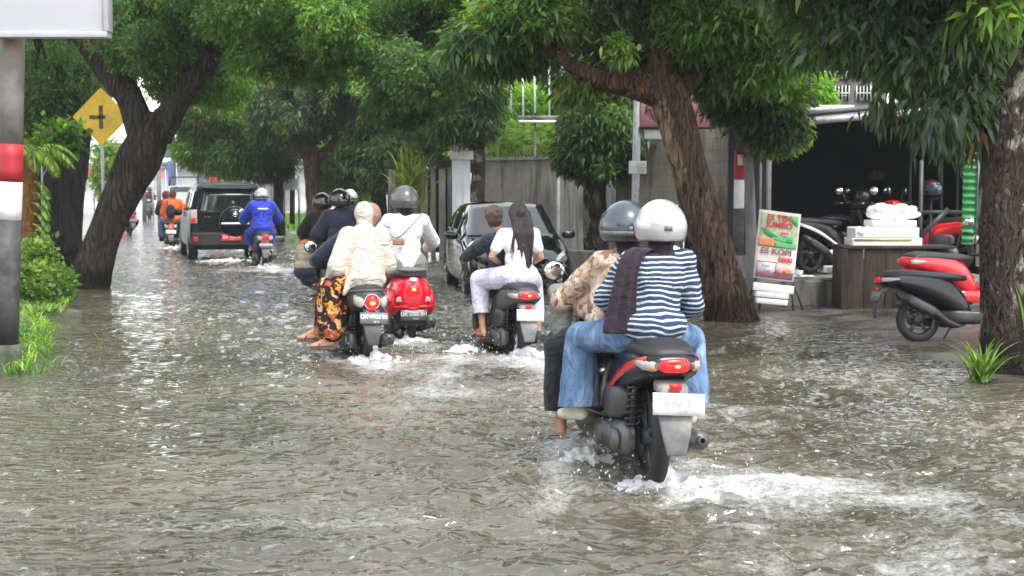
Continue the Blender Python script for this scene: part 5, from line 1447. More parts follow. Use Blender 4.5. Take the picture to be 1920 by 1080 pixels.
# leaning tree at the left kerb
Y = 22.4
tree('leaning_tree', 'thick dark forked tree leaning over the flooded road beside the yellow sign', G(165, 545), [
    [tp(150, 575, Y, 50), tp(166, 535, Y, 40), tp(188, 460, Y, 33), tp(226, 370, Y, 33), tp(260, 300, Y, 41), tp(286, 240, Y, 36), tp(292, 210, Y, 20)],
    [tp(268, 262, Y, 30), tp(246, 190, Y, 27), tp(205, 130, Y + .2, 26), tp(160, 75, Y + .4, 22), tp(100, 10, Y + .6, 16), tp(40, -70, Y + 1, 10)],
    [tp(296, 255, Y, 30), tp(340, 180, Y - .1, 22), tp(392, 115, Y - .4, 17), tp(436, 60, Y - .8, 19), tp(490, -10, Y - 1.4, 17), tp(560, -90, Y - 2, 9)],
    [tp(392, 118, Y - .4, 9), tp(455, 92, Y - .8, 7), tp(520, 66, Y - 1.2, 6), tp(640, 38, Y - 1.6, 4), tp(760, 60, Y - 2, 2)],
    [tp(330, 205, Y - .1, 5), tp(372, 150, Y - .4, 4), tp(395, 95, Y - .6, 3)]],
    [(110, 120, 27, 110, 110, 1.4, 2300, FERN), (60, 205, 27, 75, 60, 1.0, 900, FERN), (290, 50, 22.6, 130, 90, 1.5, 2600, FERN), (330, 130, 23.6, 80, 60, .9, 800, FERN),
     (410, 120, 23.6, 70, 75, .9, 700, FERN2), (500, 20, 20.5, 150, 60, 1.3, 1500, FERN2), (660, 40, 20.0, 150, 75, 1.4, 2000, FERN2), (790, 110, 20.2, 110, 100, 1.3, 2000, FERN), (870, 30, 20.4, 110, 70, 1.2, 1200, FERN2),
     (560, 110, 21.0, 130, 45, 1.0, 900, FERN2), (380, -60, 21, 420, 80, 2.2, 2500, FERN), (-40, -380, 22, 340, 260, 2.6, 1300, dict(FERN, L=.26, W=.05, gap=.25, scale=.8)), (760, 200, 20.6, 70, 40, .8, 450, FERN), (365, 10, 22, 18, 14, .3, 70, dict(FERN2, pal='lime'))], 'bark_dark', 'leaf_thin', seed=3)
tree('tree', 'straight black trunk standing behind the leaning tree', G(128, 492), [[tp(122, 500, 29, 31), tp(128, 440, 29, 26), tp(136, 360, 29, 24), tp(146, 260, 29, 24), tp(158, 150, 29, 20), tp(170, 40, 29, 12)]],
     [(150, 40, 29.5, 150, 110, 1.8, 1500, FERN)], 'bark_black', 'leaf_thin', seed=5)
tree('tree', 'thinner dark trunk in shade by the fern trunk', G(84, 478), [[tp(84, 482, 30.5, 24), tp(88, 400, 30.5, 20), tp(98, 300, 30.5, 19), tp(104, 180, 30.5, 14), tp(100, 60, 30.5, 8)]],
     [(60, 150, 31, 90, 100, 1.4, 1300, FERN)], 'bark_black', 'leaf_thin', seed=6)
# far trees on the road's right side
tree('tree', 'yellow-green weeping tree over the black car', G(522, 436), [[tp(524, 442, 45, 12), tp(522, 400, 45, 10), tp(520, 330, 45, 9), tp(500, 270, 45, 8), tp(460, 220, 45, 5)]],
     [(400, 215, 45, 75, 50, 2.0, 1600, dict(MANGO, pal='yellow', accent='mid', acc=.2, L=.2, W=.028)), (380, 280, 45, 55, 40, 1.6, 900, dict(MANGO, pal='mid', accent='yellow', L=.2)), (500, 280, 45, 60, 60, 1.8, 1800, dict(MANGO, L=.2, pal='dark')), (440, 290, 45, 60, 40, 1.6, 1100, dict(MANGO, L=.2, pal='mid', accent='yellow'))], 'bark_black', seed=8)
tree('tree', 'round dark crowned tree on a bare forked trunk by the grass verge', G(590, 448), [
    [tp(592, 452, 41, 22), tp(590, 400, 41, 17), tp(586, 340, 41, 15), tp(584, 295, 41, 19), tp(580, 275, 41, 12)],
    [tp(582, 300, 41, 13), tp(552, 250, 40.6, 9), tp(528, 215, 40.4, 7.5), tp(500, 180, 40.2, 7), tp(475, 150, 40, 5)],
    [tp(592, 300, 41, 11), tp(630, 265, 41, 8), tp(665, 225, 41, 6), tp(700, 190, 41, 4)]],
    [(560, 190, 41.5, 85, 75, 2.0, 3000, dict(BLUE_, L=.2, W=.03)), (650, 170, 41.5, 110, 80, 2.2, 3600, dict(BLUE_, L=.2, W=.03)), (735, 230, 41, 80, 80, 1.8, 2400, dict(MANGO, L=.2, W=.03)), (690, 300, 41, 60, 45, 1.4, 1100, dict(MANGO, L=.2, W=.03)), (620, 95, 41.5, 150, 50, 2.0, 1800, dict(BLUE_, L=.2, W=.03, pal='mid')), (700, 150, 39, 45, 32, .8, 420, dict(MANGOL, pal='light', L=.2))], 'bark_brown', seed=9)
tree('tree', 'mid green tree before the pale gate pillar', G(716, 440), [[tp(712, 445, 40, 18), tp(710, 380, 40, 15), tp(712, 300, 40, 12), tp(730, 230, 40, 8)]],
     [(735, 300, 39.5, 55, 45, 1.2, 900, dict(MANGO, L=.2, W=.03)), (800, 205, 38, 55, 60, 1.5, 900, dict(MANGO, L=.19, W=.028))], 'bark_black', seed=10)
tree('tree', 'dark drooping mango tree in front of the grey wall by the white pillar', G(895, 440), [[tp(896, 450, 31, 18), tp(894, 380, 31, 14), tp(897, 310, 31, 14), tp(892, 262, 31, 16), tp(905, 215, 31, 9), tp(890, 130, 31, 6)], [tp(893, 265, 31, 10), tp(870, 225, 31, 7), tp(850, 190, 31, 5)]],
     [(872, 222, 31, 62, 38, 1.2, 1000, dict(MANGO, L=.2)), (888, 160, 31, 66, 48, 1.4, 1500, dict(MANGO, L=.2)), (870, 80, 31, 90, 80, 1.6, 1700, dict(MANGO, L=.2)), (915, 150, 30.5, 34, 26, .7, 300, dict(MANGOL, pal='yellow', L=.2))], 'bark_lichen', seed=11)
tree('tree', 'slim mango tree with leaves hanging low before the wall panels', G(1118, 500), [[tp(1120, 520, 25, 29), tp(1116, 440, 25, 24), tp(1116, 350, 25, 22), tp(1122, 280, 25, 20), tp(1130, 220, 25, 16), tp(1140, 120, 25, 10)], [tp(1120, 300, 25, 10), tp(1090, 250, 25, 7), tp(1060, 210, 25, 4)]],
     [(1098, 290, 25, 50, 38, 1.0, 900, MANGO), (1128, 240, 25, 64, 50, 1.1, 1400, MANGO), (1165, 260, 25, 40, 60, .8, 600, MANGO), (1140, 150, 25.5, 70, 55, 1.3, 1100, BLUE_), (1125, 315, 24.6, 30, 22, .6, 200, MANGOL)], 'bark_lichen', seed=12)
# the big leaning mango
Y = 17.0
def mango_patch(c, n):
    q = (c - CAM); px = 960 + F * q.x / q.y
    k = fbm(np.array([[c.x * 3, c.y * 3, c.z * 1.2]]), 4, 3)[0]
    return max(0.0, min(1.0, (-.05 - n.x) * 2.2)) * max(0.0, min(1.0, (c.z - 1.1) * 1.4)) * max(0.0, min(1.0, (2.95 - c.z) * 3)) * .62
tree('mango_tree', 'large leaning mango tree with peeled tan bark beside the pink sign', G(1366, 606), [
    [tp(1382, 640, Y, 64), tp(1368, 590, Y, 50), tp(1345, 500, Y, 41), tp(1318, 400, Y, 38), tp(1292, 310, Y, 36), tp(1268, 220, Y, 37), tp(1250, 165, Y, 38), tp(1246, 140, Y, 26)],
    [tp(1245, 180, Y, 30), tp(1190, 158, Y - .1, 30), tp(1130, 148, Y - .2, 22), tp(1085, 130, Y - .3, 16), tp(1058, 112, Y - .4, 11), tp(1050, 80, Y - .5, 6)],
    [tp(1232, 170, Y, 30), tp(1238, 110, Y, 22), tp(1246, 40, Y, 18), tp(1235, -40, Y, 16), tp(1220, -120, Y, 10)],
    [tp(1262, 190, Y, 22), tp(1315, 130, Y + .3, 14), tp(1370, 70, Y + .5, 10), tp(1430, 0, Y + .7, 7)]],
    [(1000, 35, 17.3, 110, 55, 1.2, 1100, dict(MANGOL, pal='light', accent='lime', droop=.4)), (930, 80, 17.6, 80, 35, 1.0, 600, MANGO), (1120, 10, 17.8, 110, 60, 1.3, 1200, BLUE_), (1085, 160, 17.2, 30, 16, .4, 90, dict(MANGO, pal='yellow')), (1165, 90, 16.3, 16, 12, .2, 50, dict(MANGOL, pal='lime')),
     (1180, 60, 18.2, 70, 60, .8, 700, MANGO), (1330, 40, 17.4, 130, 75, 1.3, 1700, dict(MANGOL, accent='light')), (1430, 90, 17.6, 100, 70, 1.1, 1300, MANGOL), (1350, 115, 17.8, 85, 45, .8, 800, BLUE_), (1290, -80, 17.5, 420, 70, 2.0, 2500, MANGO), (1480, -420, 17.5, 330, 260, 2.6, 1100, dict(MANGO, L=.26, W=.045, gap=.25, scale=.9))], 'bark_brown', seed=14, patchfn=mango_patch)
tree('tree', 'small pale stemmed tree with dusty dark leaves beside the striped post', G(1408, 555), [[tp(1412, 560, 19, 13), tp(1409, 480, 19, 11), tp(1407, 380, 19, 10), tp(1404, 290, 19, 9), tp(1415, 220, 19, 7), tp(1430, 150, 19, 4)]],
     [(1425, 190, 18.8, 80, 50, .9, 1400, BLUE_), (1460, 240, 18.6, 45, 32, .5, 420, dict(BLUE_, W=.032)), (1375, 170, 19, 50, 40, .8, 520, dict(BLUE_, accent='mid')), (1425, 262, 19, 26, 18, .4, 90, BLUE_), (1385, 120, 19, 80, 50, .8, 800, dict(BLUE_, pal='mid'))], 'pole_conc', seed=15)
# right-hand big tree with large leaves
Y = 12.3
BIG = dict(L=.15, W=.026, k=8, pal='blue', accent='mid', acc=.16, droop=.7, gap=.1, scale=1.8)
tree('big_leaved_tree', 'massive lichen spotted trunk with large hanging leaves beside the parked black scooter', G(1892, 704), [
    [tp(1925, 730, Y, 105), tp(1905, 670, Y, 74), tp(1890, 600, Y, 57), tp(1888, 480, Y, 52), tp(1886, 380, Y, 50), tp(1890, 280, Y, 50), tp(1900, 180, Y, 50), tp(1915, 90, Y, 44), tp(1950, -60, Y, 34)],
    [tp(1905, 150, Y, 34), tp(1885, 85, Y - .1, 30), tp(1860, 40, Y - .2, 24), tp(1825, -10, Y - .3, 20), tp(1790, -70, Y - .4, 14)],
    [tp(1885, 160, Y + .1, 12), tp(1820, 120, Y + .3, 9), tp(1740, 110, Y + .4, 6), tp(1650, 130, Y + .5, 4)]],
    [(1640, 50, 12.9, 120, 60, .8, 1100, BIG), (1760, 80, 12.8, 120, 90, .8, 1300, BIG), (1580, 55, 13.2, 50, 30, .5, 160, BIG), (1690, 95, 12.8, 75, 40, .5, 360, BIG), (1800, 165, 12.6, 50, 50, .5, 270, BIG), (1750, 225, 12.3, 40, 22, .25, 50, dict(BIG, droop=1.6, L=.17)),
     (1845, 180, 12.9, 60, 70, .5, 380, BIG), (1805, 240, 12.4, 26, 20, .2, 24, dict(BIG, droop=1.6, L=.17)), (1655, 195, 12.5, 18, 10, .2, 10, dict(BIG, droop=1.8, L=.15)), (1850, 20, 11.9, 40, 40, .3, 60, dict(BIG, pal='light', L=.22)), (1700, -60, 12.6, 320, 60, 1.2, 1700, BIG), (1850, -560, 12.6, 420, 330, 2.2, 1200, dict(BIG, L=.26, W=.05, gap=.25, scale=.9)), (1545, 40, 13.4, 60, 70, .6, 480, dict(BIG, pal='dark'))], 'bark_lichen', seed=16)
tree('tree', 'bright lime leaved small tree above the workshop roof', G(1512, 500), [[tp(1512, 520, 27, 9), tp(1510, 330, 27, 7), tp(1512, 220, 27, 5), tp(1500, 150, 27, 3)]], [(1515, 180, 27, 45, 45, .8, 600, dict(MANGOL, pal='lime', accent='light')), (1495, 120, 27.5, 40, 40, .8, 350, dict(MANGOL, pal='lime')), (1310, 60, 26, 120, 60, 1.4, 900, dict(MANGOL, pal='light', L=.19))], 'bark_brown', seed=17)
# green masses beyond the wall and down the road: nobody could count these
def mass(name, label, blobs, **kw):
    lv = Leaves()
    for i, (px, py, Y, rx, ry, rd, n, pal) in enumerate(blobs):
        s = Y / F; clusters(lv, P(px, py, Y), (rx * s, rd, ry * s), n, pal=pal, seed=200 + i * 7, **dict(dict(L=.3, W=.055, k=9, droop=.4, accent='mid', acc=.1, gap=.02, scale=.6), **kw))
    o = part(name, lv.mesh(name, (0, 0, 0)), M['leaf'], None, smooth=False)
    tag(o, label, 'trees', kind='stuff'); return o
mass('distant_trees', 'wall of dark tree crowns closing off the road beyond the mango trees', [
    (760, 60, 52, 260, 110, 3, 3000, 'dark'), (520, 40, 56, 260, 120, 3, 3800, 'mid'), (1010, 20, 44, 190, 80, 3, 1900, 'mid'), (640, 200, 60, 160, 90, 3, 1800, 'mid'), (1250, 50, 36, 260, 130, 3, 3800, 'dark'),
    (860, 230, 56, 120, 90, 2.5, 1200, 'mid'), (420, 110, 58, 120, 110, 3, 1800, 'mid'), (1450, 20, 37, 150, 60, 2.5, 1000, 'dark'), (1780, 40, 30, 170, 70, 2.5, 1600, 'dark'), (30, 120, 36, 130, 150, 2.5, 2200, 'fern'), (160, 40, 40, 160, 110, 3, 2300, 'fern'), (20, 330, 34, 70, 110, 2, 1100, 'dark'), (2350, 120, 26, 330, 260, 3, 1500, 'dark'), (2050, 60, 34, 200, 180, 3, 900, 'mid'), (-420, 150, 30, 300, 260, 3, 1300, 'dark')])
mass('bright_shrubbery', 'sunlit lime green garden plants behind the grey wall', [
    (1010, 210, 41, 110, 80, 2, 1900, 'lime'), (1000, 285, 38, 90, 35, 1.5, 900, 'lime'), (860, 280, 40, 70, 30, 1.5, 300, 'light'), (660, 330, 50, 60, 40, 2, 500, 'light')], accent='lime')

def behind():  # unseen crowns added behind the camera to darken reflections in cars and glass
    lv = Leaves()
    for i, (x, y, z, rx, ry, rz, n) in enumerate([(-9, -12, 5.5, 4, 4, 3, 700), (9, -10, 5.5, 4, 4, 3, 700), (-5, -22, 6, 5, 4, 3.5, 700), (6, -24, 6, 5, 4, 3.5, 700), (0, -34, 5, 7, 4, 4, 800), (-12, -4, 5, 3, 3, 2.6, 500)]):
        clusters(lv, (x, y, z), (rx, ry, rz), n, L=.5, W=.09, k=9, droop=.5, accent='mid', acc=.1, gap=.0, scale=.5, pal='dark', seed=300 + i)
    o = part('added_rear_trees', lv.mesh('added_rear_trees', (0, 0, 0)), M['leaf'], None, smooth=False); tag(o, 'dark street tree crowns added unseen behind the camera to darken reflections', 'trees', kind='stuff')
    for i, (x, y) in enumerate([(-9, -12), (9, -10), (-5, -22), (6, -24)]): pass
behind()
# ------------------------------------------------------------------ palms, shrubs, grass
def blade(lv, base, d, L, W, col, bend=.6, seg=6):
    """an arching strap leaf made of seg quads"""
    p = np.array(base, float); d = np.array(d, float); d /= np.linalg.norm(d)
    w = np.cross(d, [0, 0, 1.0]); w = w / max(np.linalg.norm(w), 1e-6) * W
    for i in range(seg):
        t0, t1 = i / seg, (i + 1) / seg
        q = p + d * L / seg
        w0 = w * (1 - t0 ** 2) * (.6 + .4 * min(1, t0 * 4)); w1 = w * (1 - t1 ** 2) * (.6 + .4 * min(1, t1 * 4))
        lv.v.append(np.array([[p - w0, p + w0, q + w1, q - w1]])); lv.c.append(np.array([[col] * 4]))
        p = q; d = d + np.array([0, 0, -bend / seg * (1 + t0 * 1.5)]); d /= np.linalg.norm(d)
def tuft(lv, base, n, L, W, pal, spread=.6, bend=1.0):
    A = np.array(PAL[pal])
    for _ in range(n):
        a = RNG.random() * 2 * PI; s = spread * (.3 + .9 * RNG.random())
        blade(lv, np.array(base) + RNG.normal(size=3) * [.04, .04, 0], (math.cos(a) * s, math.sin(a) * s, 1), L * (.6 + .6 * RNG.random()), W, A[RNG.integers(0, len(A))] * (.8 + .5 * RNG.random()), bend)
def plant(name, label, base, fn, cat='plant', group=None, stem=None, leafm='leaf_thin', stemm='bark_brown'):
    t = thing(name, label, cat, base, group=group)
    lv = Leaves(); fn(lv); b = tuple(base)
    part('leaves', lv.mesh('leaves', b), M[leafm], t, smooth=False)
    if stem:
        mb = MB()
        for s_ in stem: mb.tube(*s_)
        part('stem', mb, M[stemm], t, off=b)
    return t
def frond(lv, base, d, L, lw, n, pal, bend=1.2, lwid=.012):
    A = np.array(PAL[pal]); p = np.array(base, float); d = np.array(d, float); d /= np.linalg.norm(d)
    for i in range(n):
        t = i / n; q = p + d * L / n
        side = np.cross(d, [0, 0, 1.0]); side /= max(np.linalg.norm(side), 1e-6)
        ll = lw * math.sin(PI * (t * .85 + .12))
        for s_ in (-1, 1):
            dd = side * s_ * .9 + d * .5 + np.array([0, 0, -.35]); dd /= np.linalg.norm(dd)
            w = np.cross(dd, [0, 0, 1.0]); w = w / max(np.linalg.norm(w), 1e-6) * lwid
            m_ = q + dd * ll * .5; e = q + dd * ll + np.array([0, 0, -.25 * ll])
            lv.v.append(np.array([[q, m_ + w, e, m_ - w]])); lv.c.append(np.array([[A[RNG.integers(0, len(A))] * (.8 + .5 * RNG.random())] * 4]))
        w = side * .012
        lv.v.append(np.array([[p - w, p + w, q + w, q - w]])); lv.c.append(np.array([[A[0] * .9] * 4]))
        p = q; d = d + np.array([0, 0, -bend / n]); d /= np.linalg.norm(d)
g = 'strap leaved plants at the foot of the big tree'
b = G(1838, 714); plant('strap_leaf_plant', 'clump of short green strap leaves in the water before the big trunk', b, lambda lv: tuft(lv, b, 60, .46, .014, 'light', .75, .9), group=g)
b2 = G(1935, 700); plant('strap_leaf_plant', 'taller clump of long strap leaves against the big trunk base', b2, lambda lv: tuft(lv, b2, 34, .78, .018, 'light', .55, .7), group=g)
# left bank
def shrub(px, py, Y, rx, ry, rd, n, pal, accent, L=.09, W=.026):
    def f(lv): clusters(lv, P(px, py, Y), (rx * Y / F, rd, ry * Y / F), n, L=L, W=W, k=8, pal=pal, accent=accent, acc=.2, droop=.1, gap=.0, scale=2)
    return f
b = G(85, 552, .1); plant('leafy_shrub', 'low broad leaved shrub between the striped pole and the leaning tree', b, lambda lv: (shrub(62, 480, 19, 36, 40, .5, 420, 'mid', 'light')(lv), shrub(95, 530, 18.6, 38, 32, .5, 420, 'mid', 'light')(lv), shrub(50, 530, 18, 36, 34, .5, 380, 'mid', 'light')(lv)), 'shrub', stem=[([b, P(70, 500, 18.6)], .012, 5), ([b, P(95, 520, 18.4)], .012, 5)])
b = G(70, 640, .1); plant('grass_clump', 'long green grass hanging into the water right of the striped pole', b, lambda lv: ([tuft(lv, G(RNG.uniform(25, 92), RNG.uniform(575, 694), .04), 14, .27, .008, ['light', 'lime', 'mid'][RNG.integers(0, 3)], .9, 1.6) for _ in range(46)],), 'grass')
b = G(100, 580, .1); plant('grass_clump', 'bright fresh grass around the foot of the broad leaved shrub', b, lambda lv: ([tuft(lv, G(RNG.uniform(28, 135), RNG.uniform(540, 585), .10), 12, .22, .009, ['light', 'lime', 'mid'][RNG.integers(0, 3)], .9, 1.4) for _ in range(60)],), 'grass')
b = G(190, 655); plant('grass_clump', 'few thin grass blades sticking out of the water', b, lambda lv: tuft(lv, b, 9, .22, .005, 'light', .7, .8), 'grass')
b = G(40, 702, .05); plant('grass_clump', 'short grass at the concrete foot of the striped pole', b, lambda lv: ([tuft(lv, G(RNG.uniform(-10, 90), RNG.uniform(694, 704), .0), 9, .12, .006, 'mid', .8, 1.0) for _ in range(16)],), 'grass')
t = thing('tree_fern', 'short fern palm with rusty fibrous trunk behind the striped pole', 'fern', G(52, 520, .1))
b = G(52, 520, .1)
mb = MB(); trunk(mb, [tp(56, 520, 20, 19), tp(56, 440, 20, 17), tp(54, 360, 20, 16), tp(56, 290, 20, 14)], 16, .16, 3); part('trunk', mb, M['wood_brown'], t, off=b)
lv = Leaves(); top = P(56, 285, 20)
for k in range(13):
    a = k * 2.4; frond(lv, top, (math.cos(a), math.sin(a), .7 + .3 * math.sin(k)), .75, .16, 18, 'light', 2.2, .016)
for k in range(5): frond(lv, P(60, 340 + 20 * k, 19.8), (.8, -.3, .2), .4, .12, 12, 'light', 2.5, .014)
part('fronds', lv.mesh('fronds', tuple(b)), M['leaf_thin'], t, smooth=False)
b = G(90, 500, .1); plant('potted_shrub', 'leafy frangipani-like shrub beside the rusty fern trunk', b, lambda lv: (shrub(100, 268, 22, 36, 26, .4, 130, 'mid', 'light', .15, .045)(lv), shrub(125, 250, 22, 20, 14, .3, 40, 'light', 'lime', .14, .045)(lv)), 'shrub', stem=[([P(80, 470, 22), P(79, 300, 22), P(92, 270, 22)], .018, 6), ([P(80, 330, 22), P(105, 290, 22), P(125, 262, 22)], .014, 6)], stemm='steel')
mb = MB()
# verge plants far right of the road
b = G(556, 428, 0); plant('grass_patch', 'bright green grass verge beyond the blue raincoat rider', b, lambda lv: ([tuft(lv, G(RNG.uniform(520, 588), RNG.uniform(412, 432), .12), 10, .55, .02, 'lime', .6, 1.0) for _ in range(90)],), 'grass')
b = G(545, 425); plant('fan_palm', 'yellowish small palm behind the forked trunk', b, lambda lv: [frond(lv, P(548, 300, 47), (math.cos(k * .9), math.sin(k * .9), .9), 1.0, .35, 14, 'yellow', 1.6, .03) for k in range(12)], 'palm', stem=[([P(548, 420, 47), P(548, 300, 47)], .09, 8)])
b = G(640, 425); plant('leafy_shrub', 'bright narrow leaved bush between the forked trunk and the mid green tree', b, lambda lv: clusters(lv, P(642, 318, 44), (55 * 44 / F, .9, 48 * 44 / F), 750, L=.3, W=.022, k=9, pal='lime', accent='light', acc=.3, droop=.5, gap=.05), 'shrub', stem=[([P(640, 430, 44), P(642, 330, 44)], .04, 6)])
b = G(770, 450); plant('dracaena', 'spiky dracaena with thin yellow and orange tinged leaves by the gate', b, lambda lv: [blade(lv, P(775 + RNG.normal() * 14, 370 + RNG.normal() * 22, 31), (RNG.normal() * .7, RNG.normal() * .5, 1.1), 1.0 * (.6 + .5 * RNG.random()), .022, np.array(PAL['yellow'][RNG.integers(0, 4)]) * [1.15, 1.05, .7], .9) for _ in range(210)], 'plant', stem=[([P(772, 445, 31), P(775, 370, 31)], .03, 6), ([P(760, 445, 31), P(762, 380, 31)], .025, 6)])
b = G(935, 430); plant('palm', 'pale green feathery palm above the grey wall', b, lambda lv: [frond(lv, P(935, 310, 36), (math.cos(k * .8) * 1.0, math.sin(k * .8) * .5, 1.0), 1.5, .55, 20, 'yellow', 1.3, .03) for k in range(11)], 'palm', stem=[([P(935, 430, 36), P(935, 310, 36)], .1, 8)])
b = G(1030, 430); plant('banana_plant', 'banana plant with broad lime leaves behind the grey wall', b, lambda lv: [blade(lv, P(1030 + 8 * k, 330, 37), (math.cos(k * 1.3) * .9, math.sin(k * 1.3) * .4, 1.2), 1.7, .20, np.array(PAL['lime'][k % 4]), 1.3, 9) for k in range(9)], 'plant', stem=[([P(1030, 430, 37), P(1032, 330, 37)], .12, 8)])
b = G(1060, 430); plant('banana_plant', 'tall banana plant rising behind the thin white poles', b, lambda lv: [blade(lv, P(1000 + 14 * (k % 5), 250, 39), (math.cos(k * 1.9) * .8, math.sin(k * 1.9) * .4, 1.5), 2.2, .22, np.array(PAL['lime'][k % 4]), 1.0, 9) for k in range(14)], 'plant', stem=[([P(1030, 430, 39), P(1028, 250, 39)], .14, 8)])
b = G(205, 400); plant('leafy_shrub', 'bright green bush seen under the yellow sign', b, lambda lv: clusters(lv, P(208, 320, 60), (34 * 60 / F, 1.2, 48 * 60 / F), 600, L=.28, W=.06, k=9, pal='lime', accent='light', acc=.3, droop=.2, gap=.02), 'shrub', stem=[([P(208, 400, 60), P(208, 330, 60)], .08, 6)])
# ------------------------------------------------------------------ roadside structures (world coordinates, things based at ground)
def wthing(name, label, cat, base, group=None): return thing(name, label, cat, base, group=group)
def wpart(name, mb, mt, t, **k): return part(name, mb, mt, t, off=tuple(t.location), **k)
def wbox(mb, x0, x1, y0, y1, z0, z1): return mb.box(((x0 + x1) / 2, (y0 + y1) / 2, (z0 + z1) / 2), (x1 - x0, y1 - y0, z1 - z0))
def PX(px, Y): return P(px, 350, Y).x
def PZ(py, Y): return P(960, py, Y).z
# striped sign pole with the blank board (left)
b = G(12, 694)
Y = b.y
t = wthing('sign_post', 'thick red, white and black banded post carrying a blank white board', 'sign post', b)
def seg(py0, py1, px0, px1, r, mt, nm, mb=None):
    mb = MB(); a, c = P(px0, py0, Y), P(px1, py1, Y); mb.tube([a, lerp(a, c, .33), lerp(a, c, .66), c], r, 24); return wpart(nm, mb, mt, t)
seg(700, 645, 14, 14, .118, M['kerb_dark'], 'base'); seg(645, 412, 12, 17, .103, M['stripe_black'], 'black_band'); seg(412, 341, 17, 19, .104, M['stripe_white'], 'white_band')
seg(341, 270, 19, 21, .104, M['stripe_red'], 'red_band'); seg(270, 40, 21, 25, .100, M['pole_grey'], 'pole')
x0, x1 = P(-330, 60, Y).x, P(216, 60, Y).x; z0, z1 = P(0, 71, Y).z, P(0, 71, Y).z + 1.5
ys = Y - .17
mb = MB(); wbox(mb, x0, x1 - .03, ys - .06, ys + .05, z0 + .03, z1); bd = wpart('board', mb, M['board_white'], t, bevel=.004)
mb = MB(); wbox(mb, x0, x1, ys - .09, ys + .06, z0 - .02, z0 + .028); wbox(mb, x1 - .028, x1 + .012, ys - .09, ys + .06, z0 + .03, z1); wpart('board_frame', mb, M['board_edge'], t, bevel=.003)
t2 = wthing('thin_pole', 'thin tan pipe standing right behind the striped sign post', 'pole', G(4, 640, .05))
mb = MB(); mb.tube([P(6, 660, Y + .8), P(9, 40, Y + .8)], .03, 8); wpart('pipe', mb, M['pole_conc'], t2)
# yellow crossroads sign
Y = 24.6
b = Vector((PX(190, Y), Y, -.1))
t = wthing('road_sign', 'yellow diamond sign with a worn black crossroads mark', 'sign', b)
c = P(189.5, 219, Y)
rz = Matrix.Translation(c) @ Matrix.Rotation(R(-3), 4, 'Z')
h_ = .50
mb = MB(); ring = []
for k in range(4):
    a = k * PI / 2
    for d in (-.04, 0, .04): ring.append((h_ * math.cos(a + d) * (.965 if d else .985), h_ * math.sin(a + d) * (.965 if d else .985)))
for k in range(2): pass
mb.rings([[tuple(rz @ Vector((x, -.003, z))) for x, z in ring], [tuple(rz @ Vector((x, .003, z))) for x, z in ring]]); f = wpart('sign_plate', mb, M['yellow_sign'], t, smooth=False)
mb = MB()
for w, hh in ((.036, .20), (.20, .034)):
    mb.box(c + V3(.0, -.006, -.005), (w * 2, .002, hh * 2))
    mb.box(c + V3(.0, -.0062, -.005), (w * 2 * .9, .0025, hh * 2 * .6))
h = N('worn_black_cross'); bs = h.bsdf(Roughness=.6); nz = h.noise(16, 5, .75, h.obj()); rr = h.ramp(nz.outputs[0], [(.56, (.06, .05, .02)), (.62, (.5, .33, .03))]); h.l(rr.outputs[0], bs.inputs['Base Color'])
wpart('crossroads_mark', mb, h.m, t, smooth=False)
mb = MB(); mb.tube([(c.x, Y + .03, -.12), (c.x, Y + .03, c.z + .35)], .028, 10); wpart('post', mb, M['steel'], t)
# kerb slab on the left bank
b = G(100, 592); t = tag(part('kerb_stone', MB().box((0, 0, 0), (.75, .32, .12), Matrix.Rotation(.5, 3, 'Z') @ Matrix.Rotation(.16, 3, 'Y')), M['kerb_dark'], bevel=.03), 'tilted grey concrete slab in the grass at the water edge', 'kerb stone'); t.location = b + V3(-.08, .1, .045)
# ---- walls on the right side
def wall(name, label, px0, px1, Y0, Y1, ztop, mt, thick=.18, coping=None, zb=-.2):
    a, c = V3(PX(px0, Y0), Y0, 0), V3(PX(px1, Y1), Y1, 0)
    t = wthing(name, label, 'wall', (a + c) / 2); d = (c - a).normalized(); n = V3(-d.y, d.x, 0) * thick
    mb = MB(); mb.rings([[a + V3(0, 0, zb), c + V3(0, 0, zb), c + n + V3(0, 0, zb), a + n + V3(0, 0, zb)], [a + V3(0, 0, ztop), c + V3(0, 0, ztop), c + n + V3(0, 0, ztop), a + n + V3(0, 0, ztop)]])
    wpart('wall_panel', mb, mt, t, smooth=False)
    if coping:
        e = d * .0; m2 = n * .15
        mb = MB(); z = ztop + .003; mb.rings([[a - m2 + V3(0, 0, z + q), c - m2 + V3(0, 0, z + q), c + n + m2 + V3(0, 0, z + q), a + n + m2 + V3(0, 0, z + q)] for q in (0, .07)]); wpart('coping', mb, coping, t, smooth=False)
    return t
wall('boundary_wall', 'weathered grey rendered wall behind the black hatchback', 905, 1046, 33, 31.5, 2.20, M['wall_grey'], coping=M['pole_conc'])
wall('boundary_wall', 'panelled grey wall between two steel posts behind the slim mango tree', 1050, 1160, 30, 28, 1.75, M['wall_pale'])
wall('boundary_wall', 'tall bare block wall below the pink sign', 1158, 1368, 25.5, 23.5, 2.95, M['wall_block'], coping=M['wall_grey'])
wall('low_wall', 'low mossy dark wall at the roadside behind the hatchback bonnet', 1060, 1330, 24.2, 22.2, .52, M['wall_grey'])
for i, (px, Y, pt) in enumerate(((1048, 31, 245), (1158, 27.5, 300), (1147, 27.8, 300))):
    q = V3(PX(px, Y), Y - .1, -.1); t = wthing('steel_post', ['thin steel post at the joint of grey wall and panelled wall', 'steel post at the left end of the block wall', 'pale steel post next to the end of the block wall'][i], 'post', q)
    mb = MB(); wbox(mb, q.x - .045, q.x + .045, q.y - .045, q.y + .045, -.1, PZ(pt, Y)); wpart('post_shaft', mb, M['steel'] if i != 1 else M['undertrim'], t, bevel=.005)
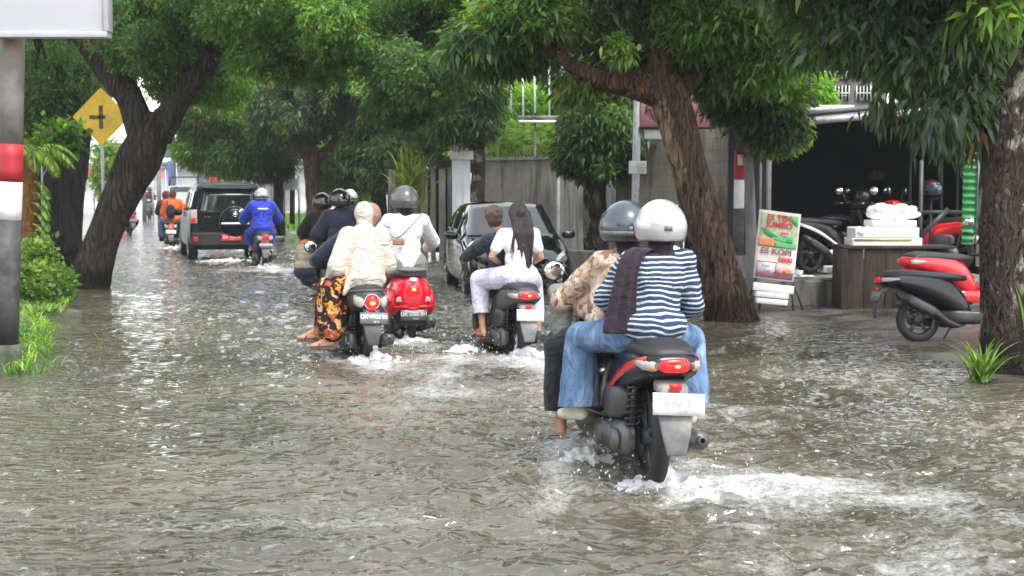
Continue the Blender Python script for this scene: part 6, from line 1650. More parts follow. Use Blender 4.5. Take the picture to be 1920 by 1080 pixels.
wall('boundary_wall', 'grey rendered wall running on past the open workshop', 1925, 3100, 22.5, 20.5, 2.4, M['wall_grey'], coping=M['pole_conc'])
wall('boundary_wall', 'shaded grey wall behind the fern palm and the dark trunks', -1500, 20, 17.5, 33, 2.0, M['wall_grey'], coping=M['pole_conc'])
# white gate pillar
Y = 31.0; q = V3(PX(865, Y), Y, 0)
t = wthing('gate_pillar', 'pale grey gate pillar with a white cap lamp', 'pillar', q)
mb = MB(); wbox(mb, PX(848, Y), PX(882, Y), Y - .2, Y + .2, -.1, PZ(300, Y)); wpart('shaft', mb, M['pillar_white'], t, bevel=.01)
mb = MB(); wbox(mb, PX(845, Y), PX(888, Y), Y - .25, Y + .25, PZ(300, Y) + .003, PZ(283, Y)); wpart('cap', mb, M['white_paint'], t, bevel=.015)  # cap is plain white paint without emission
mb = MB(); wbox(mb, PX(852, Y), PX(868, Y), Y - .12, Y + .12, PZ(283, Y) + .003, PZ(258, Y)); wpart('cap_post', mb, M['white_paint'], t, bevel=.01)
# vertical board gate left of it
Y = 32.5; t = wthing('board_gate', 'gate of pale vertical boards under a mossy beam', 'gate', V3(PX(800, Y), Y, 0))
for k, (px, w) in enumerate(((735, 16), (757, 12), (776, 14), (795, 16), (812, 11), (829, 15), (842, 8))):
    mb = MB(); wbox(mb, PX(px - w * .42, Y), PX(px + w * .42, Y), Y, Y + .05, -.1, PZ(316, Y)); wpart('board', mb, M['wall_pale'] if k % 2 else M['pole_conc'], t, bevel=.005)
mb = MB(); wbox(mb, PX(726, Y), PX(850, Y), Y + .051, Y + .09, .1, PZ(318, Y)); wpart('backing', mb, M['undertrim'], t)
mb = MB(); wbox(mb, PX(722, Y), PX(852, Y), Y - .12, Y + .16, PZ(313, Y), PZ(300, Y)); wpart('beam', mb, M['wood_dark'], t, bevel=.01)
# white thin poles and rail of the garden frame behind the wall
Y = 35.0; t = wthing('garden_frame', 'frame of thin white vertical poles above the grey wall', 'frame', V3(PX(1020, Y), Y, 0))
for k, px in enumerate((958, 981, 1003, 1030, 1055, 1076, 1096)):
    mb = MB(); mb.tube([(PX(px, Y), Y, PZ(212 + (k % 2) * 6, Y)), (PX(px - 1, Y), Y + .05, PZ(112 + (k % 3) * 9, Y))], .028, 6); wpart('pole', mb, M['white_paint'], t)
mb = MB(); wbox(mb, PX(970, Y), PX(1110, Y), Y - .05, Y + .05, PZ(222, Y), PZ(217, Y)); wpart('rail', mb, M['pole_conc'], t)
mb = MB(); wbox(mb, PX(972, Y), PX(1110, Y), Y - .15, Y - .051, PZ(231, Y), PZ(226, Y)); wpart('rail', mb, M['stripe_white'], t)
for px in (1003, 1100):
    mb = MB(); wbox(mb, PX(px - 2, Y), PX(px + 2, Y), Y - .04, Y + .04, -.1, PZ(223, Y)); wpart('upright', mb, M['pole_conc'], t)
# pink shop sign on its steel pole
Y = 21.0; q = V3(PX(1190, Y), Y, -.05); t = wthing('shop_sign', 'pink shop sign board with cream outlined letters on a grey steel pole', 'sign', q)
mb = MB(); mb.tube([(PX(1188, Y), Y, -.1), (PX(1195, Y), Y, PZ(165, Y))], .058, 14); wpart('pole', mb, M['steel'], t)
bz0, bz1 = PZ(238, Y), PZ(178, Y)
mb = MB(); wbox(mb, PX(1200, Y), PX(1337, Y), Y - .06, Y + .06, bz0, bz1); bd = wpart('sign_board', mb, M['pink_sign'], t, bevel=.004)
mb = MB(); wbox(mb, PX(1197, Y), PX(1340, Y), Y - .08, Y + .08, bz0 - .03, bz0 - .002); wpart('sign_frame', mb, M['undertrim'], t)
s_ = Y / F
def stroke(pts, w, mt, dy=.065):
    mb = MB()
    pp = [(PX(x, Y), Y - dy, PZ(y, Y)) for x, y in pts]
    mb.tube(pp, w, 6, .3); o = wpart('lettering', mb, mt, t); return o
for pts in ([(1244, 226), (1226, 226), (1219, 214), (1217, 204), (1210, 209), (1208, 214), (1210, 200), (1216, 192), (1222, 186), (1232, 188)], [(1224, 193), (1228, 212), (1240, 218)],
            [(1302, 222), (1306, 206), (1312, 196), (1318, 192), (1322, 198), (1318, 208)], [(1312, 232), (1318, 214), (1326, 204), (1328, 222), (1332, 232)]):
    stroke(pts, .026, M['undertrim'], .062); stroke(pts, .013, M['ban_white'], .070)
t = wthing('notice_board', 'small white notice plate fixed on the grey steel sign pole', 'notice', V3(PX(1194, Y), Y, 1.6))
mb = MB(); wbox(mb, PX(1178, Y), PX(1211, Y), Y - .09, Y - .075, PZ(326, Y), PZ(302, Y)); wpart('plate', mb, M['white_paint'], t, bevel=.003)
for k in range(3): textmesh(['JUAL', 'TANAH', '0819'][k], .05, M['faded_ink'], t, Matrix.Translation((.05, -.095, PZ(308 + 6.5 * k, Y) - 1.6)) @ FACE)
t = wthing('notice_board', 'small weathered plate hanging under the pink shop sign', 'notice', V3(PX(1223, Y), Y, 2.2))
mb = MB(); wbox(mb, PX(1207, Y), PX(1241, Y), Y - .05, Y - .03, PZ(261, Y), PZ(244, Y)); wpart('plate', mb, M['stripe_white'], t, bevel=.003)
# dark column, banded post
Y = 20.0; t = wthing('dark_column', 'square black steel column left of the red and white banded post', 'column', V3(PX(1372, Y), Y, 0))
mb = MB(); wbox(mb, PX(1365, Y), PX(1379, Y), Y - .06, Y + .06, -.1, PZ(165, Y)); wpart('shaft', mb, M['helmet_navy'] if False else M['tarp_black'], t, bevel=.005)
Y = 19.4; q = V3(PX(1386, Y), Y, -.1); t = wthing('striped_post', 'slim utility post banded red, white and black by the banner stand', 'post', q)
def sg(py0, py1, mt, nm, w=9.0):
    mb = MB(); wbox(mb, PX(1386 - w, Y), PX(1386 + w, Y), Y - .065, Y + .065, PZ(py0, Y), PZ(py1, Y)); return wpart(nm, mb, mt, t, bevel=.006)
sg(478, 391, M['stripe_black'], 'black_band'); sg(390.8, 337, M['stripe_white'], 'white_band', 8.6); sg(336.8, 283, M['stripe_red'], 'red_band', 8.8); sg(600, 478.5, M['pole_conc'], 'base', 13)
mb = MB(); wbox(mb, PX(1381, Y), PX(1391, Y), Y - .069, Y - .0655, PZ(310, Y), PZ(290, Y)); wpart('white_label', mb, M['stripe_white'], t)
Y = 20.4
for px, r, pt, lb in ((1426, .022, 285, 'very thin steel rod between the pale tree stem and the workshop'), (1441, .05, 270, 'grey steel downpipe at the left edge of the dark workshop')):
    q = V3(PX(px, Y), Y, .3); t = wthing('steel_pipe', lb, 'pipe', q); mb = MB(); mb.tube([(q.x, Y, .0), (q.x, Y, PZ(pt, Y))], r * .8, 10); wpart('pipe', mb, M['pole_conc'], t)
# ---- open workshop with dark interior
YB = 21.0; x0, x1 = PX(1432, YB), PX(1850, YB)
t = wthing('workshop', 'open fronted workshop with near black interior under a sloping awning', 'workshop', V3((x0 + x1) / 2, YB + 2, .3))
D = 5.0
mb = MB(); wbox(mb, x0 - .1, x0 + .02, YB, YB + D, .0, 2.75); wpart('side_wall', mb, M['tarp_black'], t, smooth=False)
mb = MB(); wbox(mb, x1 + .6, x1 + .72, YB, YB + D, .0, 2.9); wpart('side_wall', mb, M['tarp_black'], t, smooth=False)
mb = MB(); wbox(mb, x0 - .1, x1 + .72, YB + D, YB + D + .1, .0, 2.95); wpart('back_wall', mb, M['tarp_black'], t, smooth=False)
mb = MB(); mb.rings([[(x0 - .25, YB - .5, PZ(238, YB)), (x1 + .8, YB - .5, PZ(206, YB)), (x1 + .8, YB + D + .3, PZ(206, YB) + .35), (x0 - .25, YB + D + .3, PZ(238, YB) + .35)], [(x0 - .25, YB - .5, PZ(238, YB) + .06), (x1 + .8, YB - .5, PZ(206, YB) + .06), (x1 + .8, YB + D + .3, PZ(206, YB) + .41), (x0 - .25, YB + D + .3, PZ(238, YB) + .41)]]); wpart('roof', mb, M['dark_grey'], t, smooth=False)
mb = MB(); mb.tube([(x0 - .3, YB - .56, PZ(240, YB)), (PX(1720, YB), YB - .56, PZ(212, YB))], .05, 10); wpart('gutter', mb, M['steel'], t)
mb = MB(); mb.tube([(x0 - .2, YB - .1, PZ(226, YB)), (PX(1720, YB), YB - .1, PZ(206, YB) + .1)], .04, 8); wpart('roof_bar', mb, M['dark_grey'], t)
for px, z in ((1727, 206), (1795, 300), (1706, 206), (1765, 240)):
    mb = MB(); mb.tube([(PX(px, YB + .8), YB + .8, .3), (PX(px, YB + .8), YB + .8, PZ(z, YB))], .03, 8); wpart('post', mb, M['undertrim'], t)
mb = MB(); mb.tube([(PX(1727, 19.8), 19.8, PZ(398, 19.8)), (PX(1808, 19.8), 19.8, PZ(398, 19.8))], .03, 8); mb.tube([(PX(1725, 19.8), 19.7, PZ(440, 19.8)), (PX(1775, 19.8), 19.7, PZ(392, 19.8))], .035, 8); mb.tube([(PX(1727, 19.8), 19.8, .3), (PX(1727, 19.8), 19.8, PZ(300, 19.8))], .03, 8); wpart('barrier', mb, M['dark_grey'], t)
t = wthing('notice_board', 'small faded number plate like notice on the dark workshop back', 'notice', V3(PX(1641, 25), 25.8, 1.7))
mb = MB(); wbox(mb, PX(1625, 25.8), PX(1657, 25.8), 25.7, 25.75, PZ(337, 25.8), PZ(319, 25.8)); wpart('plate', mb, M['pole_conc'], t); 
# white sign over the roof and building with lattice behind
Y = 23.0; t = wthing('roof_tank_board', 'white flat board lying on the workshop roof edge', 'board', V3(PX(1560, Y), Y, 3.0))
mb = MB(); wbox(mb, PX(1500, Y), PX(1600, Y), Y, Y + .5, PZ(207, Y), PZ(197, Y)); wpart('board', mb, M['white_paint'], t, bevel=.01)
Y = 34.0; t = wthing('house', 'pale two storey house with barred windows behind the workshop', 'house', V3(PX(1570, Y), Y + 2, 0))
mb = MB(); wbox(mb, PX(1495, Y), PX(1660, Y), Y, Y + 5, 0, 6.6); wpart('wall', mb, M['wall_pale'], t, smooth=False)
for px in (1540, 1575, 1615):
    for py in (135, 175):
        mb = MB(); wbox(mb, PX(px - 13, Y), PX(px + 13, Y), Y - .04, Y + .01, PZ(py + 14, Y), PZ(py - 14, Y)); w_ = wpart('window', mb, M['glass_dark'], t, smooth=False)
        mb = MB()
        for k in range(5): mb.tube([(PX(px - 13 + 6.5 * k, Y), Y - .07, PZ(py + 14, Y)), (PX(px - 13 + 6.5 * k, Y), Y - .07, PZ(py - 14, Y))], .018, 5)
        mb.tube([(PX(px - 13, Y), Y - .07, PZ(py, Y)), (PX(px + 13, Y), Y - .07, PZ(py, Y))], .018, 5); part('window_bars', mb, M['white_paint'], w_, off=tuple(t.location))
mb = MB(); wbox(mb, PX(1485, Y), PX(1670, Y), Y - .4, Y + 5.2, 6.602, 6.8); wpart('roof', mb, M['pole_conc'], t, smooth=False)
# green corrugated door
Y = 19.4; a, c = PX(1805, Y), PX(1832, Y); z0, z1 = PZ(458, Y), PZ(285, Y)
t = wthing('corrugated_panel', 'bright green corrugated metal panel beside the big trunk', 'panel', V3((a + c) / 2, Y, z0))
g = []; nn = 90
for i in range(nn + 1):
    z = z0 + (z1 - z0) * i / nn; dd = .022 * math.sin(i / nn * 2 * PI * 13)
    g.append([(a, Y + dd, z), (c, Y + dd, z), (c + .35, Y + dd + .1, z)])
mb = MB(); mb.grid(g); wpart('sheet', mb, M['green_metal'], t, solid=.004)
mb = MB(); wbox(mb, c - .01, c + .05, Y - .07, Y - .03, z0 - .3, z1 + .1); wpart('frame', mb, M['steel'], t)
# raised platform in front of the workshop
t = wthing('platform', 'raised rough concrete platform carrying the parked scooters', 'platform', V3(PX(1600, 19.5), 20, 0))
mb = MB(); n = 40; xa, xb = PX(1392, 18.9), PX(1900, 18.9)
mb.rings([[(xa + (xb - xa) * i / n, 18.9 + .10 * math.sin(i * 1.3) * math.sin(i * .37) , -.2) for i in range(n + 1)] + [(xb, 27, -.2), (xa, 27, -.2)],
          [(xa + (xb - xa) * i / n, 18.98 + .08 * math.sin(i * 1.3) * math.sin(i * .37), .33) for i in range(n + 1)] + [(xb, 27, .33), (xa, 27, .33)],
          [(xa + .05 + (xb - xa - .1) * i / n, 19.06 + .08 * math.sin(i * 1.3), .36) for i in range(n + 1)] + [(xb - .05, 26.9, .36), (xa + .05, 26.9, .36)]]); wpart('slab', mb, M['wall_grey'], t, smooth=False)
# wooden counter and foam boxes
Y = 18.3; a, c = PX(1583, Y), PX(1741, Y); zt = PZ(461, Y)
t = wthing('wooden_counter', 'dark weathered plank counter in front of the workshop', 'counter', V3((a + c) / 2, Y + .35, 0))
for i in range(4):
    w = (c - a) / 4; mb = MB(); wbox(mb, a + w * i + .004, a + w * (i + 1) - .004, Y, Y + .03, -.03, zt - .04); wpart('plank', mb, M['wood_dark'], t, bevel=.004)
mb = MB(); wbox(mb, a - .02, c + .35, Y - .04, Y + .65, zt - .038, zt); wpart('counter_top', mb, M['wood_dark'], t, bevel=.008)
mb = MB(); wbox(mb, a, a + .03, Y + .031, Y + .6, -.03, zt - .04); wpart('side_board', mb, M['wood_dark'], t); mb = MB(); wbox(mb, c - .03, c + .30, Y + .1, Y + .6, -.03, zt - .042); wpart('side_board', mb, M['wood_dark'], t)
mb = MB(); wbox(mb, a - .03, a + .05, Y - .035, Y - .003, -.05, zt - .04); wpart('corner_post', mb, M['wood_dark'], t, bevel=.005)
bx = [(1603, 1735, 462, 447, 'lowest long white foam box on the wooden counter'), (1608, 1729, 446.4, 427, 'middle white foam box with tan tape on the counter'), (1640, 1724, 426.4, 414, 'top small white foam lid on the stacked boxes')]
for i, (p0, p1, y0, y1, lb) in enumerate(bx):
    q = V3((PX(p0, Y) + PX(p1, Y)) / 2, Y + .3, PZ(y0, Y)); t = wthing('foam_box', lb, 'box', q, group='white foam boxes on the counter')
    mb = MB(); wbox(mb, PX(p0, Y), PX(p1, Y), Y + .08, Y + .55, PZ(y0, Y), PZ(y1, Y)); wpart('box_shell', mb, M['foam_box'], t, bevel=.012)
    if i == 0:
        mb = MB(); wbox(mb, PX(p0 + 3, Y), PX(p1 - 20, Y), Y + .068, Y + .0785, PZ(452, Y), PZ(448, Y)); wpart('tape', mb, M['tape'], t)
q = P(1622, 428, Y); q.z = PZ(446, Y)
def crumple(name, label, c, r, seed, m_='foam_box', n=14):
    mb = MB(); rr = random.Random(seed)
    for _ in range(n): mb.ell((rr.uniform(-1, 1) * r[0] * .8, rr.uniform(-1, 1) * r[1] * .7, rr.uniform(0, .9) * r[2]), (r[0] * rr.uniform(.2, .4), r[1] * rr.uniform(.25, .5), r[2] * rr.uniform(.2, .5)), Matrix.Rotation(rr.uniform(-.6, .6), 3, 'Y'))
    o = part(name, remesh(mb, .012, 2, .010, (16, 16, 16), seed), M[m_]); o.location = c
    tag(o, label, 'plastic bag'); return o
crumple('plastic_bag', 'crumpled white plastic bag heaped on the foam boxes', P(1672, 414, Y + .3), (.34, .18, .17), 5, n=26)
crumple('plastic_bag', 'small bunched white bag at the left end of the foam boxes', P(1618, 440, Y + .25) + V3(0, -.08, 0), (.14, .12, .10), 8)
t = tag(part('foam_slab', MB().box((0, 0, 0), (.24, .2, .09)), M['foam_box'], bevel=.012), 'white foam slab lying on the platform left of the counter', 'foam slab'); t.location = P(1563, 505, 18.99 + .2)
t = wthing('foam_cup', 'white cup and scraps on the platform behind the banner', 'cup', V3(PX(1500, 19.2), 19.2, .37))
mb = MB(); mb.lathe([(.0, .0), (.045, .0), (.06, .10), (.0, .10)], (0, 0, 0), (0, 0, 1), 16); part('cup', mb, M['foam_box'], t)
mb = MB()
for k in range(7): mb.ell((.06 * k - .2, .03 * math.sin(k * 3), .02), (.05, .05, .02), Matrix.Rotation(k, 3, 'Z'), 8, 5)
part('scraps', mb, M['foam_box'], t)
# banner on an easel
Y = 18.35; t = wthing('banner_stand', 'tilted printed drinks banner on a black easel with white trays below', 'banner', V3(PX(1455, Y), Y, 0))
TL, TR, BR, BL = (1424, 392), (1502, 402), (1488, 529), (1412, 520)
def bp(u, v, d=0.0):
    x = (TL[0] * (1 - u) + TR[0] * u) * (1 - v) + (BL[0] * (1 - u) + BR[0] * u) * v
    y = (TL[1] * (1 - u) + TR[1] * u) * (1 - v) + (BL[1] * (1 - u) + BR[1] * u) * v
    return P(x, y, Y - .12 * v - d - .012 * math.sin(u * PI))
def bpatch(u0, v0, u1, v1, mt, d, nm, skew=0.0, parent=t):
    mb = MB(); mb.grid([[bp(u0 + (u1 - u0) * i / 8 + skew * j / 4, v0 + (v1 - v0) * j / 4, d) for i in range(9)] for j in range(5)]); return wpart(nm, mb, mt, parent, solid=.002 if d else .006)
bpatch(0, 0, 1, 1, M['ban_white'], 0, 'banner_sheet')
pr = t
bpatch(.05, .04, .97, .53, M['ban_pale'], .008, 'green_print')
mb = MB(); mb.add([bp(.06, .26, .014), bp(.9, .34, .014), bp(.86, .46, .014), bp(.45, .42, .014), bp(.2, .36, .014)], [(0, 1, 2, 3, 4)]); wpart('green_sweep', mb, M['ban_green'], pr, solid=.002)
mb = MB(); mb.add([bp(.55, .06, .014), bp(.95, .05, .014), bp(.95, .2, .014), bp(.8, .14, .014)], [(0, 1, 2, 3)]); wpart('green_sweep', mb, M['ban_green'], pr, solid=.002)
bpatch(.04, .40, .42, .52, M['ban_orange'], .016, 'orange_print'); bpatch(.45, .45, .95, .52, M['ban_green'], .016, 'green_print')
bpatch(.05, .93, .6, .98, M['ban_purple'], .012, 'purple_print'); bpatch(.5, .88, .97, .98, M['ban_purple'], .012, 'purple_print', -.02)
mb = MB(); mb.add([bp(.07, .75, .012), bp(.53, .745, .012), bp(.53, .90, .012), bp(.07, .93, .012)], [(0, 1, 2, 3)]); wpart('boxed_print', mb, M['plate_white'], pr, solid=.002)
for e0, e1 in (((.07, .75), (.53, .745)), ((.53, .745), (.53, .90)), ((.53, .90), (.07, .93)), ((.07, .93), (.07, .75))):
    mb = MB(); mb.tube([bp(*e0, .016), bp(*e1, .016)], .004, 4); wpart('box_outline', mb, M['ban_red'], pr)
mb = MB(); mb.ell(bp(.82, .86, .02), (.05, .01, .035)); mb.ell(bp(.64, .87, .02), (.04, .01, .03)); wpart('cup_picture', mb, M['ban_orange'], pr)
ax = (bp(1, .3) - bp(0, .3)).normalized(); az = (bp(.5, 0) - bp(.5, 1)).normalized(); ay = ax.cross(az)
def btext(s, u, v, size, mt, d=.02, sx=1.0, bold=.0):
    c = bp(u, v, d) - Vector(t.location)
    m4 = Matrix((( *ax, 0), (*az, 0), (*(ax.cross(az)), 0), (0, 0, 0, 1))).transposed(); m4 = Matrix.Translation(c) @ m4
    textmesh(s, size, mt, t, m4, sx=sx, bold=bold, name='lettering')
btext('ES TEH', .50, .10, .105, M['ban_red'], .02, 1.0, .003); btext('JUMBO', .52, .20, .105, M['ban_red'], .02, 1.05, .003); btext('3000', .66, .315, .06, M['ban_white'], .02, 1.0, .01); btext('3000', .66, .315, .055, M['ban_red'], .023, 1.0, .001)
btext('ES KOPI', .5, .59, .105, M['ban_brown'], .02, 1.1, .003); btext('5000', .74, .70, .085, M['ban_red'], .02, 1.1, .003); btext('Susu', .28, .80, .06, M['ban_blue'], .02); btext('Cup', .32, .875, .05, M['ban_blue'], .02)
mb = MB(); mb.box(P(1450, 540, Y - .16), (.52, .05, .10), Matrix.Rotation(.11, 3, 'Y')); wpart('lower_rail', mb, M['foam_box'], t, bevel=.004)
for y_, w_ in ((553, .42), (565, .40)):
    mb = MB(); mb.box(P(1446, y_, Y - .12), (w_, .16, .07), Matrix.Rotation(.09, 3, 'Y')); wpart('tray', mb, M['white_plastic'], t, bevel=.01)
for a_, c_ in (((1418, 520, Y), (1396, 583, Y + .0)), ((1486, 528, Y), (1508, 588, Y)), ((1484, 535, Y - .1), (1488, 590, Y - .15)), ((1425, 540, Y - .1), (1424, 592, Y - .15)), ((1470, 530, Y + .1), (1470, 583, Y + .45))):
    mb = MB(); mb.tube([P(*a_), P(*c_)], .014, 6); wpart('leg', mb, M['undertrim'], t)
mb = MB(); mb.tube([P(1420, 590, Y - .2), P(1500, 590, Y - .2)], .012, 6); wpart('foot_bar', mb, M['undertrim'], t)
# ---- parked two wheelers
q = G(1722, 645, -.02)
scooter('parked_scooter', 'large black parked scooter side on at the water edge before the counter', (q.x, q.y, -.005), R(-82), roll=R(-6), paint='black_gloss', lower='black_plastic', tail='sharp', lit=False, parked=True, sink=.0, sc=.93, pl=('plate_black', 'plate_white', '', ''), cat='scooter', group='parked scooters', flap='dark_grey', wr=.255)
q = V3(PX(1754, 16.7), 16.7, .02)
scooter('parked_scooter', 'red parked scooter with black seat half hidden by the big trunk', q, R(-62), paint='red_paint', lower='red_paint', tail='sharp', lit=False, parked=True, sink=.0, sc=1.02, pl=('plate_black', 'plate_white', '', ''), group='parked scooters', flap='red_paint', mirrors=[((-.2, .9, 1.0), (-.34, .88, 1.13)), ((.2, .9, 1.0), (.34, .88, 1.13))], mir_mat='chrome')
q = V3(PX(1520, 20.0), 20.0, .37)
scooter('parked_scooter', 'black parked scooter with white flashes behind the drinks banner', q, R(-58), paint='black_gloss', lower='white_plastic', accent='white_plastic', tail='sharp', lit=False, parked=True, sink=.0, pl=('plate_black', 'plate_white', '', ''), group='parked scooters', flap='dark_grey', mir_mat='chrome')
q = V3(PX(1575, 21.6), 21.6, .37)
scooter('parked_scooter', 'all black parked scooter deepest in the workshop mouth with a helmet on it', q, R(-40), paint='black_gloss', tail='round', lit=False, parked=True, sink=.0, pl=('plate_black', 'plate_white', '', ''), group='parked scooters', flap='dark_grey')
q = V3(PX(1795, 20.6), 20.6, .37)
scooter('parked_motorbike', 'red and black parked motorbike behind the steel barrier', q, R(55), paint='red_paint', tail='round', lit=False, parked=True, sink=.0, pl=('plate_black', 'plate_white', '', ''), group='parked scooters', cat='motorbike')
q = V3(PX(1352, 21.2), 21.2, .1)
scooter('parked_motorbike', 'silver and black motorbike seen between the leaning mango and the dark column', q, R(15), paint='chrome', lower='metal', tail='round', lit=False, parked=True, sink=.0, pl=('plate_black', 'plate_white', '', ''), group='parked scooters', cat='motorbike')
q = G(243, 440)
scooter('parked_motorbike', 'small dark motorbike peeping out behind the leaning tree', (q.x, q.y, 0), R(30), paint='dark_grey', tail='round', lit=False, parked=True, sink=.05, pl=('plate_black', 'plate_white', '', ''), group='parked scooters', cat='motorbike')
for lb, px, py, Y, mt in (('glossy black helmet resting on the parked scooter in the workshop', 1612, 368, 21.6, 'helmet_black'), ('dark maroon helmet hanging above the red parked motorbike', 1746, 356, 20.6, 'maroon_helmet')):
    if mt not in M: M[mt] = mat('maroon_helmet', (.05, .012, .015), .2, coat=.6)
    t = thing('helmet', lb, 'helmet', P(px, py, Y)); hh = make_helmet(t, V3(0, 0, 0), V3(.5, -.8, 0), (0, 0, 0), 1.0, mt, 'visor', None, 1.0); hh.name = 'helmet_shell'
# support for the hanging helmet: a hook post
t = wthing('helmet_rack', 'thin black post holding the dark maroon helmet', 'rack', V3(PX(1746, 20.6), 20.6, .36)); mb = MB(); mb.tube([(PX(1746, 20.6), 20.6, .36), (PX(1746, 20.6), 20.6, PZ(345, 20.6))], .02, 8); mb.tube([(PX(1746, 20.6), 20.6, PZ(372, 20.6)), (PX(1760, 20.6), 20.6, PZ(372, 20.6))], .015, 6); wpart('rack_post', mb, M['undertrim'], t)
# stacked boards in the dark
t = wthing('board_stack', 'stack of brown boards in the shade of the workshop', 'stack', V3(PX(1700, 24), 24, .36))
for k in range(9):
    mb = MB(); mb.box((PX(1702, 24) + .02 * math.sin(k * 2), 24, .36 + .115 * k + .05), (.42, .5, .09)); wpart('board', mb, M['wood_dark'], t, bevel=.006)
# ---- bright far end of the road
def shop(px0, px1, Y, py_top, lb, cols, zb=0.0, roofc='pole_conc'):
    x0, x1 = PX(px0, Y), PX(px1, Y); zt = PZ(py_top, Y); t = wthing('shop', lb, 'shop', V3((x0 + x1) / 2, Y + 3, 0), group='shops at the bright far end')
    mb = MB(); wbox(mb, x0, x1, Y, Y + 8, -.1, zt); wpart('wall', mb, M['far_white'], t, smooth=False)
    n = max(2, int((x1 - x0) / 3))
    for i in range(n):
        a = x0 + (x1 - x0) * (i + .12) / n; c = x0 + (x1 - x0) * (i + .88) / n
        mb = MB(); wbox(mb, a, c, Y - .06, Y + .02, .2, 2.4); wpart('shutter', mb, M[cols[i % len(cols)]], t, smooth=False)
        if zt > 4.2:
            mb = MB(); wbox(mb, a + .2, c - .2, Y - .06, Y + .02, 3.4, 4.4); wpart('window', mb, M['visor'], t, smooth=False)
    for z in (2.7, 3.0):
        mb = MB(); wbox(mb, x0 - .2, x1 + .2, Y - 1.2 + (z - 2.7), Y - .061, z, z + .12); wpart('ledge', mb, M[roofc], t, smooth=False)
shop(120, 250, 92, 262, 'white shop block behind the yellow sign', ['white_paint', 'red_paint', 'white_paint'])
shop(255, 460, 88, 235, 'white two storey shop row above the white pickup', ['white_paint', 'wall_pale', 'white_paint'])
shop(465, 640, 84, 300, 'low pale shop glimpsed behind the blue raincoat rider', ['wall_pale', 'white_paint'])
for lb, px0, px1, py0, py1, Y, mt, txt in (('tall blue and white hanging shop banner', 316, 331, 345, 302, 70, 'ban_blue', ''), ('bright red shop banner above the black car roof', 392, 424, 338, 322, 66, 'ban_red', 'PROMO'), ('narrow violet banner left of the red shop banner', 384, 391, 338, 296, 66, 'ban_blue', ''),
                                       ('pale pink street banner over the distant riders', 286, 310, 334, 322, 72, 'pink_sign', ''), ('red shop panel seen left of the leaning trunk', 152, 176, 334, 316, 75, 'ban_red', ''), ('small blank white roadside board on a thin leg', 532, 560, 356, 335, 46, 'white_paint', '')):
    t = wthing('banner', lb, 'banner', V3(PX((px0 + px1) / 2, Y), Y, 0), group='banners at the far end')
    mb = MB(); wbox(mb, PX(px0, Y), PX(px1, Y), Y - .05, Y, PZ(py0, Y), PZ(py1, Y)); wpart('sheet', mb, M[mt], t, smooth=False)
    mb = MB(); mb.tube([(PX(px0, Y), Y + .05, 0), (PX(px0, Y), Y + .05, PZ(py1, Y) + .1)], .04, 6); mb.tube([(PX(px1, Y), Y + .05, 0), (PX(px1, Y), Y + .05, PZ(py1, Y) + .1)], .04, 6); wpart('post', mb, M['steel'], t)
for lb, px, Y, pt in (('tall grey utility pole by the blue banner', 325, 62, 230), ('thin pole left of the distant riders', 298, 70, 260), ('slim grey pole near the leaning trunk', 270, 66, 250)):
    t = wthing('utility_pole', lb, 'pole', V3(PX(px, Y), Y, 0), group='poles at the far end'); mb = MB(); mb.tube([(PX(px, Y), Y, -.1), (PX(px, Y), Y, PZ(pt, Y))], .10, 8); wpart('pole', mb, M['pole_conc'], t)
    mb = MB(); wbox(mb, PX(px, Y) - .7, PX(px, Y) + .7, Y - .15, Y - .101, PZ(pt, Y) - .5, PZ(pt, Y) - .38); wpart('crossarm', mb, M['undertrim'], t)
# distant riders
q = G(282, 408)
t, mD = scooter('scooter', 'faint distant scooter coming along the bright road', (q.x, q.y, 0), R(180 + 10), paint='dark_grey', tail='round', lit=False, sink=.05, pl=('plate_black', 'plate_white', '', ''))
pp = pose(hip=(0, .15, .86), lean=.1, wrL=(-.33, .8, 1.0), wrR=(.33, .8, 1.0), knL=(-.18, .6, .7), knR=(.18, .6, .7), anL=(-.17, .62, .33), anR=(.17, .62, .33))
person('distant rider in faded maroon clothes on the bright road', mD, pp, vox=.02, shirt='maroon_cloth', sleeve=1.9, loose=.04, trousers='black_cloth', leg=1.9, helmet=('helmet_black', 'visor', None, 1.0), seed=99, shoe='black_cloth')
# ------------------------------------------------------------------ splashes thrown up by wheels
def splash(label, c, r, hgt, n, drops, seed, frame_yaw=HEAD, back=1.0, cone=None):
    rr = random.Random(seed); o = None
    mb = MB()
    for _ in range(n):
        a = rr.uniform(0, 2 * PI); q = rr.random() ** .7
        x = math.cos(a) * r * q; y = math.sin(a) * r * .8 * q - r * .5 * back
        z = hgt * (1 - q) * rr.uniform(.0, .8); s = rr.uniform(.35, 1) * .035 * (1.25 - q)
        mb.ell((x, y, z), (s * 1.5, s * 1.2, s * 1.1), Matrix.Rotation(rr.uniform(-1, 1), 3, 'Y'), 8, 6)
    if cone:
        for k in range(30):
            t_ = rr.random(); mb.ell((rr.uniform(-.05, .05) * (1.4 - t_) + cone[0], cone[1], cone[2] * t_), (.018, .02, .05 * (1.1 - t_)), None, 8, 6)
    me = remesh(mb, .011, 1, .012, (22, 22, 22), seed)
    o = part('splash', me, M['foam_water'])
    m2 = MB()
    for _ in range(drops):
        a = rr.uniform(0, 2 * PI); q = rr.random() ** .5 * 1.6; s = rr.uniform(.002, .0055)
        m2.ell((math.cos(a) * r * q, math.sin(a) * r * q * .8 - r * .4 * back, rr.random() ** 1.6 * hgt * 1.9), (s, s, s * rr.uniform(1, 2.2)), None, 6, 5)
    d = part('droplets', m2, M['foam_water'], o)
    o.location = c; o.rotation_euler = (0, 0, frame_yaw)
    tag(o, label, 'splash', kind='stuff'); return o
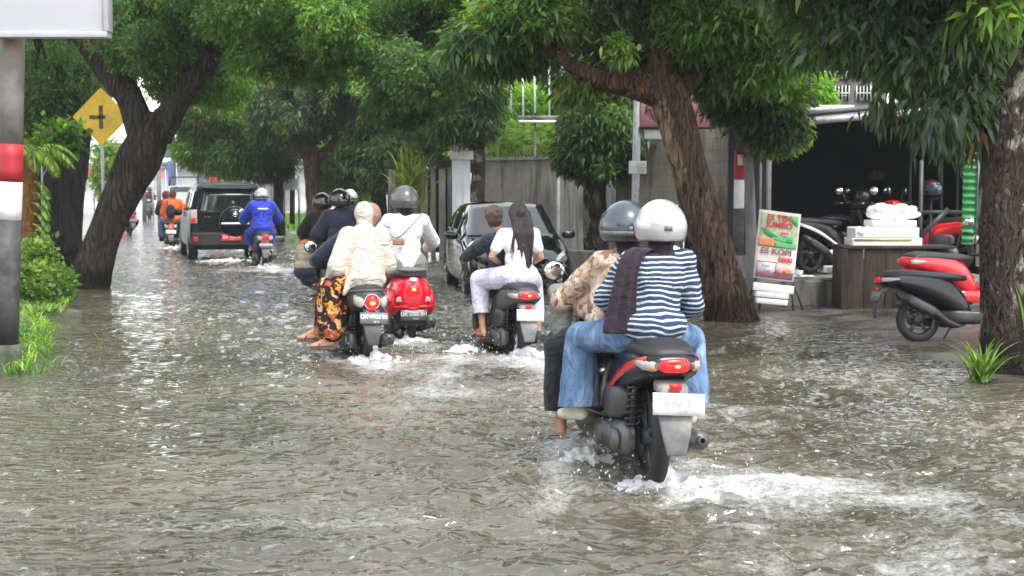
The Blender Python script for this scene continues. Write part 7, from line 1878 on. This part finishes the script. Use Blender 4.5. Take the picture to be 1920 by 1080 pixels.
h = N('aerated_water'); b = h.bsdf(Roughness=.25, IOR=1.33); b.inputs['Base Color'].default_value = (.82, .82, .81, 1); b.inputs['Transmission Weight'].default_value = .25
nz = h.noise(60, 4, .7, h.obj()); h.l(h.bump(nz.outputs[0], .01), b.inputs['Normal']); M['foam_water'] = h.m
splash('white churned water around the front scooter rear wheel', V3(NEAR.x, NEAR.y + .12, -.02), .34, .10, 260, 150, 1)
splash('spray thrown up ahead by the front scooter under its left footboard', V3(NEAR.x - .42, NEAR.y + .75, -.02), .26, .12, 150, 120, 2)
splash('low foam right behind the front scooter', V3(NEAR.x + .28, NEAR.y - .1, -.02), .30, .05, 160, 60, 3)
splash('foam and upright jet behind the long haired girl scooter', V3(GIRL.x, GIRL.y + .05, -.02), .42, .12, 200, 110, 4, cone=(0, -.05, .26))
splash('foam burst left of the long haired girl scooter', V3(GIRL.x - .55, GIRL.y + .45, -.02), .34, .12, 150, 80, 5)
splash('foam under the cream veiled woman scooter', V3(CREAM.x + .05, CREAM.y + .05, -.02), .40, .10, 190, 90, 6, cone=(.02, -.05, .18))
splash('foam and upright jet behind the red retro scooter', V3(VESPA.x, VESPA.y + .05, -.02), .36, .09, 170, 70, 7, cone=(.0, -.05, .28))
splash('white wash behind the blue raincoat rider', V3(BLUE.x, BLUE.y - .1, -.02), .45, .10, 150, 40, 8, cone=(0, 0, .25))
splash('wash around the black car rear wheels', V3(SUVP.x - .1, SUVP.y - .1, -.02), .9, .07, 220, 40, 9)
splash('wash behind the orange shirt rider', V3(ORNG.x, ORNG.y - .1, -.02), .5, .08, 120, 20, 10)
splash('small foam lump against the grassy kerb slab', G(125, 588) + V3(0, 0, -.02), .2, .07, 70, 10, 11)
# ------------------------------------------------------------------ humid pale air over the flooded street
mb = MB(); mb.box((0, 700, 12), (1900, 1480, 27))
h = N('humid_air'); vol = h.n('VolumePrincipled'); vol.inputs['Color'].default_value = (.93, .95, .96, 1); vol.inputs['Density'].default_value = .0007; vol.inputs['Anisotropy'].default_value = .2
h.l(vol.outputs[0], h.out.inputs['Volume'])
o = part('haze', mb, h.m, smooth=False); o['kind'] = 'stuff'; o['label'] = 'thin pale humid haze hanging over the flooded street'
S.cycles.volume_max_steps = 64
